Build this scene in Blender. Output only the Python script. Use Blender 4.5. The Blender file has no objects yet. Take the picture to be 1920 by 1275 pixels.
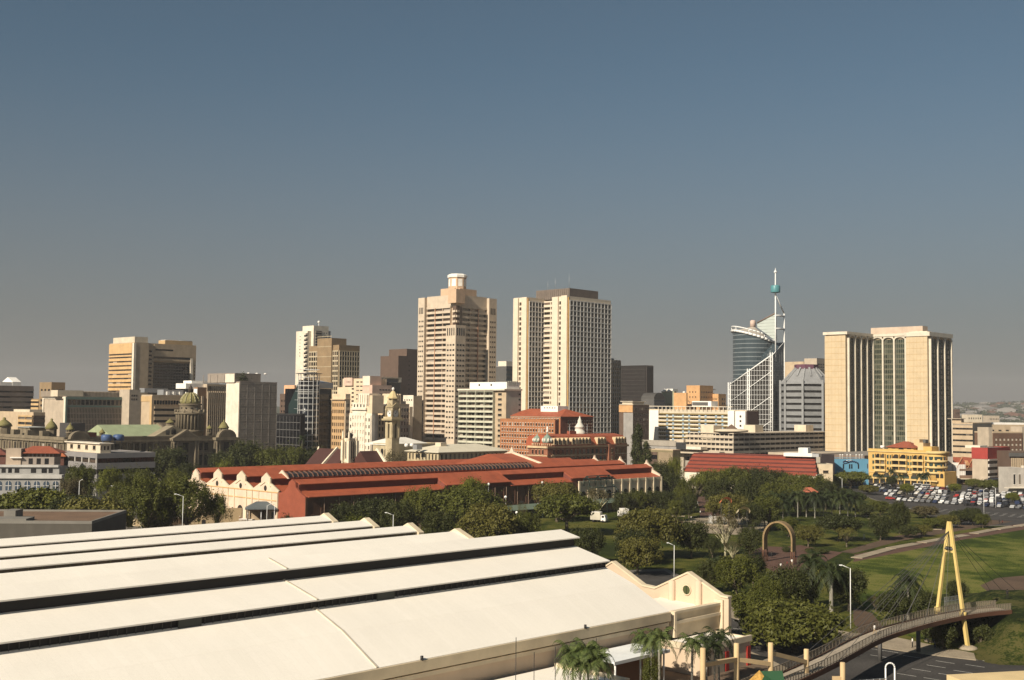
import bpy, bmesh, math, random
from mathutils import Vector, Matrix

scene = bpy.context.scene
COL = scene.collection
rad = math.radians

# ------------------------------------------------------------------ camera
F_PX, CX, CY, H = 2200.0, 960.0, 637.5, 40.0
PITCH = math.atan((762.0 - CY) / F_PX)
ROLL = 0.0105
fwd = Vector((0, math.cos(PITCH), math.sin(PITCH)))
up0 = Vector((0, -math.sin(PITCH), math.cos(PITCH)))
rt0 = Vector((1, 0, 0))
UPV = up0 * math.cos(ROLL) - rt0 * math.sin(ROLL)
RTV = rt0 * math.cos(ROLL) + up0 * math.sin(ROLL)
EYE = Vector((0, 0, H))
cd = bpy.data.cameras.new("camera")
cd.sensor_width = 36.0
cd.lens = F_PX * 36.0 / 1920.0
cd.clip_end = 30000.0
cd.clip_start = 0.5
cam = bpy.data.objects.new("camera", cd)
COL.objects.link(cam)
m3 = Matrix((RTV, UPV, -fwd)).transposed()
cam.matrix_world = Matrix.Translation(EYE) @ m3.to_4x4()
scene.camera = cam

# ------------------------------------------------------------------ light
SUN_EL = rad(33)
SUN_H = Vector((-0.64, -0.77)).normalized()
world = bpy.data.worlds.new("World")
scene.world = world
world.use_nodes = True
wn = world.node_tree
for n in list(wn.nodes):
    wn.nodes.remove(n)
sky = wn.nodes.new("ShaderNodeTexSky")
sky.sky_type = 'NISHITA'
sky.sun_disc = False
sky.sun_elevation = SUN_EL
sky.sun_rotation = math.atan2(SUN_H.x, SUN_H.y)
sky.altitude = 0.0
sky.air_density = 1.0
sky.dust_density = 1.2
sky.ozone_density = 1.5
bg = wn.nodes.new("ShaderNodeBackground")
bg.inputs[1].default_value = 0.05
wo = wn.nodes.new("ShaderNodeOutputWorld")
hs = wn.nodes.new("ShaderNodeHueSaturation")
hs.inputs["Saturation"].default_value = 0.62
hs.inputs["Value"].default_value = 0.64
wn.links.new(sky.outputs[0], hs.inputs["Color"])
tint = wn.nodes.new("ShaderNodeMix"); tint.data_type = 'RGBA'; tint.blend_type = 'MULTIPLY'
tint.inputs[0].default_value = 1.0
tint.inputs[7].default_value = (0.69, 0.94, 1.06, 1)
wn.links.new(hs.outputs[0], tint.inputs[6])
# smoggy layer low over the city, thinning with elevation
tcw = wn.nodes.new("ShaderNodeTexCoord"); sxy = wn.nodes.new("ShaderNodeSeparateXYZ")
wn.links.new(tcw.outputs["Generated"], sxy.inputs[0])
smr = wn.nodes.new("ShaderNodeMapRange"); smr.interpolation_type = 'SMOOTHSTEP'
smr.inputs[1].default_value = -0.06; smr.inputs[2].default_value = 0.30; smr.inputs[3].default_value = 0.92; smr.inputs[4].default_value = 0.0
wn.links.new(sxy.outputs[2], smr.inputs[0])
smog = wn.nodes.new("ShaderNodeMix"); smog.data_type = 'RGBA'
wn.links.new(smr.outputs[0], smog.inputs[0]); wn.links.new(tint.outputs[2], smog.inputs[6])
smog.inputs[7].default_value = (3.1, 2.8, 2.5, 1)
wn.links.new(smog.outputs[2], bg.inputs[0])
wn.links.new(bg.outputs[0], wo.inputs[0])

sd = bpy.data.lights.new("sun", 'SUN')
sd.energy = 4.6
sd.angle = rad(0.53)
sd.color = (1.0, 0.895, 0.735)
sun = bpy.data.objects.new("sun", sd)
COL.objects.link(sun)
sdir = Vector((SUN_H.x * math.cos(SUN_EL), SUN_H.y * math.cos(SUN_EL), math.sin(SUN_EL)))
sun.rotation_euler = sdir.to_track_quat('Z', 'Y').to_euler()
sun.location = (0, 0, 300)

vs = scene.view_settings
vs.view_transform = 'Standard'
vs.look = 'None'
vs.exposure = 0.55
HAZE_D = 0.8e-4
vs.gamma = 1.0
scene.cycles.max_bounces = 6
scene.cycles.volume_bounces = 0
scene.cycles.transparent_max_bounces = 6
scene.cycles.use_denoising = True

# ------------------------------------------------------------------ pixel helpers (photo pixels, 1920 wide)
def ray(px, py):
    return fwd + RTV * ((px - CX) / F_PX) - UPV * ((py - CY) / F_PX)

def G(px, py, z=0.0):
    d = ray(px, py)
    return EYE + d * ((z - H) / d.z)

def at(px, py, Y):
    d = ray(px, py)
    return EYE + d * (Y / d.y)

def zat(X, Y, py):
    k = (CY - py) / F_PX
    v = UPV - fwd * k
    return H - (X * v.x + Y * v.y) / v.z

# ------------------------------------------------------------------ object helpers
def tag(o, label=None, cat=None, group=None, kind=None):
    if label: o["label"] = label
    if cat: o["category"] = cat
    if group: o["group"] = group
    if kind: o["kind"] = kind
    return o

def empty(name, loc, label, cat, group=None, rz=0.0):
    o = bpy.data.objects.new(name, None)
    o.empty_display_size = 1.0
    COL.objects.link(o)
    o.location = loc
    o.rotation_euler = (0, 0, rz)
    return tag(o, label, cat, group)

def copy_tree(o, parent=None):
    c = o.copy()
    COL.objects.link(c)
    if parent is not None:
        c.parent = parent
    for ch in list(o.children):
        copy_tree(ch, c)
    return c

def link_mesh(name, me, parent=None, loc=(0, 0, 0)):
    o = bpy.data.objects.new(name, me)
    COL.objects.link(o)
    o.location = loc
    if parent is not None:
        o.parent = parent
    return o

class MB:
    def __init__(s):
        s.v = []; s.f = []; s.m = []; s.mats = []; s.sm = []
    def mi(s, mat):
        if mat not in s.mats: s.mats.append(mat)
        return s.mats.index(mat)
    def add(s, vs_, fs, mat, smooth=False):
        b = len(s.v); i = s.mi(mat)
        s.v.extend([tuple(p) for p in vs_])
        for f in fs:
            s.f.append(tuple(b + k for k in f)); s.m.append(i); s.sm.append(smooth)
        return s
    def box(s, x0, x1, y0, y1, z0, z1, mat):
        return s.add([(x0,y0,z0),(x1,y0,z0),(x1,y1,z0),(x0,y1,z0),(x0,y0,z1),(x1,y0,z1),(x1,y1,z1),(x0,y1,z1)],
              [(3,2,1,0),(4,5,6,7),(0,1,5,4),(1,2,6,5),(2,3,7,6),(3,0,4,7)], mat)
    def prism(s, poly, z0, z1, mat, top=None):
        n = len(poly)
        zt = z1 if isinstance(z1, (list, tuple)) else [z1] * n
        a = sum(poly[i][0]*poly[(i+1)%n][1]-poly[(i+1)%n][0]*poly[i][1] for i in range(n))
        if a < 0: poly = poly[::-1]; zt = list(zt)[::-1]
        vs_ = [(p[0], p[1], z0) for p in poly] + [(p[0], p[1], zt[i]) for i, p in enumerate(poly)]
        fs = [tuple(range(n))[::-1]] + [(i, (i+1)%n, n+(i+1)%n, n+i) for i in range(n)]
        s.add(vs_, fs, mat)
        s.add(vs_[n:], [tuple(range(n))], top or mat)
        return s
    def face(s, pts, mat):
        return s.add(pts, [tuple(range(len(pts)))], mat)
    def bar(s, a, b, r, mat, n=6, r2=None, smooth=True):
        a = Vector(a); b = Vector(b); d = b - a
        if d.length < 1e-6: return s
        q = d.to_track_quat('Z', 'Y')
        r2 = r if r2 is None else r2
        vs_ = []
        for p, rr in ((a, r), (b, r2)):
            for i in range(n):
                t = 2*math.pi*i/n + math.pi/n
                vs_.append(p + q @ Vector((rr*math.cos(t), rr*math.sin(t), 0)))
        fs = [(i, (i+1)%n, n+(i+1)%n, n+i) for i in range(n)]
        fs += [tuple(range(n))[::-1], tuple(range(n, 2*n))]
        return s.add(vs_, fs, mat, smooth and n > 4)
    def path(s, pts, rs, mat, n=6):
        for i in range(len(pts)-1):
            s.bar(pts[i], pts[i+1], rs[i], mat, n, rs[i+1])
        return s
    def lathe(s, prof, mat, c=(0,0,0), n=20, smooth=True):
        vs_ = []; fs = []
        k = len(prof)
        for (r, z) in prof:
            for i in range(n):
                t = 2*math.pi*i/n
                vs_.append((c[0]+r*math.cos(t), c[1]+r*math.sin(t), c[2]+z))
        for j in range(k-1):
            for i in range(n):
                fs.append((j*n+i, j*n+(i+1)%n, (j+1)*n+(i+1)%n, (j+1)*n+i))
        fs.append(tuple(range(n))[::-1]); fs.append(tuple((k-1)*n+i for i in range(n)))
        return s.add(vs_, fs, mat, smooth)
    def extr(s, prof, fr, a, b, mat):
        """profile of (y,z) points extruded along x from a to b; fr maps (x,y,z) to the point"""
        n = len(prof)
        vs_ = [fr(a, y, z) for y, z in prof] + [fr(b, y, z) for y, z in prof]
        fs = [(i, (i+1)%n, n+(i+1)%n, n+i) for i in range(n)] + [tuple(range(n))[::-1], tuple(range(n, 2*n))]
        return s.add(vs_, fs, mat)
    def build(s, name, parent=None, loc=(0,0,0), fix=True):
        me = bpy.data.meshes.new(name)
        me.from_pydata(s.v, [], s.f)
        for m in s.mats: me.materials.append(m)
        me.polygons.foreach_set("material_index", s.m)
        me.polygons.foreach_set("use_smooth", s.sm)
        me.update()
        if fix:
            bm = bmesh.new(); bm.from_mesh(me)
            bmesh.ops.recalc_face_normals(bm, faces=bm.faces)
            bm.to_mesh(me); bm.free()
        return link_mesh(name, me, parent, loc)

# ------------------------------------------------------------------ materials
MATS = {}
def _new(name):
    m = bpy.data.materials.new(name); m.use_nodes = True
    nt = m.node_tree
    return m, nt, nt.nodes["Principled BSDF"]

def surf(name, rgb, rough=0.85, var=0.16, scale=0.25, streak=0.0, metal=0.0, spec=0.3, bump=0.0, fine=0.0, objr=0.0):
    """weathered surface: base colour varied by world-space noise, rain streaks and grain"""
    if name in MATS: return MATS[name]
    m, nt, b = _new(name)
    N = nt.nodes; L = nt.links
    geo = N.new("ShaderNodeNewGeometry")
    no = N.new("ShaderNodeTexNoise"); no.inputs["Scale"].default_value = scale; no.inputs["Detail"].default_value = 5.0
    no.inputs["Roughness"].default_value = 0.62
    L.new(geo.outputs["Position"], no.inputs["Vector"])
    mr = N.new("ShaderNodeMapRange"); mr.inputs[1].default_value = 0.3; mr.inputs[2].default_value = 0.7
    mr.inputs[3].default_value = 1.0 - var; mr.inputs[4].default_value = 1.0 + var * 0.6
    L.new(no.outputs[0], mr.inputs[0])
    fac = mr.outputs[0]
    def mul(a, bb):
        q = N.new("ShaderNodeMath"); q.operation = 'MULTIPLY'
        L.new(a, q.inputs[0]); L.new(bb, q.inputs[1]); return q.outputs[0]
    if streak:
        mp = N.new("ShaderNodeMapping"); mp.inputs["Scale"].default_value = (.5, .5, 0.03)
        L.new(geo.outputs["Position"], mp.inputs["Vector"])
        n2 = N.new("ShaderNodeTexNoise"); n2.inputs["Scale"].default_value = 0.9; n2.inputs["Detail"].default_value = 4
        L.new(mp.outputs[0], n2.inputs["Vector"])
        m2 = N.new("ShaderNodeMapRange"); m2.inputs[1].default_value = 0.38; m2.inputs[2].default_value = 0.66
        m2.inputs[3].default_value = 1.0; m2.inputs[4].default_value = 1.0 - streak * 0.6
        L.new(n2.outputs[0], m2.inputs[0]); fac = mul(fac, m2.outputs[0])
    if fine:
        n3 = N.new("ShaderNodeTexNoise"); n3.inputs["Scale"].default_value = 3.0; n3.inputs["Detail"].default_value = 3
        L.new(geo.outputs["Position"], n3.inputs["Vector"])
        m3_ = N.new("ShaderNodeMapRange"); m3_.inputs[1].default_value = 0.3; m3_.inputs[2].default_value = 0.7
        m3_.inputs[3].default_value = 1.0 - fine; m3_.inputs[4].default_value = 1.0 + fine
        L.new(n3.outputs[0], m3_.inputs[0]); fac = mul(fac, m3_.outputs[0])
    if objr:
        oi = N.new("ShaderNodeObjectInfo")
        m4 = N.new("ShaderNodeMapRange"); m4.inputs[3].default_value = 1.0 - objr; m4.inputs[4].default_value = 1.0 + objr
        L.new(oi.outputs["Random"], m4.inputs[0]); fac = mul(fac, m4.outputs[0])
    vm = N.new("ShaderNodeVectorMath"); vm.operation = 'SCALE'
    vm.inputs[0].default_value = rgb
    L.new(fac, vm.inputs["Scale"])
    L.new(vm.outputs[0], b.inputs["Base Color"])
    b.inputs["Roughness"].default_value = rough
    b.inputs["Metallic"].default_value = metal
    b.inputs["Specular IOR Level"].default_value = spec
    if bump:
        bp = N.new("ShaderNodeBump"); bp.inputs["Strength"].default_value = bump; bp.inputs["Distance"].default_value = 0.3
        L.new(no.outputs[0], bp.inputs["Height"]); L.new(bp.outputs[0], b.inputs["Normal"])
    MATS[name] = m
    return m

def ramp_nodes(nt, stops, interp='LINEAR'):
    cr = nt.nodes.new("ShaderNodeValToRGB"); cr.color_ramp.interpolation = interp
    el = cr.color_ramp.elements
    while len(el) < len(stops): el.new(0.5)
    for e, (p, c) in zip(el, stops):
        e.position = p; e.color = (*c, 1)
    return cr

def rand_val(nt):
    oi = nt.nodes.new("ShaderNodeObjectInfo"); ge = nt.nodes.new("ShaderNodeNewGeometry")
    a = nt.nodes.new("ShaderNodeMath"); a.operation = 'ADD'
    nt.links.new(oi.outputs["Random"], a.inputs[0]); nt.links.new(ge.outputs["Random Per Island"], a.inputs[1])
    f = nt.nodes.new("ShaderNodeMath"); f.operation = 'FRACT'
    nt.links.new(a.outputs[0], f.inputs[0])
    return f.outputs[0]

def glass(name, stops, rough=0.12, spec=0.5):
    """window glass: each pane shows a different blind, curtain or dark room"""
    if name in MATS: return MATS[name]
    m, nt, b = _new(name)
    r = rand_val(nt)
    cr = ramp_nodes(nt, stops, 'CONSTANT')
    nt.links.new(r, cr.inputs[0])
    nt.links.new(cr.outputs[0], b.inputs["Base Color"])
    b.inputs["Roughness"].default_value = rough
    b.inputs["Specular IOR Level"].default_value = spec
    MATS[name] = m
    return m

GL_DARK = glass("dark_window_glass", [(0,(.012,.012,.013)),(.3,(.022,.02,.018)),(.55,(.035,.03,.025)),(.8,(.06,.05,.04)),(.93,(.16,.13,.10))])
GL_WARM = glass("curtained_window_glass", [(0,(.02,.016,.012)),(.35,(.045,.032,.022)),(.6,(.08,.055,.04)),(.8,(.14,.10,.075)),(.93,(.35,.30,.25))])
GL_BLUE = glass("blue_mirror_glass", [(0,(.02,.035,.045)),(.3,(.028,.045,.055)),(.55,(.035,.055,.065)),(.8,(.05,.07,.08)),(.93,(.07,.09,.10))], 0.06, 0.8)
GL_GREEN = glass("green_tinted_glass", [(0,(.022,.028,.018)),(.3,(.035,.042,.028)),(.6,(.05,.058,.04)),(.85,(.075,.08,.058))], 0.12, 0.5)
GL_BLACK = glass("black_tinted_glass", [(0,(.006,.006,.008)),(.5,(.010,.010,.012)),(.8,(.018,.017,.018))], 0.08, 0.5)

def brick(name, c1, c2, mortar, scale=1.0, var=.2):
    if name in MATS: return MATS[name]
    m, nt, b = _new(name)
    N = nt.nodes; L = nt.links
    tc = N.new("ShaderNodeTexCoord")
    sp = N.new("ShaderNodeSeparateXYZ"); L.new(tc.outputs["Object"], sp.inputs[0])
    ad = N.new("ShaderNodeMath"); ad.operation = 'ADD'
    L.new(sp.outputs[0], ad.inputs[0]); L.new(sp.outputs[1], ad.inputs[1])
    cb = N.new("ShaderNodeCombineXYZ"); L.new(ad.outputs[0], cb.inputs[0]); L.new(sp.outputs[2], cb.inputs[1])
    bt = N.new("ShaderNodeTexBrick")
    bt.inputs["Scale"].default_value = scale
    bt.inputs["Color1"].default_value = (*c1, 1); bt.inputs["Color2"].default_value = (*c2, 1); bt.inputs["Mortar"].default_value = (*mortar, 1)
    bt.inputs["Mortar Size"].default_value = 0.012
    L.new(cb.outputs[0], bt.inputs["Vector"])
    no = N.new("ShaderNodeTexNoise"); no.inputs["Scale"].default_value = 0.22; no.inputs["Detail"].default_value = 5
    ge = N.new("ShaderNodeNewGeometry"); L.new(ge.outputs["Position"], no.inputs["Vector"])
    mr = N.new("ShaderNodeMapRange"); mr.inputs[1].default_value = .3; mr.inputs[2].default_value = .7
    mr.inputs[3].default_value = 1-var; mr.inputs[4].default_value = 1+var*.6
    L.new(no.outputs[0], mr.inputs[0])
    vm = N.new("ShaderNodeVectorMath"); vm.operation = 'SCALE'
    L.new(bt.outputs[0], vm.inputs[0]); L.new(mr.outputs[0], vm.inputs["Scale"])
    L.new(vm.outputs[0], b.inputs["Base Color"])
    b.inputs["Roughness"].default_value = .88; b.inputs["Specular IOR Level"].default_value = .2
    MATS[name] = m
    return m

def leafmat(name, stops, trans=0.18):
    if name in MATS: return MATS[name]
    m, nt, b = _new(name)
    N = nt.nodes; L = nt.links
    tc = N.new("ShaderNodeTexCoord"); no = N.new("ShaderNodeTexNoise")
    no.inputs["Scale"].default_value = 2.6; no.inputs["Detail"].default_value = 3
    oi = N.new("ShaderNodeObjectInfo")
    va = N.new("ShaderNodeVectorMath"); va.operation = 'ADD'
    L.new(tc.outputs["Object"], va.inputs[0]); L.new(oi.outputs["Location"], va.inputs[1])
    L.new(va.outputs[0], no.inputs["Vector"])
    ge = N.new("ShaderNodeNewGeometry")
    a = N.new("ShaderNodeMath"); a.operation = 'MULTIPLY_ADD'
    L.new(ge.outputs["Random Per Island"], a.inputs[0]); a.inputs[1].default_value = 0.34
    L.new(no.outputs[0], a.inputs[2])
    c = N.new("ShaderNodeMath"); c.operation = 'MULTIPLY_ADD'
    L.new(oi.outputs["Random"], c.inputs[0]); c.inputs[1].default_value = 0.26
    L.new(a.outputs[0], c.inputs[2])
    sb = N.new("ShaderNodeMath"); sb.operation = 'SUBTRACT'; L.new(c.outputs[0], sb.inputs[0]); sb.inputs[1].default_value = 0.3
    cr = ramp_nodes(nt, stops); L.new(sb.outputs[0], cr.inputs[0])
    L.new(cr.outputs[0], b.inputs["Base Color"])
    b.inputs["Roughness"].default_value = .6; b.inputs["Specular IOR Level"].default_value = .25
    tr = N.new("ShaderNodeBsdfTranslucent"); L.new(cr.outputs[0], tr.inputs[0])
    mx = N.new("ShaderNodeMixShader"); mx.inputs[0].default_value = trans
    out = N["Material Output"]
    L.new(b.outputs[0], mx.inputs[1]); L.new(tr.outputs[0], mx.inputs[2]); L.new(mx.outputs[0], out.inputs[0])
    MATS[name] = m
    return m

# common colours
CREAM = surf("cream_painted_concrete", (.60,.51,.38), streak=.12)
CREAM_LT = surf("pale_cream_concrete", (.70,.62,.50), streak=.10)
WHITE = surf("white_paint", (.78,.74,.68), streak=.10, var=.08)
TAN = surf("tan_concrete", (.47,.36,.24), streak=.14)
BEIGE = surf("beige_concrete", (.45,.37,.28), streak=.15)
GREY = surf("grey_concrete", (.30,.28,.26), streak=.15)
DKGREY = surf("dark_grey_panel", (.10,.095,.09), streak=.1)
BROWN = surf("dark_brown_panel", (.115,.075,.055), streak=.1)
DARK = surf("near_black_cladding", (.022,.02,.02), rough=.5)
ORANGE = surf("orange_plaster", (.58,.33,.15), streak=.12)
ROOFG = surf("gravel_roof", (.22,.20,.18), fine=.15)
REDROOF = surf("red_sheet_roof", (.36,.092,.042), rough=.6, var=.2, fine=.08, streak=.15)
TERRA = surf("terracotta_tiles", (.27,.075,.04), rough=.8, fine=.2)
BRASSY = surf("copper_patina", (.20,.26,.21), rough=.7, fine=.15)
STONE = surf("weathered_sandstone", (.205,.165,.11), streak=.35, var=.3, fine=.12)
METAL = surf("galvanised_metal", (.42,.42,.42), rough=.45, metal=.6, var=.08)
WMETAL = surf("white_enamel_steel", (.74,.73,.70), rough=.4, var=.06)
ASPHALT = surf("asphalt", (.052,.047,.043), rough=.9, var=.4, scale=.1, fine=.25)
# ------------------------------------------------------------------ building kit
TH = rad(45.5)
MAXW = 100
UNIT_MESH = {}

def pane_mesh(w, h, t, mat):
    k = (round(w, 2), round(h, 2), t, mat.name)
    if k not in UNIT_MESH:
        b = MB(); b.box(-w/2, w/2, -t/2, t/2, 0, h, mat)
        o = b.build("window"); UNIT_MESH[k] = o.data
        bpy.data.objects.remove(o)
    return UNIT_MESH[k]

class Bld:
    """a building: local x runs along the face that looks right, local y along the face that looks left"""
    def __init__(s, name, label, px, D, th=TH, cat="building", group=None, py=800):
        C = at(px, py, D)
        s.C = Vector((C.x, C.y, 0)); s.th = th
        s.r = Vector((math.cos(th), math.sin(th), 0)); s.l = Vector((-math.sin(th), math.cos(th), 0))
        s.root = empty(name, s.C, label, cat, group, th)
        s.w = []; s.parts = {}; s.multi = []; s.cnt = {}; s.wname = "window"
    def _meet(s, d, px, py=790, off=(0, 0)):
        q = ray(px, py); o = s.pt(off[0], off[1])
        # o + t d = k q (plan)
        det = d.x * (-q.y) + d.y * q.x
        return ((-o.x) * (-q.y) + (-o.y) * q.x) / det if abs(det) > 1e-9 else 0
    def xr(s, px, y=0.0):
        return s._meet(s.r, px, off=(0, y))
    def yl(s, px, x=0.0):
        return s._meet(s.l, px, off=(x, 0))
    def pt(s, x, y, z=0):
        return s.C + s.r * x + s.l * y + Vector((0, 0, z))
    def z(s, py, x=0, y=0):
        p = s.pt(x, y); return zat(p.x, p.y, py)
    SPLIT = set("pavilion_cornice end_tower end_pier plant_room penthouse stair_box stair_tower end_panel column balcony balcony_pier chimney_stack flagpole antenna ramp pavilion cornice roof_vent rooftop_dish roof_dish buttress pinnacle roof_light terrace rooftop_box roof_slab fin pier parapet_band panel_band red_band nave_wall roof_box bay_door blue_panel canopy_post door_post pilaster left_tower wing_pier stone_band end_frame teal_frame white_end plant_duct roof_frame roof_pier spandrel roof_canopy low_wing terrace_block link_spandrel glazing_bar floor_slab balcony_slab canopy downpipe end_wall core_joint corner_pier roof_tank".split())
    def mb(s, part):
        if part in s.SPLIT:
            n = s.cnt[part] = s.cnt.get(part, 0)+1
            if n <= 90:
                b = MB(); s.multi.append((part, b)); return b
        if part not in s.parts: s.parts[part] = MB()
        return s.parts[part]
    def box(s, part, x0, x1, y0, y1, z0, z1, mat):
        s.mb(part).box(min(x0,x1), max(x0,x1), min(y0,y1), max(y0,y1), min(z0,z1), max(z0,z1), mat)
    def fbox(s, part, face, pos, a, b, d0, d1, z0, z1, mat):
        if face == 'R': s.box(part, a, b, pos-d1, pos-d0, z0, z1, mat)
        else: s.box(part, pos-d1, pos-d0, a, b, z0, z1, mat)
    def fpt(s, face, pos, a, d, z):
        return (a, pos-d, z) if face == 'R' else (pos-d, a, z)
    def win(s, face, pos, a, b, z0, z1, mat, d=0.0, t=0.08):
        c = (a+b)/2
        s.w.append((s.fpt(face, pos, c, d, z0), 0 if face == 'R' else 1, abs(b-a), z1-z0, t, mat))
    def grid(s, face, pos, a, b, z0, z1, nx, nz, mat, gl, fw=.6, fh=.55, d=.3, sill=.25, part="wall", ends=True, pier=None):
        """piers and spandrels standing proud of the wall plane, a window in every bay"""
        if a > b: a, b = b, a
        bw = (b-a)/nx; bh = (z1-z0)/nz; pw = bw*(1-fw)
        for i in range(nx+1):
            x = a + i*bw
            u0 = max(a, x-pw/2); u1 = min(b, x+pw/2)
            s.fbox(part, face, pos, u0, u1, -.02, d, z0, z1, pier or mat)
        sh = bh*(1-fh)
        for i in range(nx):
            u0 = a+i*bw+pw/2; u1 = a+(i+1)*bw-pw/2
            if pier: break
        for j in range(nz+1):
            zz = z0 + j*bh
            q0 = max(z0, zz-sh*(1-sill)); q1 = min(z1, zz+sh*sill)
            if q1-q0 < .02: continue
            s.fbox(part, face, pos, a+.01, b-.01, -.02, d-.06, q0, q1, mat)
        for j in range(nz):
            for i in range(nx):
                s.win(face, pos, a+i*bw+pw/2+.02, a+(i+1)*bw-pw/2-.02, z0+j*bh+sh*sill+.02, z0+(j+1)*bh-sh*(1-sill)-.02, gl, d=.05)
    def bands(s, face, pos, a, b, z0, z1, nz, mat, gl, fh=.45, d=.35, nm=0, part="wall", per=0, mull=None):
        """ribbon windows between projecting spandrels"""
        if a > b: a, b = b, a
        bh = (z1-z0)/nz
        for j in range(nz+1):
            zz = z0+j*bh; sh = bh*(1-fh)
            q0 = max(z0, zz-sh*.6); q1 = min(z1, zz+sh*.4)
            s.fbox(part, face, pos, a, b, -.02, d, q0, q1, mat)
        n = max(1, per)
        bw = (b-a)/n
        for j in range(nz):
            for i in range(n):
                s.win(face, pos, a+i*bw+.04, a+(i+1)*bw-.04, z0+j*bh+bh*(1-fh)*.4, z0+(j+1)*bh-bh*(1-fh)*.6, gl, d=.05)
        for i in range(nm+1 if nm else 0):
            x = a+(b-a)*i/nm
            s.fbox(part, face, pos, max(a, x-.15), min(b, x+.15), 0, d-.12, z0, z1, mull or mat)
    def ribs(s, face, pos, a, b, z0, z1, n, mat, w=.4, d=.6, part="wall"):
        if a > b: a, b = b, a
        for i in range(n+1):
            x = a+(b-a)*i/n
            s.fbox(part, face, pos, max(a, x-w/2), min(b, x+w/2), -.02, d, z0, z1, mat)
    def punch(s, face, pos, a, b, z0, z1, nx, nz, gl, fw=.5, fh=.5, frame=None, part="wall", d=.06, sill=True):
        """small windows with a projecting sill and head in a plain wall"""
        if a > b: a, b = b, a
        bw = (b-a)/nx; bh = (z1-z0)/nz
        for j in range(nz):
            for i in range(nx):
                x0 = a+i*bw+bw*(1-fw)/2; x1 = x0+bw*fw; q0 = z0+j*bh+bh*(1-fh)/2; q1 = q0+bh*fh
                s.win(face, pos, x0, x1, q0, q1, gl, d=.0, t=.12)
                if sill and frame:
                    s.fbox(part, face, pos, x0-.15, x1+.15, -.01, .28, q0-.18, q0-.01, frame)
                    s.fbox(part, face, pos, x0-.1, x1+.1, -.01, .22, q1+.01, q1+.16, frame)
    def cap(s, x0, x1, y0, y1, z, mat, h=1.0, roof=None, t=.35):
        """flat roof with a parapet"""
        if x0 > x1: x0, x1 = x1, x0
        if y0 > y1: y0, y1 = y1, y0
        s.box("roof", x0+t, x1-t, y0+t, y1-t, z-.3, z+.12, roof or ROOFG)
        s.box("parapet", x0-.03, x1+.03, y0-.03, y0+t, z, z+h, mat)
        s.box("parapet", x0-.03, x1+.03, y1-t, y1+.03, z, z+h, mat)
        s.box("parapet", x0-.03, x0+t, y0+t, y1-t, z, z+h, mat)
        s.box("parapet", x1-t, x1+.03, y0+t, y1-t, z, z+h, mat)
    def sub(s, name, mb, parent=None):
        return mb.build(name, parent or s.root)
    def done(s):
        for k, b in s.parts.items():
            if b.v:
                o = b.build(k, s.root)
                if k in s.SPLIT: tag(o, kind="stuff")
        for k, b in s.multi:
            if b.v: b.build(k, s.root)
        ws = sorted(s.w, key=lambda q: -(q[2]*q[3]))
        for i, (p, fc, w, h, t, mat) in enumerate(ws[:MAXW]):
            o = link_mesh(s.wname, pane_mesh(w, h, t, mat), s.root, p)
            if fc: o.rotation_euler = (0, 0, math.pi/2)
        if len(ws) > MAXW:
            b = MB()
            for (p, fc, w, h, t, mat) in ws[MAXW:]:
                x, y, z = p
                if fc: b.box(x-t/2, x+t/2, y-w/2, y+w/2, z, z+h, mat)
                else: b.box(x-w/2, x+w/2, y-t/2, y+t/2, z, z+h, mat)
            tag(b.build(s.wname, s.root), kind="stuff")
        return s

def hip(mb, x0, x1, y0, y1, z, h, mat, over=.5, ridge=None):
    """hipped roof on a rectangle"""
    x0 -= over; x1 += over; y0 -= over; y1 += over
    w, d = x1-x0, y1-y0
    i = min(w, d)/2 if ridge is None else ridge
    if w >= d: a, b = (x0+i, (y0+y1)/2, z+h), (x1-i, (y0+y1)/2, z+h); 
    else: a, b = ((x0+x1)/2, y0+i, z+h), ((x0+x1)/2, y1-i, z+h)
    c = [(x0,y0,z),(x1,y0,z),(x1,y1,z),(x0,y1,z)]
    lo = [(p[0],p[1],z-.25) for p in c]
    v = c+[a,b]+lo
    if w >= d: fs = [(0,1,5,4),(1,2,5),(2,3,4,5),(3,0,4)]
    else: fs = [(0,1,4),(1,2,5,4),(2,3,5),(3,0,4,5)]
    fs += [(6,7,1,0),(7,8,2,1),(8,9,3,2),(9,6,0,3),(9,8,7,6)]
    mb.add(v, fs, mat)

def antenna(b, x, y, z, h):
    b.mb("antenna").bar((x,y,z),(x,y,z+h),.12,METAL,5,.05)
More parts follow.
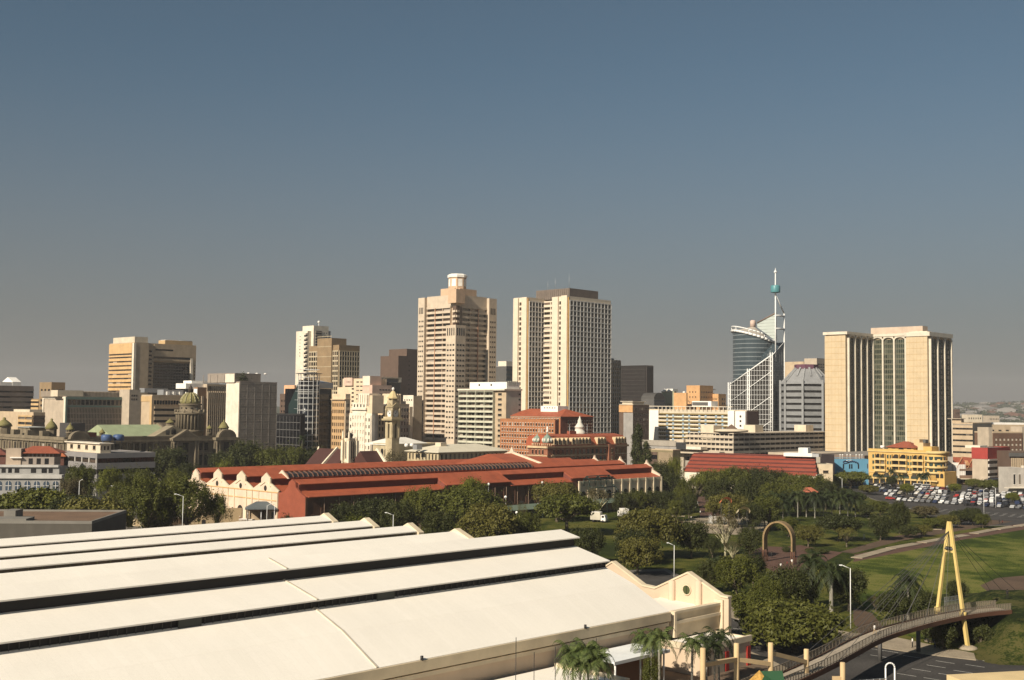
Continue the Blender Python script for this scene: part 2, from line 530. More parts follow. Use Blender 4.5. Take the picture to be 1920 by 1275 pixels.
# ------------------------------------------------------------------ ground, roads, hills
GROUND = surf("city_ground", (.13,.115,.095), rough=.95, var=.3, scale=.02, fine=.15)
def lawn(name, c1, c2, c3, sc):
    """turf: green, worn yellow and bare patches mixed at three scales"""
    m, nt, b = _new(name); N = nt.nodes; L = nt.links
    g = N.new("ShaderNodeNewGeometry"); f = None
    for scale, st, dist in ((sc, (.9,.45,1), 1.2), (sc*6, (1,1,1), .5), (2.6, (1,1,1), 0)):
        mp = N.new("ShaderNodeMapping"); mp.inputs["Scale"].default_value = st; mp.inputs["Rotation"].default_value = (0,0,.75)
        L.new(g.outputs["Position"], mp.inputs["Vector"])
        n = N.new("ShaderNodeTexNoise"); n.inputs["Scale"].default_value = scale; n.inputs["Detail"].default_value = 5; n.inputs["Distortion"].default_value = dist
        L.new(mp.outputs[0], n.inputs["Vector"])
        if f is None: f = n.outputs[0]
        else:
            q = N.new("ShaderNodeMix"); q.inputs[0].default_value = .30; L.new(f, q.inputs[2]); L.new(n.outputs[0], q.inputs[3]); f = q.outputs[0]
    cr = ramp_nodes(nt, [(.455,c1),(.5,c2),(.548,c3)]); L.new(f, cr.inputs[0]); L.new(cr.outputs[0], b.inputs["Base Color"])
    b.inputs["Roughness"].default_value = .95; b.inputs["Specular IOR Level"].default_value = .1
    bp = N.new("ShaderNodeBump"); bp.inputs["Strength"].default_value = .6; bp.inputs["Distance"].default_value = .25; L.new(f, bp.inputs["Height"]); L.new(bp.outputs[0], b.inputs["Normal"])
    MATS[name] = m; return m
GRASS = lawn("park_grass", (.019,.027,.004), (.046,.058,.007), (.100,.093,.020), .045)
GRASS2 = lawn("rough_field_grass", (.026,.040,.005), (.060,.082,.008), (.140,.135,.034), .035)
PAVE = surf("red_brick_paving", (.10,.052,.036), rough=.9, var=.25, scale=.3, fine=.2)
CONC = surf("concrete_paving", (.30,.245,.175), rough=.9, var=.22, scale=.3, fine=.15)
SOIL = surf("bare_brown_soil", (.095,.060,.038), rough=.95, var=.3, scale=.1, fine=.2)
LINE = surf("white_road_paint", (.55,.53,.48), rough=.7, var=.2, scale=1.5)
WALLST = surf("sandy_retaining_wall", (.36,.27,.16), rough=.9, var=.2, streak=.2)

def sheet(name, pts, mat, z, kind="structure", th=None):
    b = MB(); b.face([(p.x, p.y, z) for p in pts], mat)
    o = b.build(name, fix=False)
    o.data.polygons[0].normal
    if o.data.polygons[0].normal.z < 0: o.data.flip_normals()
    return tag(o, kind=kind)

b = MB()
b.face([(-5000,-300,0),(5000,-300,0),(5000,5300,0),(-5000,5300,0)], GROUND)
tag(b.build("ground", fix=False), kind="structure")
px = lambda l, z=0.0: [G(x, y, z) for x, y in l]
sheet("park_lawn", px([(560,1015),(1240,922),(1290,912),(1560,905),(1640,938),(1720,958),(1790,987),(1990,985),(2250,1010),(2150,1185),(1930,1222),(1830,1232),(1680,1214),(1600,1196),(1420,1163),(1372,1146),(1300,1092),(1250,1066),(1150,1070),(900,1010)]), GRASS, .02)
sheet("field", px([(1600,1049),(1700,1030),(1800,1010),(1925,992),(2250,1000),(2150,1175),(1930,1212),(1835,1222),(1690,1190),(1640,1150),(1600,1120),(1560,1080)]), GRASS2, .035)
sheet("car_park", px([(1585,916),(1640,936),(1720,957),(1790,986),(1985,983),(2500,960),(2500,892),(1900,890),(1590,903)]), ASPHALT, .03)
sheet("street", px([(600,912),(1240,905),(1590,899),(1900,888),(2500,888),(2500,872),(600,880)]), ASPHALT, .012)
# park road that curves under the footbridge
far = [(1140,1078),(1245,1070),(1300,1101),(1372,1159),(1440,1178),(1600,1207),(1680,1220),(1760,1231),(1830,1239),(1925,1229),(2150,1190)]
near = [(2400,1500),(1720,1500),(1590,1310),(1440,1236),(1380,1212),(1330,1175),(1255,1105),(1140,1098)]
sheet("road", px(far+near), ASPHALT, .045)
# kerbed pavement along its far edge
def strip(name, a, bb, mat, z0, z1, kind="structure"):
    m = MB(); A = px(a); B = px(bb)
    for i in range(len(A)-1):
        q = [A[i], A[i+1], B[i+1], B[i]]
        m.add([(p.x,p.y,z0) for p in q]+[(p.x,p.y,z1) for p in q], [(4,5,6,7),(0,1,5,4),(1,2,6,5),(2,3,7,6),(3,0,4,7)], mat)
    return tag(m.build(name), kind=kind)
strip("pavement", far[2:9], [(1310,1090),(1374,1141),(1440,1160),(1600,1188),(1680,1196),(1760,1213),(1826,1226)], CONC, 0, .14)
strip("pavement", [(2400,1560),(1720,1540),(1570,1318),(1440,1250),(1375,1222),(1325,1186),(1250,1116)], [(2400,1500),(1720,1500),(1590,1310),(1440,1236),(1380,1212),(1330,1175),(1255,1105)], CONC, 0, .13)
sheet("forecourt", px([(1300,1200),(1375,1222),(1440,1250),(1560,1316),(1700,1500),(1200,1560),(1000,1400),(1100,1260)]), surf("brown_paving", (.15,.105,.07), var=.25, fine=.15), .05)
m = MB()
def dash(x, y, ang, L=3.0, w=.16):
    p = G(x, y); c, s_ = math.cos(ang), math.sin(ang)
    q = [(p.x+c*u*L/2 - s_*v*w/2, p.y+s_*u*L/2+c*v*w/2, .055) for u, v in ((-1,-1),(1,-1),(1,1),(-1,1))]
    m.face(q, LINE)
for x, y in [(1452,1214),(1372,1178),(1388,1166),(1668,1222),(1710,1232),(1640,1218),(1772,1242),(1755,1250),(1727,1257),(1700,1266),(1828,1249),(1806,1260),(1778,1266),(1860,1242),(1905,1236),(1750,1274),(1400,1181),(1648,1231)]:
    dash(x, y, -0.72)
tag(m.build("lane_markings"), kind="structure")
# paths, plaza and pond surround
sheet("plaza", px([(1408,1034),(1432,1024),(1470,1026),(1500,1022),(1548,1032),(1580,1036),(1535,1060),(1508,1074),(1468,1082),(1440,1066),(1412,1056)]), PAVE, .045)
sheet("path", px([(1292,932),(1324,930),(1338,952),(1358,973),(1312,973),(1312,950)]), PAVE, .045)
sheet("path", px([(1190,968),(1300,976),(1290,990),(1190,975)]), PAVE, .04)
sheet("plaza", px([(1280,976),(1330,968),(1400,966),(1445,980),(1440,996),(1380,1003),(1310,999),(1284,990)]), CONC, .05)
sheet("path", px([(1575,1035),(1680,1005),(1860,975),(1900,978),(1690,1014),(1600,1038)]), SOIL, .045)
sheet("dirt_patch", px([(1838,1098),(1870,1084),(1960,1076),(2150,1090),(2100,1150),(1930,1160),(1872,1150),(1885,1130),(1855,1112)]), SOIL, .05)
sheet("path", px([(1600,1140),(1635,1150),(1655,1175),(1640,1196),(1610,1192),(1600,1165)]), SOIL, .055)
# raised path with pale slabs across the field
m = MB()
seg = [(1606,1047,1668,1030),(1670,1029,1720,1020),(1728,1018,1812,1004),(1826,1001,1862,994),(1868,993,1902,988),(1908,987,1990,975)]
for (x0,y0,x1,y1) in seg:
    a, c = G(x0,y0), G(x1,y1); d = (c-a).normalized(); nrm = Vector((-d.y,d.x,0))
    q = [a-nrm*1.6, c-nrm*1.6, c+nrm*1.6, a+nrm*1.6]
    m.add([(p.x,p.y,0) for p in q]+[(p.x,p.y,.25) for p in q], [(4,5,6,7),(0,1,5,4),(1,2,6,5),(2,3,7,6),(3,0,4,7)], CONC)
tag(m.build("path_slabs"), kind="structure")
sheet("path", px([(1600,1054),(1602,1040),(1800,1001),(2000,968),(2000,980),(1800,1013)]), PAVE, .05)
# bay stripes in the empty part of the car park
m = MB()
for i in range(22):
    for j in range(3):
        p = G(1795+j*70, 962+j*3) + Vector((3.4*i*.72, -3.4*i*.70, 0)) - Vector((30, -29, 0))
        d = Vector((.70,.72,0)); n_ = Vector((-.72,.70,0))*.1
        q = [p-n_, p+d*4.6-n_, p+d*4.6+n_, p+n_]
        m.face([(v.x,v.y,.042) for v in q], LINE)
tag(m.build("bay_markings"), kind="structure")
# embankment on the right where the footbridge lands
EMB0 = G(1812, 1222); EMB1 = G(1925, 1221)
def emb_h(x, y):
    # ridge line of the mound running from the landing towards the right
    P0 = Vector((88.0, 203.0)); 
    u = x - 80.0; 
    rise = min(1, max(0, (x-77.0-(y-196)*.25)/9.0)); fr = min(1, max(0, (y-(187.5+max(0,(x-95))*.03))/11.0)); bk = min(1, max(0, (262-y)/34.0))
    sm = lambda t: t*t*(3-2*t)
    return 5.2*sm(rise)*sm(fr)*sm(bk)
m = MB()
nx, ny = 60, 50
vs_ = []; 
for j in range(ny+1):
    for i in range(nx+1):
        x = 74+i*1.6; y = 186+j*1.6
        h = emb_h(x, y)
        vs_.append((x, y, h + .02 + (.22*math.sin(x*.9+y*.5)*math.sin(y*1.1-x*.3) if h > .6 else 0)))
fs = [(j*(nx+1)+i, j*(nx+1)+i+1, (j+1)*(nx+1)+i+1, (j+1)*(nx+1)+i) for j in range(ny) for i in range(nx) if max(vs_[k][2] for k in (j*(nx+1)+i, j*(nx+1)+i+1, (j+1)*(nx+1)+i+1, (j+1)*(nx+1)+i)) > .05]
m.add(vs_, fs, lawn("embankment_scrub_grass", (.012,.018,.004), (.030,.040,.007), (.075,.068,.022), .12), True)
tag(m.build("embankment", fix=False), kind="structure")
# far hills
HILL = surf("distant_hill_vegetation", (.055,.062,.035), rough=1, var=.5, scale=.012, fine=0, spec=.05)
m = MB()
nx, ny = 90, 22
vs_ = []
rng = random.Random(5)
def hill_h(x, y):
    t = (y-2300)/2600.0
    a = max(0.0, min(1.0, t)); a = a*a*(3-2*a)
    return a*(60 + 9*math.sin(x*.0031+1.0)+7*math.sin(x*.0083+y*.002)+4*math.sin(x*.021+y*.004))*(1 if x > 0 else .5)
for j in range(ny+1):
    for i in range(nx+1):
        x = -3500+i*90; y = 2300+j*130
        vs_.append((x, y, hill_h(x, y)+.1))
fs = [(j*(nx+1)+i, j*(nx+1)+i+1, (j+1)*(nx+1)+i+1, (j+1)*(nx+1)+i) for j in range(ny) for i in range(nx)]
m.add(vs_, fs, HILL, True)
tag(m.build("hills", fix=False), kind="structure")
# ------------------------------------------------------------------ exhibition hall in the foreground
ROOFW = surf("white_roof_sheeting", (.86,.80,.705), rough=.55, var=.06, scale=.05, fine=.02)
nt_ = ROOFW.node_tree; N_ = nt_.nodes; L_ = nt_.links      # ribbed sheets with lapped joints and slightly different panels
tc_ = N_.new("ShaderNodeTexCoord"); bk = N_.new("ShaderNodeTexBrick"); bk.offset = 0; bk.inputs["Scale"].default_value = 1
bk.inputs["Brick Width"].default_value = 1.05; bk.inputs["Row Height"].default_value = 6.3; bk.inputs["Mortar Size"].default_value = .02
bk.inputs["Color1"].default_value = (1,1,1,1); bk.inputs["Color2"].default_value = (.975,.975,.97,1); bk.inputs["Mortar"].default_value = (.93,.925,.915,1)
L_.new(tc_.outputs["Object"], bk.inputs["Vector"]); pb0 = N_["Principled BSDF"]; ln_ = pb0.inputs["Base Color"].links[0].from_socket
mx_ = N_.new("ShaderNodeVectorMath"); mx_.operation = 'MULTIPLY'; L_.new(ln_, mx_.inputs[0]); L_.new(bk.outputs[0], mx_.inputs[1]); L_.new(mx_.outputs[0], pb0.inputs["Base Color"])
HALLW = surf("hall_cream_render", (.58,.45,.325), streak=.10, var=.08)
LOUV = surf("black_louvre_strip", (.012,.011,.011), rough=.5)
CAPC = surf("cream_coping", (.66,.55,.39), streak=.1)
hc = G(1250, 1145, 8.5)
HR = Vector((math.cos(TH), math.sin(TH), 0)); HL = Vector((-math.sin(TH), math.cos(TH), 0))
hall = empty("exhibition_hall", (hc.x, hc.y, 0), "long white-roofed exhibition hall with black louvre strips filling the foreground", "hall", rz=TH)
L0 = -150.0
# main roof steps, local x along the ridge (0 = right end), local y going back
def slope(mb, x0, x1, y0, z0, y1, z1, mat, t=.18):
    mb.extr([(y0,z0),(y1,z1),(y1,z1-t),(y0,z0-t)], lambda a,y,z: (a,y,z), x0, x1, mat)
rf = MB()
slope(rf, L0, 0, -.5, 8.45, 6.5, 11.9, ROOFW)
slope(rf, L0, 0, 6.5, 11.9, 12.4, 13.95, ROOFW)
rf.build("roof", hall)
rf = MB(); slope(rf, L0, .3, 11.7, 15.05, 19.2, 16.75, ROOFW); rf.build("roof", hall)
rf = MB(); slope(rf, L0, .6, 18.5, 18.25, 22.8, 19.2, ROOFW); slope(rf, L0, .6, 22.8, 19.2, 34, 15.2, ROOFW); rf.build("roof", hall)
# joints across the roof sheets
jt = MB()
JM = surf("roof_joint_cover", (.55,.48,.38), rough=.6)
for xj in (-58.0,):
    for (y0,z0,y1,z1) in ((-.5,8.45,6.5,11.9),(6.5,11.9,12.4,13.95),(11.7,15.05,19.2,16.75),(18.5,18.25,22.8,19.2)):
        jt.extr([(y0,z0+.12),(y1,z1+.12),(y1,z1-.02),(y0,z0-.02)], lambda a,y,z: (a,y,z), xj-.15, xj+.15, JM)
jt.build("expansion_joint", hall)
lv = MB(); lv.box(L0, -.1, 12.4, 12.7, 13.6, 15.0, LOUV)
for i in range(int(150/1.1)):
    x = -.2-i*1.1
    lv.box(x-.035, x+.035, 12.25, 12.4, 13.7, 14.95, surf("louvre_mullion", (.075,.07,.065)))
lv.build("louvre_strip", hall)
for x in (-46.5, -76, -104):
    v = MB(); v.box(x-1.5, x+1.5, 12.0, 12.2, 13.75, 14.85, surf("louvre_hatch", (.06,.065,.055), rough=.6)); v.build("vent_hatch", hall)
lv = MB(); lv.box(L0, -.1, 19.2, 19.5, 16.4, 18.15, LOUV); lv.build("louvre_strip", hall)
wl = MB()
wl.box(L0, -.25, 0, 46, 0, 8.2, HALLW)
wl.box(L0, -.3, 6, 12.39, 8.0, 11.4, HALLW); wl.box(L0, -.3, 12.7, 33, 8.0, 13.5, HALLW); wl.box(L0,-.3,19.5,30,13.4,16.2,HALLW)
wl.build("wall", hall)
# fascia / gutter parapet and string course on the front wall
fa = MB(); fa.box(L0, .1, -.75, -.3, 7.0, 8.35, surf("hall_fascia", (.60,.49,.33), streak=.06)); fa.box(L0, 0, -.45, -.005, 6.2, 6.75, CAPC); fa.build("fascia", hall)
# bays behind, each with its own ridge
for k, yk in enumerate((47.5, 60.8, 74.1, 87.5)):
    bm_ = MB()
    ew, ez = (2.9, 16.15) if k else (5.5, 15.4)
    slope(bm_, L0, -1.0, yk-ew, ez, yk, 17.0, ROOFW); slope(bm_, L0, -1.0, yk, 17.0, yk+2.9, 16.15, ROOFW)
    bm_.build("roof", hall)
    w_ = MB(); w_.box(L0, -1.4, yk-ew+.35, yk+2.5, 8.4, ez-.2, surf("clerestory_dark", (.06,.045,.03), rough=.5))
    for i in range(70): w_.box(-2-i*2.1, -1.8-i*2.1, yk-ew+.2, yk-ew+.34, 12, ez-.2, surf("clerestory_post", (.10,.09,.05)))
    w_.build("clerestory", hall)
    g_ = MB()
    g_.extr([(yk-ew-.5,ez-.2),(yk,17.5),(yk+3.4,15.8),(yk+3.4,14.6),(yk-ew-.5,ez-1.3)], lambda a,y,z: (a,y,z), -1.2, .1, CAPC)
    g_.box(-1.0, -.2, yk-ew-.3, yk-ew+.5, 8.4, ez-.3, CAPC); g_.build("gable_end", hall)
    d_ = MB(); slope(d_, L0, -1.2, yk+2.5, 12.6, yk+6.65, 11.0, ROOFW); slope(d_, L0, -1.2, yk+6.65, 11.0, yk+10.4, 12.6, ROOFW); d_.build("lower_roof", hall)
slv = MB(); slope(slv, L0, -.5, 33.5, 15.2, 42.2, 14.9, ROOFW); slv.build("roof", hall)
# end parapet wall with two gables, rising behind the front roofs
ex = 1.2
gw = MB()
def prof_wall(mb, pts, x0, x1, mat):
    mb.extr(pts, lambda a,y,z: (a,y,z), x0, x1, mat)
PX = lambda px_, py_, xx: None
def hloc(px_, py_, xx):
    """local (y,z) of a pixel on the plane x=xx of the hall"""
    q = ray(px_, py_); o = Vector((hc.x,hc.y,0)) + HR*xx
    # (EYE + k q - o) . HR = 0
    k = (o - EYE).dot(HR)/q.dot(HR)
    p = EYE + q*k - o
    return (p.dot(HL), p.z)
XW = 14.0
prof = [hloc(1366,1121,XW), hloc(1352,1118,XW), hloc(1290,1074,XW), hloc(1228,1103,XW), hloc(1205,1098,XW), hloc(1148,1054,XW), hloc(1120,1072,XW), hloc(1080,1092,XW)]
base = [(prof[-1][0], 0), (prof[0][0], 0)]
prof_wall(gw, prof + base, XW, XW+.8, HALLW)
cop = MB()
for a, c in zip(prof[:-1], prof[1:]):
    cop.extr([(a[0],a[1]+.2),(c[0],c[1]+.2),(c[0],c[1]-.1),(a[0],a[1]-.1)], lambda s_,y,z: (s_,y,z), XW-.18, XW+1.0, CAPC)
gw.build("gable_wall", hall)
cop.build("coping", hall)
pl = MB()
for pxx in (1261, 1311):
    y_, z_ = hloc(pxx, 1100, XW); pl.lathe([(.62,0),(.62,z_+1.0),(.0,z_+1.2)], HALLW, (XW-.2, y_, 0), 12)
pl.build("pilaster", hall)
y_, z_ = hloc(1288, 1106, XW)
rw = MB()
n = 18
ring = [(.75*math.cos(2*math.pi*i/n), .75*math.sin(2*math.pi*i/n)) for i in range(n)]
rw.add([(XW-.12, y_+a, z_+c) for a, c in ring]+[(XW+.1, y_+a, z_+c) for a, c in ring], [tuple(range(n))]+[(i,(i+1)%n,n+(i+1)%n,n+i) for i in range(n)], surf("opening_green", (.05,.06,.02)))
wo_ = rw.build("round_window", hall)
rr = MB()
for i in range(n):
    a0, a1 = ring[i], ring[(i+1)%n]
    rr.bar((XW-.14, y_+a0[0]*1.1, z_+a0[1]*1.1), (XW-.14, y_+a1[0]*1.1, z_+a1[1]*1.1), .1, CAPC, 5)
rr.bar((XW-.15,y_,z_-.75),(XW-.15,y_,z_+.75),.05,DARK,4); rr.build("frame", wo_)
# front parapet between the main roof and the end wall, carried on columns
fp = MB()
fp.box(1.6, XW+.4, -.5, .2, 4.1, 7.9, surf("hall_fascia", (.6,.49,.33))); fp.box(1.5, XW+.4, -.75, -.5, 6.3, 6.8, CAPC); fp.box(1.4, XW+.5, -.7, .35, 7.9, 8.3, CAPC)
fp.box(1.0, 1.6, -.8, .4, 4.3, 8.25, CAPC)
fp.build("front_parapet", hall)
fl = MB(); slope(fl, .2, XW, .3, 7.2, 12, 7.6, ROOFW); fl.build("roof", hall)
cl = MB(); cl.box(XW-.4, XW+1.2, -1.1, .6, 0, 8.75, CAPC); cl.box(XW+1.0,XW+1.45,-1.2,.7,6.4,7.0,CAPC); cl.build("corner_pier", hall)
for xx in (5.4, 11.0):
    c_ = MB(); c_.lathe([(.45,0),(.45,4.1)], HALLW, (xx, .3, 0), 12); c_.build("column", hall)
gb = MB(); gb.box(1.6, XW-.6, 3.0, 3.3, 0, 4.6, GL_DARK); gb.build("glazed_screen", hall)
for i in range(3):
    d_ = MB(); d_.bar((-20-i*31, -.6, 8.3),(-20-i*31,-.6,8.9),.2,DARK,6); d_.build("floodlight", hall)
# single-storey annexes along the front
an = empty("hall_annexe", (hc.x, hc.y, 0), "low white-roofed annexe with red door posts in front of the hall", "annexe", rz=TH)
a_ = MB(); a_.box(-2.4, 10.5, -8.4, -.9, 0, 3.9, HALLW); a_.box(-2.6, 10.7, -8.6, -8.2, 3.7, 4.6, CAPC); a_.box(10.3,10.7,-8.2,-.9,3.7,4.3,CAPC); a_.box(-2.6,-2.2,-8.2,-.9,3.7,4.6,CAPC); a_.build("wall", an)
a_ = MB(); a_.box(-2.2, 10.3, -8.2, -.9, 3.9, 4.05, ROOFW); a_.build("roof", an)
RED = surf("red_paint", (.30,.03,.022), rough=.5)
for x in (-1.8, 3.9, 9.8):
    d_ = MB(); d_.box(x-.45, x+.45, -8.65, -8.4, 0, 3.0, RED); d_.build("door_post", an)
d_ = MB(); d_.box(-.9, 3.2, -8.55, -8.42, 0, 2.9, surf("roller_door", (.42,.35,.26))); d_.build("door", an)
cn = empty("entrance_canopy", (hc.x, hc.y, 0), "flat pale entrance canopy sticking out from the hall front", "canopy", rz=TH)
c_ = MB(); c_.box(-21.5, -9.0, -7.2, -.8, 4.6, 4.85, surf("white_canopy_sheet", (.78,.79,.78), rough=.5)); c_.box(-21.6,-8.9,-7.35,-7.2,4.45,4.9,WMETAL); c_.build("roof_panel", cn)
for x in (-20.8, -15.2, -9.7):
    c_ = MB(); c_.bar((x,-6.8,0),(x,-6.8,4.6),.14,WMETAL,8); c_.build("post", cn)
c_ = MB(); c_.box(-13.4,-9.6,-5.6,-.9,0,4.3,surf("porch_brown", (.22,.13,.085))); c_.build("porch", cn)
sd_ = empty("side_block", (hc.x, hc.y, 0), "flat-roofed cream block at the foot of the hall front wall with thin masts", "annexe", rz=TH)
c_ = MB(); c_.box(-62, -26.5, -13.5, -.9, 0, 3.9, HALLW); c_.box(-62,-26.3,-13.8,-13.4,3.8,4.5,CAPC); c_.box(-26.8,-26.3,-13.4,-.9,3.8,4.5,CAPC); c_.build("wall", sd_)
c_ = MB(); c_.box(-62,-26.8,-13.4,-.9,3.9,4.05,ROOFW); c_.build("roof", sd_)
for i, (pxx, y0, y1) in enumerate(((967,1195,1257),(1001,1223,1285),(1041,1213,1268),(1080,1204,1260),(1118,1196,1250))):
    D_ = 40*2200/(y1+70-768); p = at(pxx, y1, 138+i*5)
    ms = MB(); ms.bar((0,0,0),(0,0,zat(p.x,p.y,y0)),.045,DARK,5)
    o = ms.build("mast", None, (p.x,p.y,0)); tag(o, ["thin dark mast at the left of the row along the hall front","second thin dark mast from the left along the hall front","thin dark mast standing beside the feathery palm clump","thin dark mast in front of the left part of the flat canopy","rightmost thin dark mast before the flat canopy"][i], "mast", "masts along the hall front")

# ------------------------------------------------------------------ red-roofed workshop
BRK = brick("brown_workshop_brick", (.13,.062,.038), (.10,.047,.03), (.16,.11,.08), 2.2)
PINKC = surf("cream_pink_stucco", (.68,.53,.40), streak=.14)
GABR = surf("red_painted_gable", (.26,.068,.036), rough=.75, fine=.08)
wc = G(575, 931, 12.0)
we = G(1238, 893, 12.0)
WD = (we-wc); WLEN = math.hypot(WD.x, WD.y); WTH = math.atan2(WD.y, WD.x)
ws = Bld("workshop", "long low workshop with many red sheet-metal roofs, cream gables and skylights", 575, wc.y, WTH, "building")
ws.C = Vector((wc.x, wc.y, 0)); ws.root.location = ws.C; ws.wname = "arched_window"
E_, BW = 12.0, 14.2
idf = lambda a, y, z: (a, y, z)
w = ws.mb("brick_wall")
XC = ws.xr(1085)
w.box(0, XC, 0, .6, 0, 11.6, BRK)
w.box(0.3, WLEN-.3, 1, 71, 0, 11.3, BRK)
w.extr([(0,0),(BW,0),(BW,12.2),(11.5,12.9),(9.2,14.4),(8.8,15.9),(7.1,16.9),(5.4,15.9),(5.0,14.4),(2.7,12.9),(0,11.8)], idf, -.5, .25, GABR)
# brick piers and downpipes on the front
pr = ws.mb("brick_wall"); dp = ws.mb("pipes")
nb = 22
for i in range(nb+1):
    x = XC*i/nb
    pr.box(x-.4, x+.4, -.18, 0, 0, 11.4, BRK)
    if i and i % 1 == 0: dp.bar((x+.75,-.3,0),(x+.75,-.3,11.4),.07,surf("pale_pipe",(.30,.20,.14)),5)
def arch(mb, x0, x1, y, z0, z1, mat, n=8, t=.1):
    r = (x1-x0)/2; cx_ = (x0+x1)/2; zc = z1-r
    pts = [(x0,z0),(x1,z0)] + [(cx_+r*math.cos(math.pi*i/n), zc+r*math.sin(math.pi*i/n)) for i in range(n+1)]
    k = len(pts)
    mb.add([(a,y-t,c) for a,c in pts]+[(a,y,c) for a,c in pts], [tuple(range(k)),tuple(range(k,2*k))[::-1]]+[(i,(i+1)%k,k+(i+1)%k,k+i) for i in range(k)], mat)
for i in range(nb):
    x = XC*(i+.5)/nb
    a = MB(); arch(a, x-1.5, x+1.5, 0, 1.2, 6.2, GL_DARK); o = a.build("arched_window", ws.root)
    # a brick hood over every arch
    hd = ws.mb("brick_wall")
    for q in range(8):
        t0, t1 = math.pi*q/8, math.pi*(q+1)/8
        hd.bar((x+1.75*math.cos(t0),-.1,4.7+1.75*math.sin(t0)),(x+1.75*math.cos(t1),-.1,4.7+1.75*math.sin(t1)),.16,BRK,4)
# cream arcade at the right end of the front
cw = ws.mb("cream_wall")
cw.box(XC, WLEN, -.4, .6, 0, 11.7, PINKC); cw.box(XC, WLEN+.2, -.75, -.38, 10.9, 11.9, CAPC); cw.box(XC, WLEN+.1, -.55, -.38, 9.6, 9.9, CAPC)
nc = 10
for i in range(nc+1):
    x = XC+(WLEN-XC)*i/nc
    cw.box(x-.45, x+.45, -.9, -.39, 0, 11.95, CAPC)
for i in range(nc):
    x = XC+(WLEN-XC)*(i+.5)/nc
    a = MB(); arch(a, x-1.3, x+1.3, -.4, 2.6, 8.0, GL_DARK); a.build("arched_window", ws.root)
cw.box(WLEN-.4, WLEN+.5, .6, 70, 0, 11.6, PINKC)
# roofs: every bay has eaves at 12 and a raised monitor, the front one in alternating stretches
rfm = ws.mb("roof"); mw = ws.mb("monitor_wall")
MWALL = surf("monitor_red_brick", (.17,.05,.035), fine=.12)
def sl(mb, x0, x1, y0, z0, y1, z1, t=.25, mat=REDROOF):
    mb.extr([(y0,z0),(y1,z1),(y1,z1-t),(y0,z0-t)], idf, x0, x1, mat)
def bay(y0, x0, x1, mon=True, ridge=18.2):
    c = y0+BW/2; zm = ridge-3.6
    if mon:
        sl(rfm, x0, x1, y0-.6, 11.85, c-2.4, zm); sl(rfm, x0, x1, c+2.4, zm, y0+BW+.3, 11.9)
        mw.box(x0, x1, c-2.4, c-2.2, zm-.3, ridge-1.4, MWALL); mw.box(x0,x1,c+2.2,c+2.4,zm-.3,ridge-1.4,MWALL)
        sl(rfm, x0, x1, c-3.0, ridge-1.5, c, ridge-.2); sl(rfm, x0, x1, c, ridge-.2, c+3.0, ridge-1.5)
        mw.box(x0,x0+.2,c-2.2,c+2.2,zm-.3,ridge-1.4,MWALL); mw.box(x1-.2,x1,c-2.2,c+2.2,zm-.3,ridge-1.4,MWALL)
    else:
        mw.box(x0, x1, y0+.2, y0+.5, 11.3, 13.3, MWALL)
        sl(rfm, x0, x1, y0-.4, 13.2, c, ridge-.2); sl(rfm, x0, x1, c, ridge-.2, y0+BW+.4, 13.2)
        for xx in (x0, x1-.25):
            mw.extr([(y0+.3,11.5),(y0+BW-.3,11.5),(y0+BW-.3,13.2),(c,ridge-.4),(y0+.3,13.2)], idf, xx, xx+.25, MWALL)
xs = [0, ws.xr(838), ws.xr(958), ws.xr(1073), ws.xr(1150), WLEN]
for i, mon in enumerate((True, False, True, False, True)):
    bay(0, xs[i]+(.4 if i == 0 else 0), xs[i+1], mon, 17.0)
for k in range(1, 5):
    bay(k*BW, .2, WLEN-.2, True, 18.0)
# long glazed skylight along the second ridge
SKY_G = surf("skylight_glass_dark", (.03,.03,.032), rough=.2, spec=.6)
x0s, x1s = 6.0, ws.xr(1085)-6
ns = 58
yk = BW*1.5
skl = MB()
skl.extr([(yk-3.0,16.6),(yk-2.2,17.6),(yk,18.3),(yk+2.2,17.6),(yk+3.0,16.6)], idf, x0s, x1s, SKY_G)
skl.build("skylight", ws.root)
skr = MB()
RB = surf("skylight_rib", (.15,.075,.05))
for i in range(ns+1):
    x = x0s+(x1s-x0s)*i/ns
    P = [(x,yk-3.1,16.65),(x,yk-2.25,17.7),(x,yk,18.4),(x,yk+2.2,17.7)]
    for a, c in zip(P[:-1],P[1:]): skr.bar(a, c, .22, RB, 4)
skr.bar((x0s,yk,18.4),(x1s,yk,18.4),.25,REDROOF,4)
skr.build("skylight_rib", ws.root)
e_ = ws.mb("skylight_end"); e_.extr([(yk-3.6,16.3),(yk,18.9),(yk+3.6,16.3)], idf, x0s-.6, x0s-.1, PINKC)
# taller transept with parapet at the right
xt0, xt1 = ws.xr(1035), ws.xr(1112)
tr = ws.mb("transept_roof")
yt0, yt1 = BW*2.0, BW*4.2
zt = zat(*ws.pt((xt0+xt1)/2, (yt0+yt1)/2)[:2], 851)
tr.extr([(yt0,17.2),((yt0+yt1)/2,zt),(yt1,17.2),(yt1,12),(yt0,12)], idf, xt0+10, xt1, REDROOF)
tr.add([(xt0+10,yt0,17.2),(xt0+10,(yt0+yt1)/2,zt),(xt0+10,yt1,17.2),(xt0-9,(yt0+yt1)/2,17.0)],[(0,1,3),(1,2,3),(0,3,2)],REDROOF)
pc = ws.mb("transept_parapet")
pc.extr([(yt0-1.2,16.4),(yt0-1.2,17.6),((yt0+yt1)/2-1.2,zt+.6),((yt0+yt1)/2,zt+2.6),((yt0+yt1)/2+1.2,zt+.6),(yt1,17.6),(yt1,12)], idf, xt1, xt1+.7, PINKC)
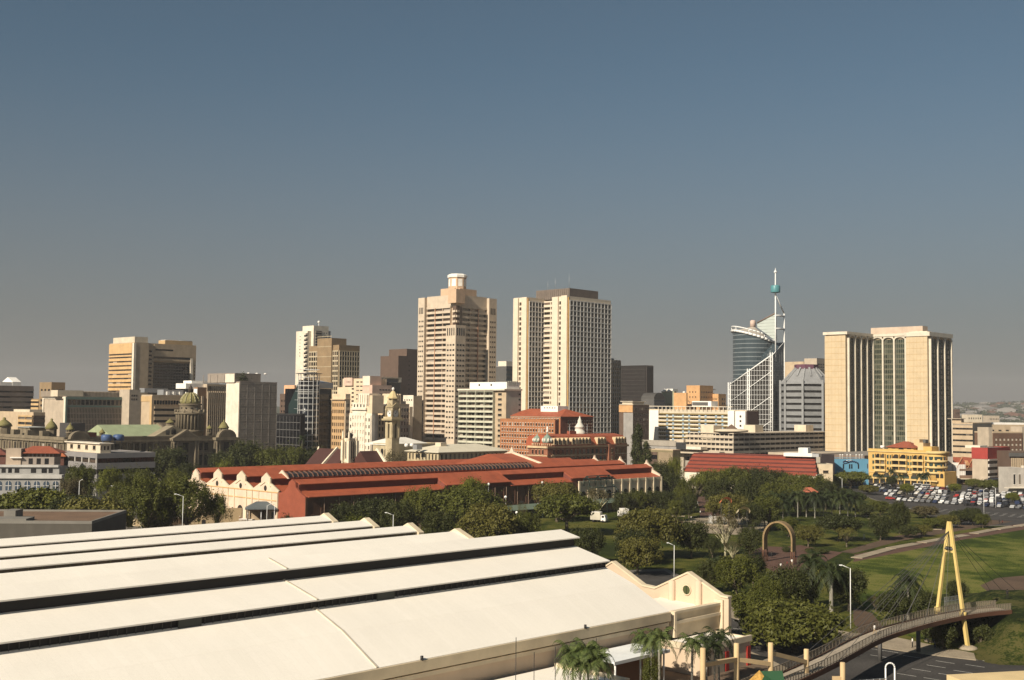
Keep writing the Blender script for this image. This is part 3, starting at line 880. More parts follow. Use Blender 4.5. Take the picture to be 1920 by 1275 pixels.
# cream dutch gables on the left end, and small parapets on the right end
def gable(name, x, y0, s=1, t=.8, mat=PINKC, hi=18.0):
    c = y0+BW/2
    g = MB()
    P = [(y0+.02,0),(y0+BW-.02,0),(y0+BW-.02,12.6),(c+4.4,13.9),(c+2.9,14.6),(c+2.3,14.7),(c+2.3,hi-1.6),(c+1.5,hi-1.2),(c,hi-.2),(c-1.5,hi-1.2),(c-2.3,hi-1.6),(c-2.3,14.7),(c-2.9,14.6),(c-4.4,13.9),(y0+.02,12.6)]
    g.extr(P, idf, x, x+t, mat)
    # mouldings
    P2 = P[2:]
    for a, b_ in zip(P2[:-1], P2[1:]):
        g.bar((x+t/2-.1,a[0],a[1]+.1),(x+t/2-.1,b_[0],b_[1]+.1),.34,CAPC,4)
    for zz in (12.2, 9.6): g.box(x-.18, x-.01, y0+.1, y0+BW-.1, zz, zz+.28, surf("ochre_moulding",(.62,.38,.17)))
    g.bar((x-.1,c-3,14.0),(x-.1,c,hi-2.6),.2,CAPC,4); g.bar((x-.1,c+3,14.0),(x-.1,c,hi-2.6),.2,CAPC,4)
    for yy in (y0+.3, c-3.6, c+3.6): g.box(x-.22, x-.01, yy-.2, yy+.2, 0, 12.1, CAPC)
    g.lathe([(.3,0),(.35,.4),(.12,.6),(.0,1.0)], mat, (x+t/2,c,hi-.5), 8)
    o = g.build(name, ws.root)
    # round opening and three arched ones
    q = MB(); n = 12
    ring = [(.8*math.cos(2*math.pi*i/n), 13.4+.9*math.sin(2*math.pi*i/n)) for i in range(n)]
    q.add([(x-.06,c+a,d) for a,d in ring],[tuple(range(n))],GL_DARK); q.build("round_window", o)
    for dy, hw, ht in ((-4.4,.9,6.2),(0,1.6,7.2),(4.4,.9,6.2)):
        q = MB(); pts = [(c+dy-hw,1.0),(c+dy+hw,1.0)]+[(c+dy+hw*math.cos(math.pi*i/8),ht-hw+hw*math.sin(math.pi*i/8)) for i in range(9)]
        q.add([(x-.08,a,d) for a,d in pts],[tuple(range(len(pts)))],GL_DARK); q.build("arched_window", o)
for k in (1, 2, 3): gable("dutch_gable", -.6, BW*k)
g4 = ws.mb("small_gable"); c4 = BW*4+BW/2
g4.extr([(BW*4+.1,0),(BW*5,0),(BW*5,13),(c4+2.5,14),(c4+2,15.8),(c4,17.6),(c4-2,15.8),(c4-2.5,14),(BW*4+.1,13)], idf, -.5, .1, PINKC)
for k in range(0, 3):
    c = BW*k+BW/2; g = ws.mb("end_parapet"); e_ = 0 if k else -.9
    g.extr([(BW*k,10.8),(BW*k,12.6),(c-3.4,14.4),(c-3.0,16.2+e_),(c-1.2,17.6+e_),(c-.5,18.2+e_),(c,19.4+e_),(c+.5,18.2+e_),(c+1.2,17.6+e_),(c+3.0,16.2+e_),(c+3.4,14.4),(BW*k+BW,12.6),(BW*k+BW,10.8)], idf, WLEN-.3, WLEN+.55, PINKC)
ws.done()
# green verandah along the front and the steel arch frames
vr = MB()
GRN = surf("green_verandah_roof", (.13,.17,.13), rough=.6)
vx0, vx1 = ws.xr(930), ws.xr(1225)
vr.extr([(-6.5,3.6),(-.4,4.8),(-.4,4.6),(-6.5,3.4)], idf, vx0, vx1, GRN)
vo = empty("verandah", ws.C, "long green verandah roof along the front of the red-roofed workshop", "verandah", rz=WTH)
vr.build("roof", vo)
n = 20
for i in range(n+1):
    x = vx0+(vx1-vx0)*i/n; q = MB(); q.bar((x,-6.2,0),(x,-6.2,3.5),.12,GRN,6); q.build("post", vo)
so = empty("porch_frame", ws.C, "dark green steel porch frame standing over the workshop entrance", "porch", rz=WTH)
xa, xb = ws.xr(1092), ws.xr(1134)
DG = surf("dark_green_steel", (.018,.028,.022), rough=.4)
for x in (xa, (xa+xb)/2, xb):
    q = MB()
    P = [(x,-7,0),(x,-7,7.5),(x,-5.5,9.6),(x,-3.8,10.2),(x,-3.8,12.6),(x,-2.4,13.8),(x,-1.0,12.6),(x,-1.0,10.0)]
    for a, c in zip(P[:-1],P[1:]): q.bar(a,c,.24,DG,6)
    q.build("arch", so)
q = MB()
for y_,z_ in ((-7,7.5),(-5.5,9.6),(-3.8,12.6),(-2.4,13.8),(-1.0,12.6)): q.bar((xa,y_,z_),(xb,y_,z_),.2,DG,6)
q.build("rail", so)
for i, (pxx, pyy) in enumerate(((948,932),(1009,929),(1017,905),(916,908))):
    pass
# ------------------------------------------------------------------ the city: left half
DGREYB = surf("taupe_concrete", (.21,.165,.135), streak=.12)
OCHRE = surf("ochre_concrete", (.50,.34,.17), streak=.12)
PINKB = surf("pinkish_render", (.62,.44,.34), streak=.1)
BRN2 = surf("brown_tile_cladding", (.26,.18,.10), streak=.1, fine=.06)

# far left dark office
b = Bld("office_block", "dark brown low office with ribbon windows at the left edge of the picture", -46, 900)
W = b.xr(61); t = b.z(726, W); b.box("wall", 0, W, 0, 40, 0, t, DGREYB); b.bands('R', 0, 0, W, t-34, t-1.5, 8, DGREYB, GL_BLACK, fh=.34, d=.5)
b.box("plant_room", b.xr(2), b.xr(42), 5, 25, t, b.z(717, 40, 5), WHITE)
x0, x1 = b.xr(26), b.xr(42); zz = b.z(717, 40, 5)
b.mb("plant_room").extr([(4.8,t),(4.8,zz+.2),(15,zz+4),(25,zz+.2),(25,t)], lambda a,y,z:(a,y,z), x0, x1, WHITE)
b.cap(0, W, 0, 40, t, DGREYB, .8); b.done()
b = Bld("apartment_tower", "brown stepped tower with a lit left face behind the far left offices", 94, 880)
W, L = b.xr(120), b.yl(72); t = b.z(719); b.box("wall", 0, W, 0, L, 0, t, BRN2); b.cap(0, W, 0, L, t, BRN2)
b.punch('L', 0, 1, L-1, t-30, t-3, 3, 7, GL_DARK, .5, .4, BRN2); b.punch('R', 0, 1, W-1, t-30, t-3, 4, 7, GL_DARK, .4, .4, BRN2)
b.box("stepped_wing", -.1, W*.6, L, b.yl(58), 0, b.z(748), BRN2); b.bands('L', -.1, L, b.yl(58), b.z(790), b.z(750), 5, OCHRE, GL_DARK, d=.4)
b.done()
b = Bld("office_block", "ochre low block with deep balconies below the brown stepped tower", 62, 720)
W, L = b.xr(84), b.yl(-30); t = b.z(776); b.box("wall", 0, W, 0, L, 0, t, TAN); b.cap(0, W, 0, L, t, TAN)
b.bands('L', 0, 0, b.yl(36), 6, t-1, 8, OCHRE, GL_DARK, fh=.5, d=.9, nm=2); b.bands('R', 0, 0, W, 6, t-1, 8, BROWN, GL_BLACK, d=.4)
b.box("plant_room", 1, 9, b.yl(52), b.yl(22), t, b.z(768), CREAM); b.done()
# cream building with ribs
b = Bld("office_block", "wide grey ribbed office with a teal frame and cream-framed blank left end", 123, 770)
W, L = b.xr(241), b.yl(80); t = b.z(744)
TEAL = surf("teal_painted_frame", (.14,.20,.17), streak=.1); RIBC = surf("grey_brown_fins", (.27,.22,.17), streak=.1)
b.box("wall", 0, W, 0, L, 0, t, RIBC); b.box("end_panel", -.12, -.01, 2.6, L-2, 3, t-1.3, BEIGE)
b.box("end_frame", -.7, -.02, 0, 2.4, 0, t, CREAM_LT); b.box("end_frame", -.7, -.02, L-1.9, L, 0, t, CREAM_LT); b.box("end_frame", -.7, -.02, 2.4, L-1.9, t-1.2, t, CREAM_LT)
b.box("teal_frame", -.75, .4, -.75, -.02, 0, t+.1, TEAL); b.box("teal_frame", .4, W+.2, -.75, -.02, t-1.6, t+.1, TEAL); b.box("teal_frame", W-.9, W+.2, -.75, -.02, 0, t-1.6, TEAL)
b.box("teal_frame", .4, W-.9, -.6, -.02, t-6.6, t-5.6, TEAL)
b.punch('R', 0, .8, W-1.2, t-5.2, t-1.9, 14, 1, GL_BLACK, .68, .95); b.ribs('R', 0, .8, W-1.3, 2, t-6.7, 40, RIBC, .35, .6)
b.bands('R', 0, .8, W-1.3, t-44, t-7, 10, RIBC, GL_DARK, fh=.75, d=.2)
b.cap(0, W, 0, L, t, RIBC, .5); t2 = b.z(734, 20, 6)
b.box("upper_storey", -2, b.xr(232, 6), 6, L, t, t2, RIBC); b.ribs('R', 6, 14, b.xr(232, 6), t, t2, 30, BEIGE, .3, .4); b.box("plant_room", -4, 13.5, 4.5, 15, t+.2, t2+.5, CREAM); b.box("plant_room", 60, 78, 9, 16, t2, t2+3, METAL)
antenna(b, 50, 9, t2, 8); b.done()
# tan tower
b = Bld("office_tower", "tan tower with a sunlit orange striped left face and a deep dark glazed recess", 248, 870)
L = b.yl(202); W1 = b.xr(275); t = b.z(643); W = b.xr(363)
b.box("core", 0, W1, 0, L, 0, t, TAN); b.box("white_edge", -.5, -.02, -.3, 2.6, 0, t, CREAM_LT); b.box("white_edge", -.5, 1.2, -.3, -.02, 0, t, CREAM_LT)
lit = surf("sunlit_tan_spandrel", (.56,.36,.17), streak=.1)  # warmer, lighter tan paints the sun on the left face
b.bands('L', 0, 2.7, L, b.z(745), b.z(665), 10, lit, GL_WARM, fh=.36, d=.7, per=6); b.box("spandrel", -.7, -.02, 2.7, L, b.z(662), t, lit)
b.win('L', 0, 2.7, L, b.z(672), b.z(663), GL_DARK)
b.box("plant_room", 1, b.xr(273,2), 2, L-3, t, b.z(631, 1, 2), CREAM); b.cap(0, W1, 0, L, t, TAN, .6)
y2 = 9.0; W2 = b.xr(364, y2); xa = b.xr(285, y2); xb = b.xr(355, y2); t2 = b.z(649, W2, y2)
b.box("wing", W1, W2, y2+3, y2+26, 0, t2, TAN)
b.box("wing", W1, xa, y2, y2+3, 0, t2, TAN); b.box("wing", xa, W2, y2-.4, y2+2.9, b.z(679, W2, y2), t2-.1, TAN); b.box("slanted_pier", xb, W2, y2-.3, y2+2.9, 0, b.z(679, W2, y2), TAN)
b.mb("slanted_pier").extr([(y2-2.6,b.z(745,xb,y2)),(y2-1.6,b.z(745,xb,y2)),(y2+.4,b.z(672,xb,y2)),(y2-.6,b.z(672,xb,y2))], lambda a,y,z:(a,y,z), xb-.8, xb+1.2, CREAM_LT)
zlo, zhi = b.z(748, xa, y2), b.z(679, xa, y2)
b.bands('R', y2+3, xa, xb, zlo, zhi, 12, surf("dark_ribbed_metal", (.12,.10,.085), rough=.6), GL_BLACK, fh=.5, d=.5, nm=14)
b.win('R', y2-.4, xa, xb, b.z(672, xa, y2), b.z(668, xa, y2), GL_BLACK); b.win('R', y2-.4, xa+1, xa+(xb-xa)*.5, b.z(657, xa, y2), b.z(654, xa, y2), GL_BLACK)
b.punch('R', y2, xa-4.5, xa-1, zlo, b.z(655, xa, y2), 1, 12, GL_BLACK, .7, .35); b.punch('R', y2-.3, xb+3, W2-.4, zlo, zhi, 1, 11, GL_BLACK, .8, .35)
b.cap(W1, W2, y2, y2+26, t2, TAN, .5)
b.box("rooftop_block", b.xr(308, y2), W2-2, y2+2, y2+12, t2, t2+3.6, OCHRE); b.box("plant_room", b.xr(312,y2), b.xr(334, y2), y2+4, y2+12, t2+3.6, b.z(639, xb, y2), WHITE)
for x in (b.xr(340,y2), b.xr(350,y2), W2-2.4): b.mb("roof_frame").bar((x,y2+2.2,t2+3.5),(x,y2+2.2,b.z(640,x,y2)),.2,METAL,5)
b.mb("roof_frame").bar((b.xr(334,y2),y2+2.2,b.z(640,W2,y2)),(W2-2.4,y2+2.2,b.z(640,W2,y2)),.2,METAL,5); b.done()
# lower tan block in front of the tower
b = Bld("office_block", "plain tan side block joined below the striped tan tower", 241, 790)
W = b.xr(262); t = b.z(733); b.box("wall", 0, W, 0, 14, 0, t, BEIGE); b.cap(0, W, 0, 14, t, BEIGE); b.punch('R', 0, 1, W-2, b.z(752), b.z(738), 3, 2, GL_BLACK, .7, .5); b.done()
b = Bld("office_block", "low tan office with dark ribbon windows beside the domed city hall", 284, 750)
W, L = b.xr(352), b.yl(264); t = b.z(743); b.box("wall", 0, W, 0, L, 0, t, TAN); b.box("end_wall", -.3, -.02, 0, 2.5, 0, t, OCHRE); b.box("end_wall", -.3, -.02, 2.5, L, b.z(753), t, OCHRE)  # ochre strips put the sunlit orange of the left end into its colour
b.bands('R', 0, 1.5, W-.5, t-36, t-6.5, 8, TAN, GL_BLACK, fh=.42, d=.6); b.punch('R', 0, 1, W-1, t-5.5, t-2.2, 12, 1, GL_BLACK, .7, .8, TAN); b.cap(0, W, 0, L, t, TAN)
b.box("plant_room", 10, W*.95, 4, 12, t, t+4.4, METAL); b.box("plant_room", W*.45, W*.75, 6, 12, t+4.4, b.z(735,W*.6,6), WHITE)
for i in range(7): b.box("plant_duct", 12+i*4.5, 14+i*4.5, 3, 3.9, t+.1, t+3.2, WHITE)
b.done()
# pilastered building with brown piers
b = Bld("office_block", "tall pilastered office with brown corner piers and a white left edge", 369, 730)
W, L = b.xr(444), b.yl(361); t = b.z(729); BP = surf("brown_stone_pier", (.24,.145,.085), streak=.1); LB = surf("light_brown_pilaster", (.42,.34,.25), streak=.1)
b.box("wall", 0, W, 0, L, 0, t, BP); b.box("white_end", -.4, -.02, 0, L, 0, t, WHITE); b.cap(0, W, 0, L, t, BP)
c0, c1 = b.xr(386), b.xr(430); b.box("centre_block", c0, c1, -.4, L, 0, b.z(720, c0), LB)
b.bands('R', -.4, c0+.5, c1-.5, 4, t-2, 12, BP, GL_DARK, fh=.7, d=.15); b.ribs('R', -.4, c0+.4, c1-.4, 4, t-1.5, 11, LB, .65, .8); b.punch('R', -.4, c0+.6, c1-.6, t-1, t+2, 12, 1, GL_BLACK, .6, .95)
for (u, v) in ((2.6, c0-2.2), (c1+2.2, W-2.2)):
    b.bands('R', 0, u, v, 6, t-5, 12, BP, GL_DARK, fh=.75, d=.1); b.ribs('R', 0, u, v, 6, t-4.5, 3, LB, .55, .5)
b.box("plant_room", -6, c0+2, 4, 16, t, b.z(719, 0, 4), WHITE); b.box("plant_room", c0-6, c0+14, 8, 18, b.z(720,c0), b.z(714, c0, 8), WHITE); b.done()
# grey gridded block
b = Bld("office_tower", "big grey block faced with a fine square grid beside a white end wall", 448, 700)
W, L = b.xr(518), b.yl(424); t = b.z(717); GG = surf("grey_brown_screen", (.27,.225,.185), streak=.06, fine=.12)
GG2 = surf("grey_screen_joint", (.33,.285,.24), streak=.06)
b.box("wall", 0, W, 0, L, 0, t, GG); b.box("white_end", -.5, -.02, 0, L, 0, t-.2, CREAM_LT); b.cap(0, W, 0, L, t, GG, .6)
for i in range(6): b.fbox("wall", 'R', 0, W*i/5-.18 if i else 0, W*i/5+.18 if i < 5 else W, -.02, .10, 2.5, t-.5, GG2)
nf = 11
for j in range(nf+1): b.fbox("wall", 'R', 0, .02, W-.02, -.02, .12, 2.5+(t-3.2)*j/nf, 2.5+(t-3.2)*j/nf+.3, GG2)
for j in range(nf*3): b.fbox("wall", 'R', 0, .03, W-.03, -.02, .06, 2.5+(t-3.2)*j/(nf*3), 2.5+(t-3.2)*j/(nf*3)+.2, GG2)
for i in range(41): b.fbox("wall", 'R', 0, W*i/41, W*i/41+.12, -.02, .045, 2.5, t-.6, GG2)
t2 = b.z(701, 0, 4); b.box("upper_block", -1, b.xr(487, 4), 4, b.yl(390), t, t2, GG); b.box("white_end", -1.4, -1.02, 4, b.yl(424), t, t2, CREAM_LT); b.cap(-1, b.xr(487,4), 4, b.yl(390), t2, GG, .5)
for i in range(4): b.fbox("wall", 'L', -1, b.yl(424)+i*8+1, b.yl(424)+i*8+1.4, 0, .3, t, t2-.4, GG2)
for x in (6, 10, 14): b.mb("rooftop_dish").lathe([(.1,0),(1.0,.3),(.9,.8),(.0,1.1)], WHITE, (x*1.5, 5, t2), 8)
bl = MB(); rg = random.Random(3)
for i in range(260):
    p = Vector((3+rg.gauss(0,1.6), 1.2+rg.gauss(0,.8), t+1.2+abs(rg.gauss(0,2.0)))); d = Vector((rg.uniform(-1,1),rg.uniform(-1,1),rg.uniform(-.4,1))).normalized()*.5; e = d.orthogonal().normalized()*.35
    bl.face([p-e, p+d, p+e, p-d], leafmat("ivy_leaf",[(0,(.02,.028,.01)),(1,(.05,.06,.02))]))
b.done()
o = bl.build("rooftop_shrub", None, fix=False); o.location = b.C; o.rotation_euler = (0,0,TH); tag(o, "dark shrub growing on the roof edge of the grey gridded block", "shrub")
# dark glass office with the cylindrical corner
b = Bld("office_tower", "black glass office with a glazed round corner under a thin disc roof", 586, 690)
W, L = b.xr(622), b.yl(566); t = b.z(729, 10)
b.box("black_glass_wall", 1, W, 1, 30, 0, t, GL_BLACK)
for j in range(14): b.fbox("glazing_bar", 'R', 1, 5, W, 0, .12, 2+j*(t-2)/14, 2.25+j*(t-2)/14, DKGREY)
for i in range(10): b.fbox("glazing_bar", 'R', 1, 5+(W-5)*i/9-.08, 5+(W-5)*i/9+.08, 0, .1, 0, t, DKGREY)
rc = 6.2; cyl = (.5, 5.0)
bands_ = MB(); gl_ = MB()
zt = b.z(713)
nfl = 15; fh_ = zt/nfl
for j in range(nfl):
    bands_.lathe([(rc,j*fh_),(rc,j*fh_+.9),(rc-.3,j*fh_+.92),(rc-.3,j*fh_)], surf("silver_band",(.36,.35,.33),rough=.3,metal=.5), (cyl[0],cyl[1],0), 28, False)
gl_.lathe([(rc-.25,0),(rc-.25,zt)], GL_BLACK, (cyl[0],cyl[1],0), 28)
b.sub("round_glazing", gl_); b.sub("silver_bands", bands_)
lat = MB(); zl = b.z(701)
for i in range(14):
    t_ = 2*math.pi*i/14; P = lambda z, r=rc+.1: (cyl[0]+r*math.cos(t_), cyl[1]+r*math.sin(t_), z)
    lat.bar(P(6), P(zl), .14, WMETAL, 4)
for z in [zt-8+k*2.4 for k in range(7)]:
    for i in range(14):
        a0, a1 = 2*math.pi*i/14, 2*math.pi*(i+1)/14
        lat.bar((cyl[0]+rc*math.cos(a0),cyl[1]+rc*math.sin(a0),z),(cyl[0]+rc*math.cos(a1),cyl[1]+rc*math.sin(a1),z),.12,WMETAL,4)
b.sub("steel_lattice", lat)
ds = MB(); ds.lathe([(.5,-.2),(7.8,.1),(7.9,.35),(.4,1.0)], surf("disc_roof",(.2,.19,.18),rough=.4,metal=.3), (cyl[0],cyl[1],zl), 30); b.sub("disc_roof", ds)
b.mb("sloping_roof").extr([(2,t+.3),(2,t+3.4),(14,b.z(713,8,8)),(24,t+3),(24,t+.3)], lambda a,y,z:(a,y,z), 5, W+2, surf("pale_metal_roof",(.5,.48,.45),rough=.4))
b.box("tan_slab", -1.2, .3, b.yl(575), b.yl(564)+1.5, 0, b.z(712, 0, 9), TAN)
TG = glass("teal_glass", [(0,(.02,.035,.035)),(.5,(.035,.055,.052)),(.8,(.05,.08,.075))],.1,.6)
y0, y1 = b.yl(564)+1.6, b.yl(553)
b.mb("sloping_glass").prism([(0,y0),(1,y0),(1,y1+7),(0,y1+7)], 0, [b.z(711,0,y0), b.z(711,0,y0), b.z(760,0,y1), b.z(760,0,y1)], TG)
for k in range(9):
    zz = 6+k*5.2; b.fbox("glazing_bar", 'L', 0, y0, y0+4+.5*(9-k), 0, .1, zz, zz+.25, METAL)
b.done()
b = Bld("office_block", "low black glass block at the foot of the round-cornered office", 563, 660)
W, L = b.xr(572), b.yl(519); t = b.z(779); b.box("wall", 0, W, 0, L, 0, t, GL_BLACK); b.cap(0, W, 0, L, t, DARK)
for j in range(8): b.fbox("glazing_bar", 'L', 0, 0, L, 0, .15, j*t/8, j*t/8+.35, DKGREY)
b.ribs('L', 0, 0, L, 0, t-.6, 7, DKGREY, .25, .2); b.done()
b = Bld("office_block", "dark maroon block topped with peach boxes left of the round-cornered office", 549, 780)
W, L = b.xr(556), b.yl(524); t = b.z(741); b.box("wall", 0, W, 0, L, 0, t, BROWN); b.cap(0, W, 0, L, t, BROWN); b.punch('L', 0, 1, L-1, t-34, t-2, 5, 9, GL_DARK, .45, .4); b.box("rooftop_box", 1, 8, .5, b.yl(529), t, b.z(722), surf("peach_render", (.66,.38,.22))); b.done()
# white tower with serrated balconies
b = Bld("apartment_tower", "slim white tower with serrated balconies and a radio mast on top", 577, 900)
L = b.yl(552); W = b.xr(590); t = b.z(620); WT = surf("cream_white_tower", (.68,.60,.48), streak=.1)
b.box("wall", 0, W, 2.6, L, 0, t, WT); y_ = b.yl(566)
b.punch('L', 0, b.yl(562), b.yl(557), b.z(670), b.z(627), 1, 7, GL_BLACK, .3, .22)
for j in range(26):
    zz = t-3-j*3.35
    b.mb("balcony").add([(0,2.5,zz),(0,7.5,zz),(-1.9,2.5,zz-.4),(0,2.5,zz+1.6),(0,7.5,zz+1.3),(-1.9,2.5,zz+.9)],[(0,1,2),(3,5,4),(0,2,5,3),(2,1,4,5),(1,0,3,4)],WT)
    b.win('L', 0, 2.8, 7.0, zz-1.6, zz-.1, GL_BLACK)
t2 = b.z(613, 2); b.box("upper_wall", W, b.xr(592), 1, 10, 0, b.z(618,4), WT)
x0 = b.xr(586); x1 = b.xr(612); b.box("core", x0-1, x1, -.5, 14, 0, t2+1.2, WT); b.box("core_recess", x0+1, x0+6.5, -.7, -.4, b.z(650,x0), b.z(620,x0), GL_BLACK)
for j in range(6): b.box("core_slab", x0+.8, x0+6.7, -1.0, -.4, b.z(650,x0)+j*2.2, b.z(650,x0)+j*2.2+.7, BEIGE)
b.punch('R', -.5, x0+8, x1-1, b.z(640,x0), b.z(620,x0), 2, 3, GL_BLACK, .3, .3)
b.box("stair_tower", x1, b.xr(621), 3, 10, 0, b.z(620, x1), surf("pale_blue_grey", (.35,.35,.34))); b.mb("antenna").bar((x0+7,4,t2),(x0+7,4,b.z(599,x0)),.35,WMETAL,6,.12); b.mb("antenna").lathe([(.9,0),(.9,1.4)], WHITE, (x0+7,4,b.z(604,x0)), 8); b.done()
# honeycomb tower
b = Bld("office_tower", "brown tower with honeycomb windows beside the slim white tower", 633, 850)
W, L = b.xr(672), b.yl(577); t = b.z(648); b.box("wall", 0, W, 0, L, 0, t, BRN2); b.cap(0, W, 0, L, t, BRN2, .6)
HC = surf("honeycomb_frame", (.46,.38,.26), streak=.08)
zb = b.z(770); zw = b.z(657)
n1, n2, nz = 4, 8, 12
b.grid('R', 0, .3, W-.3, zb, zw, n2, nz, HC, GL_DARK, .78, .72, .5)
b.grid('L', 0, .3, b.yl(622), zb, zw, 3, nz, HC, GL_WARM, .78, .72, .5); b.grid('L', 0, b.yl(595), L-.4, zb, zw, 4, nz, HC, GL_WARM, .78, .72, .5)
yc0, yc1 = b.yl(622), b.yl(595); tc_ = b.z(635, 0, yc0); b.box("core", -1.4, 12, yc0, yc1, 0, tc_, BRN2); b.cap(-1.4, 12, yc0, yc1, tc_, BRN2, .5)
for j in range(7): b.fbox("core_joint", 'L', -1.4, yc0, yc1, 0, .06, b.z(745,0,yc0)+j*7.4, b.z(745,0,yc0)+j*7.4+.35, HC)
b.done()
# dark brown tower
b = Bld("office_tower", "plain dark brown tower just left of the tall beige apartment tower", 745, 1000)
W = b.xr(800); xs_ = b.xr(761); b.box("wall", 0, W, 0, 24, 0, b.z(668), BROWN); b.box("upper_wall", xs_, W, .1, 24, b.z(668), b.z(654, xs_), BROWN); b.punch('R', 0, b.xr(763), b.xr(768), b.z(760), b.z(672), 1, 10, GL_BLACK, .4, .2); b.cap(0, xs_, 0, 24, b.z(668), BROWN, .5); b.done()
# dark ribbed block with light roof frame
b = Bld("office_block", "dark ribbed block with a pale roof frame behind the clock tower", 716, 900)
W = b.xr(750); t = b.z(716); b.box("wall", 0, W, 0, 20, 0, t, DARK); b.ribs('R', 0, .3, W-.3, 0, t, 14, DKGREY, .3, .5); b.box("roof_slab", -.5, W+.5, -.6, 20, b.z(709), b.z(707), CREAM); b.box("roof_pier", W-2, W+.3, -.5, 8, t, b.z(708.8), CREAM_LT); b.box("roof_pier", -.3, 2, -.5, 8, t, b.z(708.8), CREAM_LT); b.box("roof_wall", 2, W-2, 1, 18, t, b.z(708.8), GREY); b.done()
# cream deco group
CD = surf("cream_deco_stone", (.66,.52,.36), streak=.10); CDW = surf("ochre_window_surround", (.48,.31,.16))
b = Bld("office_block", "cream block with rows of brown-framed windows left of the clock tower", 647, 690)
W, L = b.xr(656), b.yl(622); t = b.z(741); b.box("wall", 0, W, 0, L, 0, t, CD); b.grid('L', 0, .6, L-.6, 4, t-3.5, 6, 10, CDW, GL_WARM, .62, .55, .45); b.cap(0, W, 0, L, t, CD, .8); b.box("cornice", -1.0, W, -.3, L+.3, t-2.8, t-2.2, TAN); b.punch('R', 0, .5, W-.5, 4, t-4, 2, 10, GL_DARK, .45, .5); b.done()
b = Bld("office_block", "tall cream stepped block with pink end boxes above the deco offices", 693, 740)
W, L = b.xr(724), b.yl(641); t = b.z(711); b.box("wall", 0, W, 0, L, 0, t, CD); b.cap(0, W, 0, L, t, CD, .5)
b.punch('L', 0, b.yl(688), b.yl(666), b.z(768), b.z(712), 3, 7, GL_DARK, .72, .28); b.box("end_box", -1.2, 6, b.yl(662), b.yl(646), b.z(723,0,12), b.z(708,0,12), PINKB); b.punch('L', -1.2, b.yl(659), b.yl(651), b.z(718,0,12), b.z(714,0,12), 3, 1, GL_BLACK, .4, .6)
b.box("pink_block", -1.5, W-6, -2, 6, 0, b.z(705), PINKB); b.box("cream_edge", -2, -1.52, -2, 5, b.z(723), b.z(705), CREAM_LT); b.box("low_wing", -2.4, W, -5, -2.02, 0, b.z(722,0,-5), PINKB); b.punch('R', -5, 3, W-1, b.z(756,0,-5), b.z(727,0,-5), 4, 4, GL_DARK, .7, .3)
b.punch('L', 0, b.yl(664), b.yl(657), b.z(795), b.z(725), 1, 9, GL_DARK, .6, .4); b.box("left_wing", .5, 9, L, b.yl(630), 0, b.z(726,0,L), CD); b.done()
b = Bld("office_block", "pale cream deco offices with a stepped centre and a carved name band", 697, 640)
W, L = b.xr(703), b.yl(655); t = b.z(775); b.box("wall", 0, W, 0, L, 0, t, CREAM_LT)
b.grid('L', 0, .4, L-.4, 4, t-1.2, 7, 8, CREAM_LT, GL_WARM, .42, .48, .5); ya, yb = b.yl(687), b.yl(661); tm = b.z(755); b.box("centre", -.3, 8, ya, yb, 0, tm, CREAM_LT); b.grid('L', -.3, ya+.3, yb-.3, 4, t, 5, 8, CREAM_LT, GL_WARM, .45, .5, .6)
b.box("name_band", -1.2, 0, ya-.6, yb+.6, b.z(769), b.z(765.5), CREAM_LT); b.punch('L', -.3, ya+.5, yb-.5, b.z(765), b.z(757), 4, 1, GL_DARK, .35, .7)
yc, yd = b.yl(692), b.yl(671); b.box("tower_top", 0, 8, yc, yd, tm-2, b.z(739), CREAM_LT); b.ribs('L', 0, yc, yd, tm-1, b.z(740), 5, CREAM_LT, .5, .5); b.cap(0, 8, yc, yd, b.z(739), CREAM_LT, .4); b.box("right_step", 0, 8, yc-2.5, ya, t, tm+4, CD); b.done()
# name band lettering as raised strokes, too small to read
b = Bld("office_block", "cream-topped ochre office tucked behind the left side of the clock tower", 728, 660)
W, L = b.xr(735), b.yl(698); t = b.z(761); b.box("wall", 0, W, 0, L, 0, t, CD); b.box("cornice", -2.2, W, -.3, L+.5, t-.2, t+1.3, CREAM_LT); b.grid('L', 0, .4, L-.4, 4, t-4, 5, 9, surf("sandy_pilaster",(.58,.43,.27)), GL_WARM, .55, .6, .5); b.punch('L', 0, .6, L-.6, t-3.6, t-.6, 5, 1, GL_BLACK, .7, .9); b.box("tall_block", 2, 10, 1, 8, t, b.z(738), CD); b.ribs('R', 1, 2, 9, t, b.z(738), 4, CD, .6, .6); b.done()
b = Bld("office_block", "taupe office with paired windows right of the clock tower", 745, 665)
W = b.xr(767); t = b.z(759); b.box("wall", 0, W, 0, 18, 0, t, surf("taupe_render",(.40,.32,.24),streak=.1)); b.punch('R', 0, .4, W-.3, 5, t-1, 4, 9, GL_DARK, .45, .55, BEIGE); b.cap(0, W, 0, 18, t, TAN, .6); b.box("cream_pier", W, b.xr(773), -.3, 8, 0, t-1, CD); b.box("upper_storey", 2, W, 3, 16, t, b.z(752,4), BEIGE); b.done()
b = Bld("office_block", "blank tan slab standing against the tall beige apartment tower", 775, 690)
W, L = b.xr(791), b.yl(756); t = b.z(744); b.box("wall", 0, W, 0, L, 0, t, TAN); b.box("cream_end", -.3, -.02, 0, L, t-12, b.z(741), CREAM_LT); b.cap(0, W, 0, L, t, TAN, .5); b.punch('L', -.3, .5, L-.5, b.z(752), b.z(748), 4, 1, GL_DARK, .4, .7); b.box("shaded_wing", W+.02, b.xr(797), 1.5, 14, 0, b.z(750), DGREYB); b.punch('R', 1.5, W+.5, b.xr(797), 4, b.z(752), 1, 9, GL_BLACK, .5, .4); b.done()
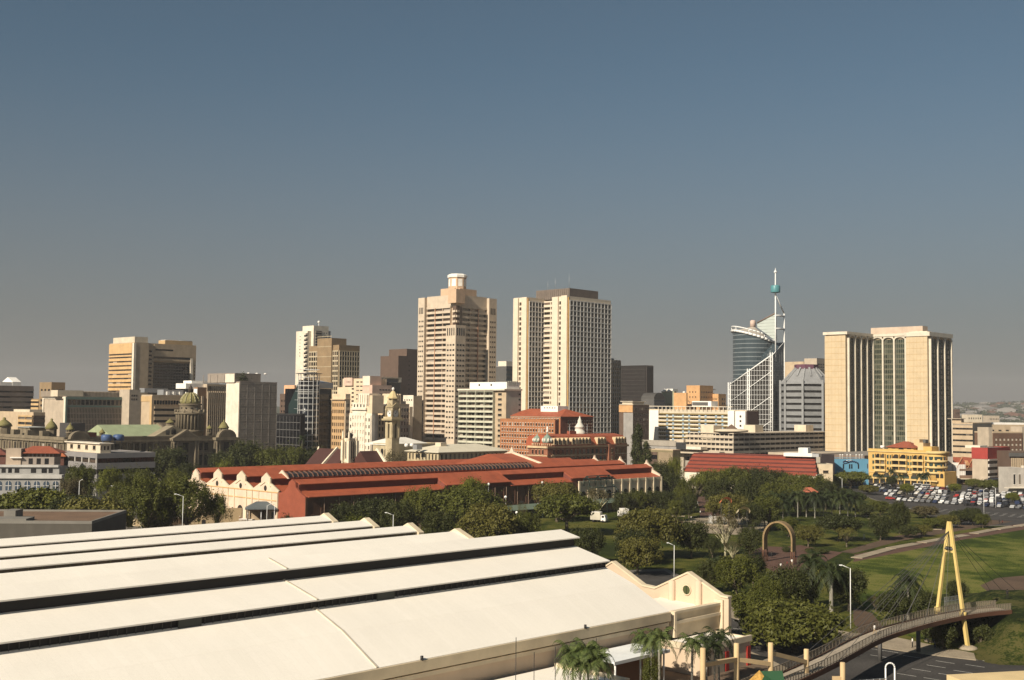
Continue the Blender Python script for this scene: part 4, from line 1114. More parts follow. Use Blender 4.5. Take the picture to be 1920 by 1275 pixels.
# tall beige apartment tower with a clock-like roof lantern
b = Bld("apartment_tower", "tall beige apartment tower with a prow, balconies and a white-panelled roof lantern", 852, 780)
BT = surf("beige_pink_tower", (.50,.39,.285), streak=.12, var=.1); BT2 = surf("beige_tower_spandrel", (.55,.45,.34), streak=.1)
yA = b.yl(834); yB = b.yl(798, 4); yC = b.yl(781, 1.5); xA = b.xr(871); xB = b.xr(910, 4); xC = b.xr(929, 1.5)
t = b.z(554, 0, 10); q0 = 5.0
b.box("wall", q0, xB, q0, yB, 0, t-1, BT)
flo, fhi = b.z(826), b.z(574); nf = 26; dz = (fhi-flo)/nf
b.box("prow", 0, xA, 0, yA, 0, b.z(609), BT2); b.box("wing_pier", 1.5, 10, yB, yC, 0, t, BT2); b.box("wing_pier", xB, xC, 1.5, 10, 0, t, BT2)
for f, pos, a, c in (('L', 1.5, yB, yC), ('R', 1.5, xB, xC)):
    n = int((b.z(590)-flo)/dz); b.punch(f, pos, a+.6, c-.6, flo, flo+dz*n, 3, n, GL_DARK, .62, .34); b.punch(f, pos, a+1, c-1, b.z(584), b.z(571), 3, 1, GL_BLACK, .55, .95)
npf = int((b.z(634)-flo)/dz)
for f, a, c in (('L', .6, yA-.6), ('R', .6, xA-.6)):
    b.punch(f, 0, a, c, flo, flo+dz*npf, 3, npf, GL_DARK, .62, .34); b.punch(f, 0, a, c, b.z(629), b.z(614), 4, 1, GL_BLACK, .45, .95)
for f, pos, a, c in (('L', q0, yA, yB), ('R', q0, xA, xB)):
    for j in range(nf+1):
        zz = flo+j*dz
        b.fbox("balcony", f, pos, a+.01, c-.01, -.02, 1.5, zz-.35, zz+1.25, BT2)
        if j < nf:
            for i in range(3):
                u = a+(c-a)*i/3; b.win(f, pos, u+.35, u+(c-a)/3-.35, zz+1.26, zz+dz-.36, GL_WARM, d=.3)
    for i in range(4):
        u = a+(c-a)*i/3; b.fbox("pier", f, pos, max(a,u-.22), min(c,u+.22), 0, 1.2, flo, fhi, BT)
    b.fbox("downpipe", f, pos, a+(c-a)*.62, a+(c-a)*.62+.35, 1.5, 1.75, flo, fhi, surf("rust_downpipe",(.36,.14,.07)))
for f, a, c in (('L', 0.0, yA-4), ('R', 0.0, xA-4)):
    for j in range(npf+1, nf): b.fbox("balcony", f, q0-2, 1, c, -.02, 1.2, flo+j*dz-.3, flo+j*dz+1.1, BT2)
b.box("prow_upper", q0-2, xA-3, q0-2, yA-3, b.z(609), b.z(572), BROWN)
b.box("crown", q0-1.2, xB+.5, q0-1.2, yB+.5, fhi+.5, t, BT2); b.cap(q0-1.2, xB, q0-1.2, yB, t, BT2, .6)
b.box("lift_house", .8, 9, .8, 9, b.z(567), b.z(541), surf("tan_pink_block",(.55,.38,.25)))
TP = surf("tan_pink_block",(.55,.38,.25)); x1 = b.xr(885, 9); y1 = b.yl(827, 9)
b.box("plant_room", 7, x1, 9.05, y1, t-.5, b.z(540, 9, 9), TP); b.box("plant_room", 9.05, x1, 6, 9, t-.5, b.z(541,9,7), TP)
cx_, cy_ = 12.5, 12.5; rr = 35/2200*780*.5
zA, zB = b.z(541, cx_, cy_), b.z(521, cx_, cy_)
ln = MB(); ln.lathe([(rr*.98,zA-1),(rr*.98,zB)], TP, (cx_,cy_,0), 8, False); b.sub("lantern", ln)
ln = MB(); ln.lathe([(rr*1.08,zB),(rr*1.1,zB+1.6),(rr*.9,b.z(514.5,cx_,cy_)),(rr*.5,b.z(514,cx_,cy_))], surf("white_cap",(.82,.78,.7)), (cx_,cy_,0), 8, False); b.sub("lantern_cap", ln)
for k in range(8):
    t_ = math.pi/8+k*math.pi/4; R_ = rr*.98*math.cos(math.pi/8)
    c_, s_ = math.cos(t_), math.sin(t_); q = MB(); pp = []
    for u, v in ((-1,0),(1,0),(1,1),(-1,1)):
        pp.append((cx_+(R_+.12)*c_-s_*u*1.5, cy_+(R_+.12)*s_+c_*u*1.5, zA+1.2+v*(zB-zA-2.4)))
    q.face(pp, surf("white_cap",(.82,.78,.7))); b.sub("white_panel", q)
b.done()
# hotel with green balconies
b = Bld("hotel", "pale green and cream hotel slab with ten rows of balconies", 949, 690)
HG = surf("pale_green_render", (.55,.53,.41), streak=.1); HG2 = surf("grey_green_end", (.42,.42,.35), streak=.14)
W, L = b.xr(977), b.yl(863); t = b.z(731); b.box("wall", .02, W, 0, L, 0, t, HG2); y1 = b.yl(928)
nz = 11; z0 = b.z(842); dz = (t-1-z0)/nz
for j in range(nz+1):
    zz = z0+j*dz; b.fbox("balcony", 'L', 0, y1, L, 0, 1.7, zz-.25, zz, HG); 
    if j < nz: b.fbox("balcony", 'L', 0, y1, L, 1.55, 1.7, zz, zz+1.0, HG)
    if j < nz:
        for i in range(12):
            u = y1+(L-y1)*i/12; b.win('L', 0, u+.15, u+(L-y1)/12-.15, zz+.1, zz+dz-.45, GL_WARM, d=.05)
for i in range(5):
    u = y1+(L-y1)*i/4; b.fbox("fin", 'L', 0, max(y1,u-.15), min(L,u+.15), 0, 1.9, z0, t-.6, HG)
b.box("end_panel", -.25, 0, 0, y1-.3, 0, t, TAN); b.punch('L', -.25, y1*.35, y1*.75, z0, t-1, 1, nz, GL_DARK, .8, .4, BEIGE); b.punch('R', 0, W*.8, W-.4, z0, t-1, 1, nz, GL_DARK, .7, .35)
b.box("roof_slab", -2.2, W+.4, -.5, L+.5, t-.3, t+.7, CREAM_LT); tp = b.z(716); b.box("penthouse", .8, W-1, .6, b.yl(878), t+.7, tp, WHITE); 
for i in range(5): b.box("penthouse_crest", 2+i*(W-4)/5, 2+(i+.6)*(W-4)/5, .5, .9, tp-1.8, tp+.6, HG2)
b.punch('L', .8, b.yl(930), b.yl(885), t+2, t+4, 2, 1, GL_DARK, .12, .6); b.done()
# white tower with two slabs
b = Bld("office_tower", "white and dark gridded high-rise with cream end walls and a grey rooftop box", 1063, 790)
WT2 = surf("white_tower_concrete", (.66,.56,.43), streak=.08, var=.08); GRD = surf("white_grid_fins", (.58,.55,.50), streak=.08); YEL = surf("ochre_strip", (.60,.36,.13))
t = b.z(557); W = b.xr(1144); yD = b.yl(1052); yC = b.yl(1046); yC2 = b.yl(1035); yI = b.yl(1019, 6)
zlo, zhi = b.z(820), b.z(562); nz = 27
b.box("slab", 0, W, 0, yC2, 0, t, WT2); b.cap(0, W, 0, yC2, t, WT2, .8)
b.grid('R', 0, 1.2, W-.3, zlo, zhi, 12, nz, GRD, GL_DARK, .80, .78, .9, .15); b.box("ochre_strip", 0.0, 1.1, -.5, -.01, 0, t, YEL)
b.box("end_pier", -1.0, -.02, 0, yD, 0, t+1.2, WT2); b.box("end_pier", -1.0, -.02, yC, yC2, 0, t+.6, WT2)
b.punch('L', 0, yD+.3, yC-.3, zlo, zhi, 1, nz, GL_WARM, .85, .6, WT2)
xi = 6.0; y3 = b.yl(1018, xi); y4 = b.yl(987, 0)
xs2 = b.xr(1018, y4) if False else None
b.box("link", xi, W-8, yC2, y3+8, 0, t-1, WT2); nzb = nz
for j in range(nzb):
    zz = zlo+(zhi-zlo)*j/nzb; dz = (zhi-zlo)/nzb; b.fbox("link_spandrel", 'L', xi, yC2, y3, 0, .9, zz, zz+dz*.45, WT2)
    for i in range(2):
        u = yC2+(y3-yC2)*i/2; b.win('L', xi, u+.4, u+(y3-yC2)/2-.4, zz+dz*.47, zz+dz*.95, GL_WARM)
b.fbox("link_pier", 'L', xi, (yC2+y3)/2-.3, (yC2+y3)/2+.3, 0, .95, zlo, zhi, WT2)
# second slab: set back and to the left
C2x = b.xr(1018, y3) ; yf = y3
xL = -14.5
# dark face between x=xL2 and x=xi at y=yf, lit end beyond it
xe = b._meet(b.r, 987, off=(0, yf)); ye = b._meet(b.l, 962, off=(xe, yf))
b.box("rear_slab", xe, xi+10, yf, yf+ye, 0, t, WT2); b.cap(xe, xi+10, yf, yf+ye, t, WT2, .8)
b.grid('R', yf, xe+1, xi-.2, zlo, zhi, 5, nz, GRD, GL_DARK, .80, .78, .9, .15); b.box("ochre_strip", xe, xe+.9, yf-.4, yf-.01, 0, t, YEL)
y5, y6 = yf+b._meet(b.l, 977.5, off=(xe, yf)), yf+b._meet(b.l, 971, off=(xe, yf))
b.box("end_pier", xe-1, xe-.02, yf, y5, 0, t+.8, WT2); b.box("end_pier", xe-1, xe-.02, y6, yf+ye, 0, t+.5, WT2); b.punch('L', xe, y5+.2, y6-.2, zlo, zhi, 1, nz, GL_WARM, .85, .6, WT2)
RB_ = surf("grey_rooftop_cladding", (.17,.135,.11), streak=.15, fine=.1); cr = b.z(540, 6, 5)
xr_ = b.xr(1120, 4); b.box("plant_room", 6, xr_, 4, 4+b._meet(b.l, 1003, off=(6,4)), t, b.z(540,6,4), RB_); b.ribs('L', 6, 5, 3+b._meet(b.l, 1003, off=(6,4)), t+.5, b.z(541,6,4), 16, RB_, .4, .25)
antenna(b, 9, 20, b.z(541,6,4), 9); antenna(b, 10, 8, b.z(541,6,4), 11); antenna(b, 8, 26, b.z(541,6,4), 7); b.done()
b = Bld("office_block", "small dark building squeezed between the two tallest towers", 948, 960)
W, L = b.xr(968), b.yl(928); b.box("wall", 0, W, 0, L, 0, b.z(687), DKGREY); b.bands('R', 0, 0, W, 40, b.z(688), 8, DKGREY, GL_BLUE); b.box("plant_room", 1, 8, 1, L-2, b.z(687), b.z(677), CREAM_LT); b.cap(0,W,0,L,b.z(687),GREY,.4); b.done()
# ------------------------------------------------------------------ the city: right half
b = Bld("office_tower", "narrow grey ribbed tower behind the right side of the gridded high-rise", 1143, 870)
W = b.xr(1163); t = b.z(676); b.box("wall", 0, W, 0, 20, 0, t, GREY); b.ribs('R', 0, .2, W-.2, 0, t, 5, BEIGE, .8, .7); b.bands('R', 0, .2, W-.2, 10, t-1, 20, GREY, GL_DARK, fh=.6, d=.2); b.cap(0, W, 0, 20, t, BEIGE, .6); b.box("plant_room", 1, W-4, 3, 10, t, b.z(671), GREY); b.done()
b = Bld("office_tower", "black box tower lined with fine vertical fins", 1211, 1050)
W, L = b.xr(1224), b.yl(1162); t = b.z(686); b.box("wall", 0, W, 0, L, 0, t, DARK); FN = surf("dark_bronze_fins",(.085,.072,.066),rough=.4,metal=.3); b.ribs('L', 0, .2, L-.2, 0, t+.3, 26, FN, .3, .7); b.ribs('R', 0, .2, W-.2, 0, t+.3, 8, FN, .3, .7)
for j in range(22): b.fbox("floor_line", 'L', 0, 0, L, 0, .2, 4+j*(t-4)/22, 4.6+j*(t-4)/22, FN)
b.cap(0, W, 0, L, t, DARK, .6); b.done()
b = Bld("office_block", "dark brown block with a cream rooftop box below the black tower", 1187, 800)
W, L = b.xr(1217), b.yl(1161); t = b.z(759); b.box("wall", 0, W, 0, L, 0, t, BROWN); b.punch('R', 0, .4, W-.4, t-44, t-1, 8, 12, GL_WARM, .4, .5); b.box("cream_box", -.4, 9, .2, L, b.z(773), b.z(760), ORANGE); b.box("grey_end", -.3, -.02, 0, L-4, 0, b.z(774), GREY); b.cap(0, W, 0, L, t, CREAM, .4); b.box("penthouse", 3, W-2, 3, 12, t, b.z(753), CREAM); b.box("roof_slab", 2, W-1, 2, 13, b.z(753), b.z(752), CREAM_LT); b.done()
# white slab of flats
b = Bld("apartment_block", "long white apartment slab with blue-panelled balconies and a roof canopy", 1400, 790)
W, L = b.xr(1422), b.yl(1199); t = b.z(771); b.box("wall", 0.02, W, 0, L, 0, t, surf("flats_cream",(.56,.49,.38),streak=.15)); BLU = surf("pale_blue_panel",(.28,.36,.42),streak=.1); OLV = surf("olive_soffit_band",(.23,.17,.07))
ya, yb = b.yl(1367), b.yl(1237); z0 = b.z(838); nz = 8; dz = (t-2-z0)/nz
for j in range(nz+1):
    zz = z0+j*dz; b.fbox("balcony", 'L', 0, ya, yb, 0, 1.5, zz-.9, zz, OLV)
    if j < nz: b.fbox("balcony", 'L', 0, ya, yb, 1.4, 1.52, zz, zz+.9, CREAM_LT)
    if j < nz:
        for i in range(34):
            u = ya+(yb-ya)*i/34; w_ = (yb-ya)/34
            if i % 8 in (2, 5): b.fbox("blue_panel", 'L', 0, u+.05, u+w_-.05, 1.53, 1.62, zz+.05, zz+dz-1.0, BLU)
            else: b.win('L', 0, u+.2, u+w_-.2, zz+.1, zz+dz-1.1, GL_WARM)
for (p0, p1, h) in ((1199,1216,765),(1219,1237,769),(1367,1379,770),(1381,1400,771)):
    u, v = b.yl(p1), b.yl(p0); b.box("end_tower", -1.6, 8, u, v, 0, b.z(h, 0, v), WHITE)
    if p0 in (1199, 1381): b.punch('L', -1.6, u+(v-u)*.35, u+(v-u)*.6, z0, t-2, 1, 7, GL_DARK, .7, .45)
b.punch('L', 0, b.yl(1219)+.1, b.yl(1216)-.1, z0, t-2, 1, 8, GL_DARK, .8, .5)
b.punch('R', 0, .5, W-.5, z0, t-1, 4, 8, GL_BLACK, .6, .5, BROWN); b.box("brown_end", .1, W, -.3, -.01, 0, t, surf("dark_brick_end",(.13,.075,.06)))
b.cap(0, W, 0, L, t, CREAM, .6); b.box("roof_canopy", -2, 7, ya-4, yb+8, t+2.6, t+3.0, CREAM_LT)
for i in range(18): b.box("canopy_post", -1.6, -1.2, ya+i*(yb-ya)/17, ya+i*(yb-ya)/17+.4, t+.3, t+2.6, CREAM_LT)
b.box("penthouse", 1, 9, b.yl(1332), b.yl(1296), t+3, b.z(752,0,40), WHITE); b.box("louvre_screen", .7, .98, b.yl(1326), b.yl(1297), t+3.6, b.z(754,0,40), DKGREY); b.done()
# ochre blocks behind
for (nm, lb, pc, pl_, pr_, pt, D_, mt, wn_) in (("office_block","orange square block with few small windows behind the white flats",1312,1287,1337,724,1050,ORANGE,5),("office_block","lower orange wing left of the orange square block",1287,1263,1289,738,1040,ORANGE,0),("office_block","olive grey block with narrow windows at the left of the orange buildings",1264,1240,1268,735,1080,surf("olive_render",(.34,.33,.22),streak=.1),7),("office_block","stepped orange and brown block right of the orange square block",1347,1333,1361,740,1060,ORANGE,3)):
    b = Bld(nm, lb, pc, D_); W, L = b.xr(pr_), b.yl(pl_); t = b.z(pt); b.box("wall", 0, W, 0, L, 0, t, mt); b.cap(0, W, 0, L, t, mt, .7)
    if wn_ == 5: b.punch('L', 0, L*.2, L*.85, t-30, t-3, 3, 6, GL_DARK, .3, .3); b.punch('R', 0, 1, W-1, t-30, t-3, 7, 6, GL_DARK, .35, .3); b.box("roof_canopy", W-6, W+5, .5, 6, t-3, t-2.4, TAN); b.box("step_wing", W, W+5, 2, 12, 0, t-6, TAN)
    if wn_ == 7: b.punch('L', 0, L*.1, L*.95, t-28, t-10, 7, 4, GL_DARK, .4, .6); b.box("roof_plant", 2, 10, 3, L*.7, t, t+3, surf("white_cap",(.82,.78,.7))); b.mb("roof_tank").lathe([(1.8,0),(1.9,1.2),(1.2,2.6),(.2,3)], WHITE, (1,L-3,t), 10); b.mb("roof_tank").lathe([(1.8,0),(1.9,1.2),(1.2,2.6),(.2,3)], WHITE, (1,L-8,t), 10)
    if wn_ == 3: b.punch('L', 0, 1, L-1, t-26, t-2, 4, 6, GL_DARK, .45, .45); b.punch('R', 0, W*.4, W-1, t-26, t-2, 2, 6, GL_DARK, .5, .5)
    if wn_ == 0: b.mb("roof_dish").lathe([(.2,0),(1.4,.6),(1.3,1.6),(.2,2.2)], WHITE, (2,4,t), 10); b.punch('R', 0, 2, max(4, W-1), t-20, t-4, 2, 3, GL_DARK, .3, .3)
    b.done()
b = Bld("office_block", "small dark round-topped block beside the black tower", 1226, 1020)
W = b.xr(1246); t = b.z(748); b.box("wall", 0, W, 0, 14, 0, t, DKGREY); b.bands('R', 0, 0, W, 30, t, 6, DKGREY, GL_BLUE, d=.3)
n = 12; b.mb("barrel_roof").extr([], lambda a,y,z:(a,y,z), 0, 1, DKGREY) if False else None
b.mb("barrel_roof").add([(W/2-W/2*math.cos(math.pi*i/n), 0, t+ (b.z(736)-t)*math.sin(math.pi*i/n)) for i in range(n+1)]+[(W/2-W/2*math.cos(math.pi*i/n), 14, t+(b.z(736)-t)*math.sin(math.pi*i/n)) for i in range(n+1)], [(i,i+1,n+2+i,n+1+i) for i in range(n)]+[tuple(range(n+1)),tuple(range(n+1,2*n+2))], surf("dark_metal_vault",(.07,.065,.06),rough=.5)); b.done()
b = Bld("office_block", "pale grey slab peeping over the right side of the octagonal tower", 1532, 1000)
b.box("wall", 0, 30, 0, 12, 0, b.z(672), BEIGE); b.punch('R', 0, 1, 26, b.z(722), b.z(680), 9, 8, GL_DARK, .55, .5); b.cap(0,30,0,12,b.z(672),GREY,.3); b.box("left_wing", -1, 6, 12, 12+b.yl(1493), 0, b.z(678,0,14), TAN); b.done()
# blue glass tower with sail frame and mast
b = Bld("office_tower", "blue glass tower with a slanting white roof, triangular white frame and tall mast", 1447, 860)
L = b.yl(1368); W = b.xr(1470)
WF = surf("white_steel_frame", (.74,.73,.70), rough=.45, var=.05)
zc_lo = 0; s_ = 860/2200.0
cxl = b._meet(b.l, 1414, off=(19.5, 0)); ctr = (19.5, cxl); R_ = 16.0
# drum with slanted top
n = 36; v0 = []; v1 = []
pL = b.pt(ctr[0], ctr[1]); 
def drum_top(x, y):
    # slants down from the far left to the near right
    p = b.pt(x, y); u = (p.x - b.pt(*ctr).x)/R_
    return zl_ + (zr_ - zl_)*(u+1)/2
zl_ = b.z(621, *ctr); zr_ = b.z(646, *ctr)
for i in range(n):
    t_ = 2*math.pi*i/n; x, y = ctr[0]+R_*math.cos(t_), ctr[1]+R_*math.sin(t_)
    v0.append((x, y, 0)); v1.append((x, y, drum_top(x, y)))
q = MB(); q.add(v0+v1, [(i,(i+1)%n,n+(i+1)%n,n+i) for i in range(n)]+[tuple(range(n,2*n))], surf("blue_mirror", (.045,.062,.072), rough=.07, spec=.9, var=.1, scale=.1)); b.sub("glass_drum", q)
q = MB()
for j in range(34):
    zz = 3+j*3.3
    if zz > zr_-1: 
        pass
    for i in range(n):
        a, c = v0[i], v0[(i+1)%n]
        if zz < min(v1[i][2], v1[(i+1)%n][2])-.5:
            cc = Vector((ctr[0],ctr[1],0)); e = 1.006
            A = [cc+(Vector((p[0],p[1],0))-cc)*e for p in (a,c)]
            q.add([(A[0].x,A[0].y,zz),(A[1].x,A[1].y,zz),(A[1].x,A[1].y,zz+.55),(A[0].x,A[0].y,zz+.55)],[(0,1,2,3)],surf("blue_grey_spandrel",(.20,.225,.235),rough=.35))
b.sub("floor_bands", q)
# tilted roof rim and deck
q = MB(); e = 1.05
for i in range(n):
    a, c = v1[i], v1[(i+1)%n]; cc = Vector((ctr[0],ctr[1],0))
    A = [Vector((ctr[0]+(p[0]-ctr[0])*e, ctr[1]+(p[1]-ctr[1])*e, p[2])) for p in (a,c)]
    q.bar(A[0]+Vector((0,0,.2)), A[1]+Vector((0,0,.2)), 1.0, WF, 6); q.bar(A[0]+Vector((0,0,3.4)), A[1]+Vector((0,0,3.4)), .5, WF, 6)
    if i % 4 == 0: q.bar(A[0], A[0]+Vector((0,0,3.4)), .3, WF, 5)
b.sub("roof_rim", q)
q = MB(); q.add([(ctr[0]+(p[0]-ctr[0])*.96, ctr[1]+(p[1]-ctr[1])*.96, p[2]+.4) for p in v1]+[(ctr[0], ctr[1], b.z(612,*ctr))], [(i,(i+1)%n,n) for i in range(n)], surf("pale_roof_deck",(.42,.37,.31))); b.sub("roof_deck", q)
q = MB(); q.lathe([(2.2,0),(2.2,4.5),(1.4,5.2)], surf("pinkish_vent",(.5,.38,.32)), (ctr[0],ctr[1]+1,b.z(613,*ctr)), 10); b.sub("roof_vent", q)
# glass fin rising to the mast

q = MB(); FG = surf("pale_fin_glass", (.46,.50,.46), rough=.25, var=.06)
pa = Vector((6.0, b._meet(b.l, 1420, off=(6.0,0)), 0)); pb = Vector((6.0, b._meet(b.l, 1456, off=(6.0,0)), 0))
za = b.z(606, pa.x, pa.y); zb_ = b.z(587, pb.x, pb.y); zc = b.z(640, pb.x, pb.y)
q.add([(pa.x,pa.y,za-3),(pb.x,pb.y,zc),(pb.x,pb.y,zb_),(pa.x,pa.y,za),(pa.x+.6,pa.y,za-3),(pb.x+.6,pb.y,zc),(pb.x+.6,pb.y,zb_),(pa.x+.6,pa.y,za)],[(0,1,2,3),(7,6,5,4),(3,2,6,7),(0,3,7,4),(1,0,4,5),(2,1,5,6)],FG)
b.sub("glass_fin", q)
q = MB()
q.bar((pa.x-.2,pa.y,za+.2),(pb.x-.2,pb.y,zb_+.2),.5,surf("brown_fin_edge",(.2,.14,.11)),5)
for k in range(1,9):
    zz = zc+(zb_-zc)*k/9; f_ = max(0, (zz-za)/(zb_-za)) if zz > za else max(0,(za-3-zz)/(za-3-zc)); yy = pa.y+(pb.y-pa.y)*f_; q.bar((pa.x-.1,yy,zz),(pb.x-.1,pb.y,zz),.09,METAL,4)
b.sub("fin_frame", q)
# triangular frame on the left face and the glass behind it
q = MB()
zt_ = lambda y: b.z(666,0,0) + (b.z(722,0,L)-b.z(666,0,0))*y/L
cols = [0, b.yl(1404), L]
for y in cols:
    for dy in (-.9,.9):
        q.bar((-.4,y+dy,0),(-.4,y+dy,zt_(max(0,min(L,y)))+2),.42,WF,6)
    for k in range(26): 
        zz = k*3.4
        if zz < zt_(y): q.bar((-.4,y-.9,zz),(-.4,y+.9,zz),.2,WF,4)
q.bar((-.4,0,zt_(0)),(-.4,L,zt_(L)),.55,WF,6)
ny_ = 15
for i in range(1, ny_):
    y = L*i/ny_; q.bar((-.3,y,0),(-.3,y,zt_(y)),.12,WF,4)
for k in range(1, 24):
    zz = k*3.6; y1_ = L if zz < zt_(L) else L*(zt_(0)-zz)/(zt_(0)-zt_(L))
    if y1_ > 1: q.bar((-.3,0,zz),(-.3,y1_,zz),.13,WF,4)
for k in range(7):
    za_ = zt_(0)-12-k*18.0
    a = Vector((-.6,0,za_)); c = Vector((-.6,L,za_-(zt_(0)-zt_(L))*1.05))
    if c.z < 1: 
        f_ = (a.z-1)/(a.z-c.z) if a.z > 1 else 0; c = a+(c-a)*f_
    if a.z > 1: q.bar(a, c, .3, WF, 5)
b.sub("triangular_frame", q)
q = MB(); q.add([(.3,0,0),(.3,L,0),(.3,L,zt_(L)),(.3,0,zt_(0)),(1.2,0,0),(1.2,L,0),(1.2,L,zt_(L)),(1.2,0,zt_(0))],[(0,1,2,3),(7,6,5,4),(3,2,6,7),(1,5,6,2),(0,3,7,4)],surf("dark_curtain_wall",(.035,.032,.03),rough=.12,spec=.6)); b.sub("curtain_wall", q)
# right-hand glass wall with sloping top
ztR = b.z(642, W, 0); zt0 = b.z(667)
q = MB(); q.add([(.4,0,0),(W,0,0),(W,0,ztR),(.4,0,zt0),(.4,9,0),(W,9,0),(W,9,ztR),(.4,9,zt0)],[(0,1,2,3),(7,6,5,4),(3,2,6,7),(1,5,6,2),(0,3,7,4)],surf("blue_mirror", (.045,.062,.072))); b.sub("side_glass", q)
q = MB()
for i in range(1,6): x = W*i/6; q.bar((x,-.05,0),(x,-.05,zt0+(ztR-zt0)*i/6),.08,METAL,4)
for k in range(1,26):
    zz = k*3.6
    if zz < zt0: q.bar((.4,-.05,zz),(W,-.05,zz),.08,METAL,4)
q.bar((.2,-.1,zt0),(W,-.1,ztR),.3,WF,5); b.sub("glazing_bars", q)
# mast
xm = W+.6; zt1 = b.z(588, xm, 0)
q = MB(); q.bar((xm,0,0),(xm,0,zt1),.55,WF,6)
xp = b.xr(1454.5, 0); zt2 = b.z(553, xp, 0)
q.bar((xp,0,zt0-4),(xp,0,zt2),.5,WF,6); q.bar((xm,0,zt1),(xp,0,zt2),.5,WF,6)
for pyy in (591, 615.5): z_ = b.z(pyy, xp, 0); q.bar((xp,0,z_),(xm,0,z_),.7,WF,6)
b.sub("mast_frame", q)
q = MB(); q.bar((xp,0,zt2-1),(xp,0,b.z(512,xp,0)),.55,WF,8,.4); q.lathe([(.5,0),(1.2,.4),(1.1,1.2),(.3,2.2),(.1,4)], WF, (xp,0,b.z(512,xp,0)), 10); b.sub("mast", q)
q = MB(); q.lathe([(.8,0),(3.4,.4),(3.5,.8),(3.5,5.2),(3.2,5.6),(.6,5.7)], surf("teal_drum",(.08,.24,.26),rough=.4), (xp,0,b.z(549.5,xp,0)), 20); b.sub("mast_drum", q)
b.done()
# octagonal grey tower
C8 = at(1512, 760, 850)
o8 = empty("office_tower", (C8.x,C8.y,0), "grey octagonal tower with projecting floor bands and a pointed metal roof", "building", rz=TH+math.pi/8)
zt8 = zat(C8.x, C8.y-16, 720); R8 = 18.2; q = MB(); q.lathe([(R8-1,0),(R8-1,zt8)], DARK, n=8, smooth=False); q.build("wall", o8)
OG = surf("grey_octagon_band", (.26,.262,.262), streak=.1); q = MB(); nb_ = 13; dz = zt8/nb_
for j in range(nb_): q.lathe([(R8,j*dz),(R8+.5,j*dz+dz*.62),(R8-.9,j*dz+dz*.62),(R8-.9,j*dz)], OG, n=8, smooth=False)
q.build("floor_bands", o8)
q = MB()
for k in range(8):
    t_ = math.pi/4*k; x, y = (R8+.4)*math.cos(t_), (R8+.4)*math.sin(t_); q.bar((x,y,0),(x,y,zt8+3),1.0,OG,4)
q.build("corner_pier", o8)
zr8 = zat(C8.x, C8.y, 692); q = MB(); q.lathe([(R8+.3,zt8),(R8+.3,zt8+.5),(R8*.46,zr8)], surf("ribbed_grey_metal_roof",(.28,.28,.28),rough=.45,metal=.2), n=8, smooth=False); q.build("roof", o8)
q = MB()
for k in range(8):
    t_ = math.pi/4*k
    q.bar(((R8+.3)*math.cos(t_),(R8+.3)*math.sin(t_),zt8+.6),(R8*.46*math.cos(t_),R8*.46*math.sin(t_),zr8+.2),.6,OG,4)
    t1 = t_+math.pi/8; ca = math.cos(math.pi/8)
    q.bar((R8*.75*ca*math.cos(t1),R8*.75*ca*math.sin(t1),zt8+5.6),(R8*.46*ca*math.cos(t1),R8*.46*ca*math.sin(t1),zr8+.8),.9,OG,4)
q.build("roof_rib", o8)
q = MB(); q.lathe([(R8*.47,zr8),(R8*.47,zr8+3.2)], surf("plum_band",(.12,.05,.075)), n=8, smooth=False); q.build("roof_band", o8)
# tall cream twin-slab tower on the right
b = Bld("office_tower", "broad cream tower with white arched fins and dark glass at the right", 1742, 740)
CT = surf("cream_tile_cladding", (.53,.415,.265), streak=.10, var=.09); WFN = surf("white_arched_fin", (.62,.55,.44), streak=.08); MGL = surf("gold_tile_joint",(.44,.30,.15))
t = b.z(627); yP = b.yl(1702); yQ = b.yl(1637); W = b.xr(1783); zb0 = b.z(850)
b.box("tower", 0, W, 0, yQ+2, 0, t, CT)
b.box("end_pier", -1.4, -.02, 0, yP, 0, t-1, CT)
def joints(face, pos, a, c, z0, z1):
    n_ = 22
    for j in range(n_): b.fbox("tower", face, pos, a, c, 0, .05, z0+(z1-z0)*j/n_, z0+(z1-z0)*j/n_+.22, MGL)
    for i in range(1, 6): b.fbox("tower", face, pos, a+(c-a)*i/6, a+(c-a)*i/6+.08, 0, .04, z0, z1, MGL)
joints('L', -1.4, .1, yP-.1, 4, t-1.2)
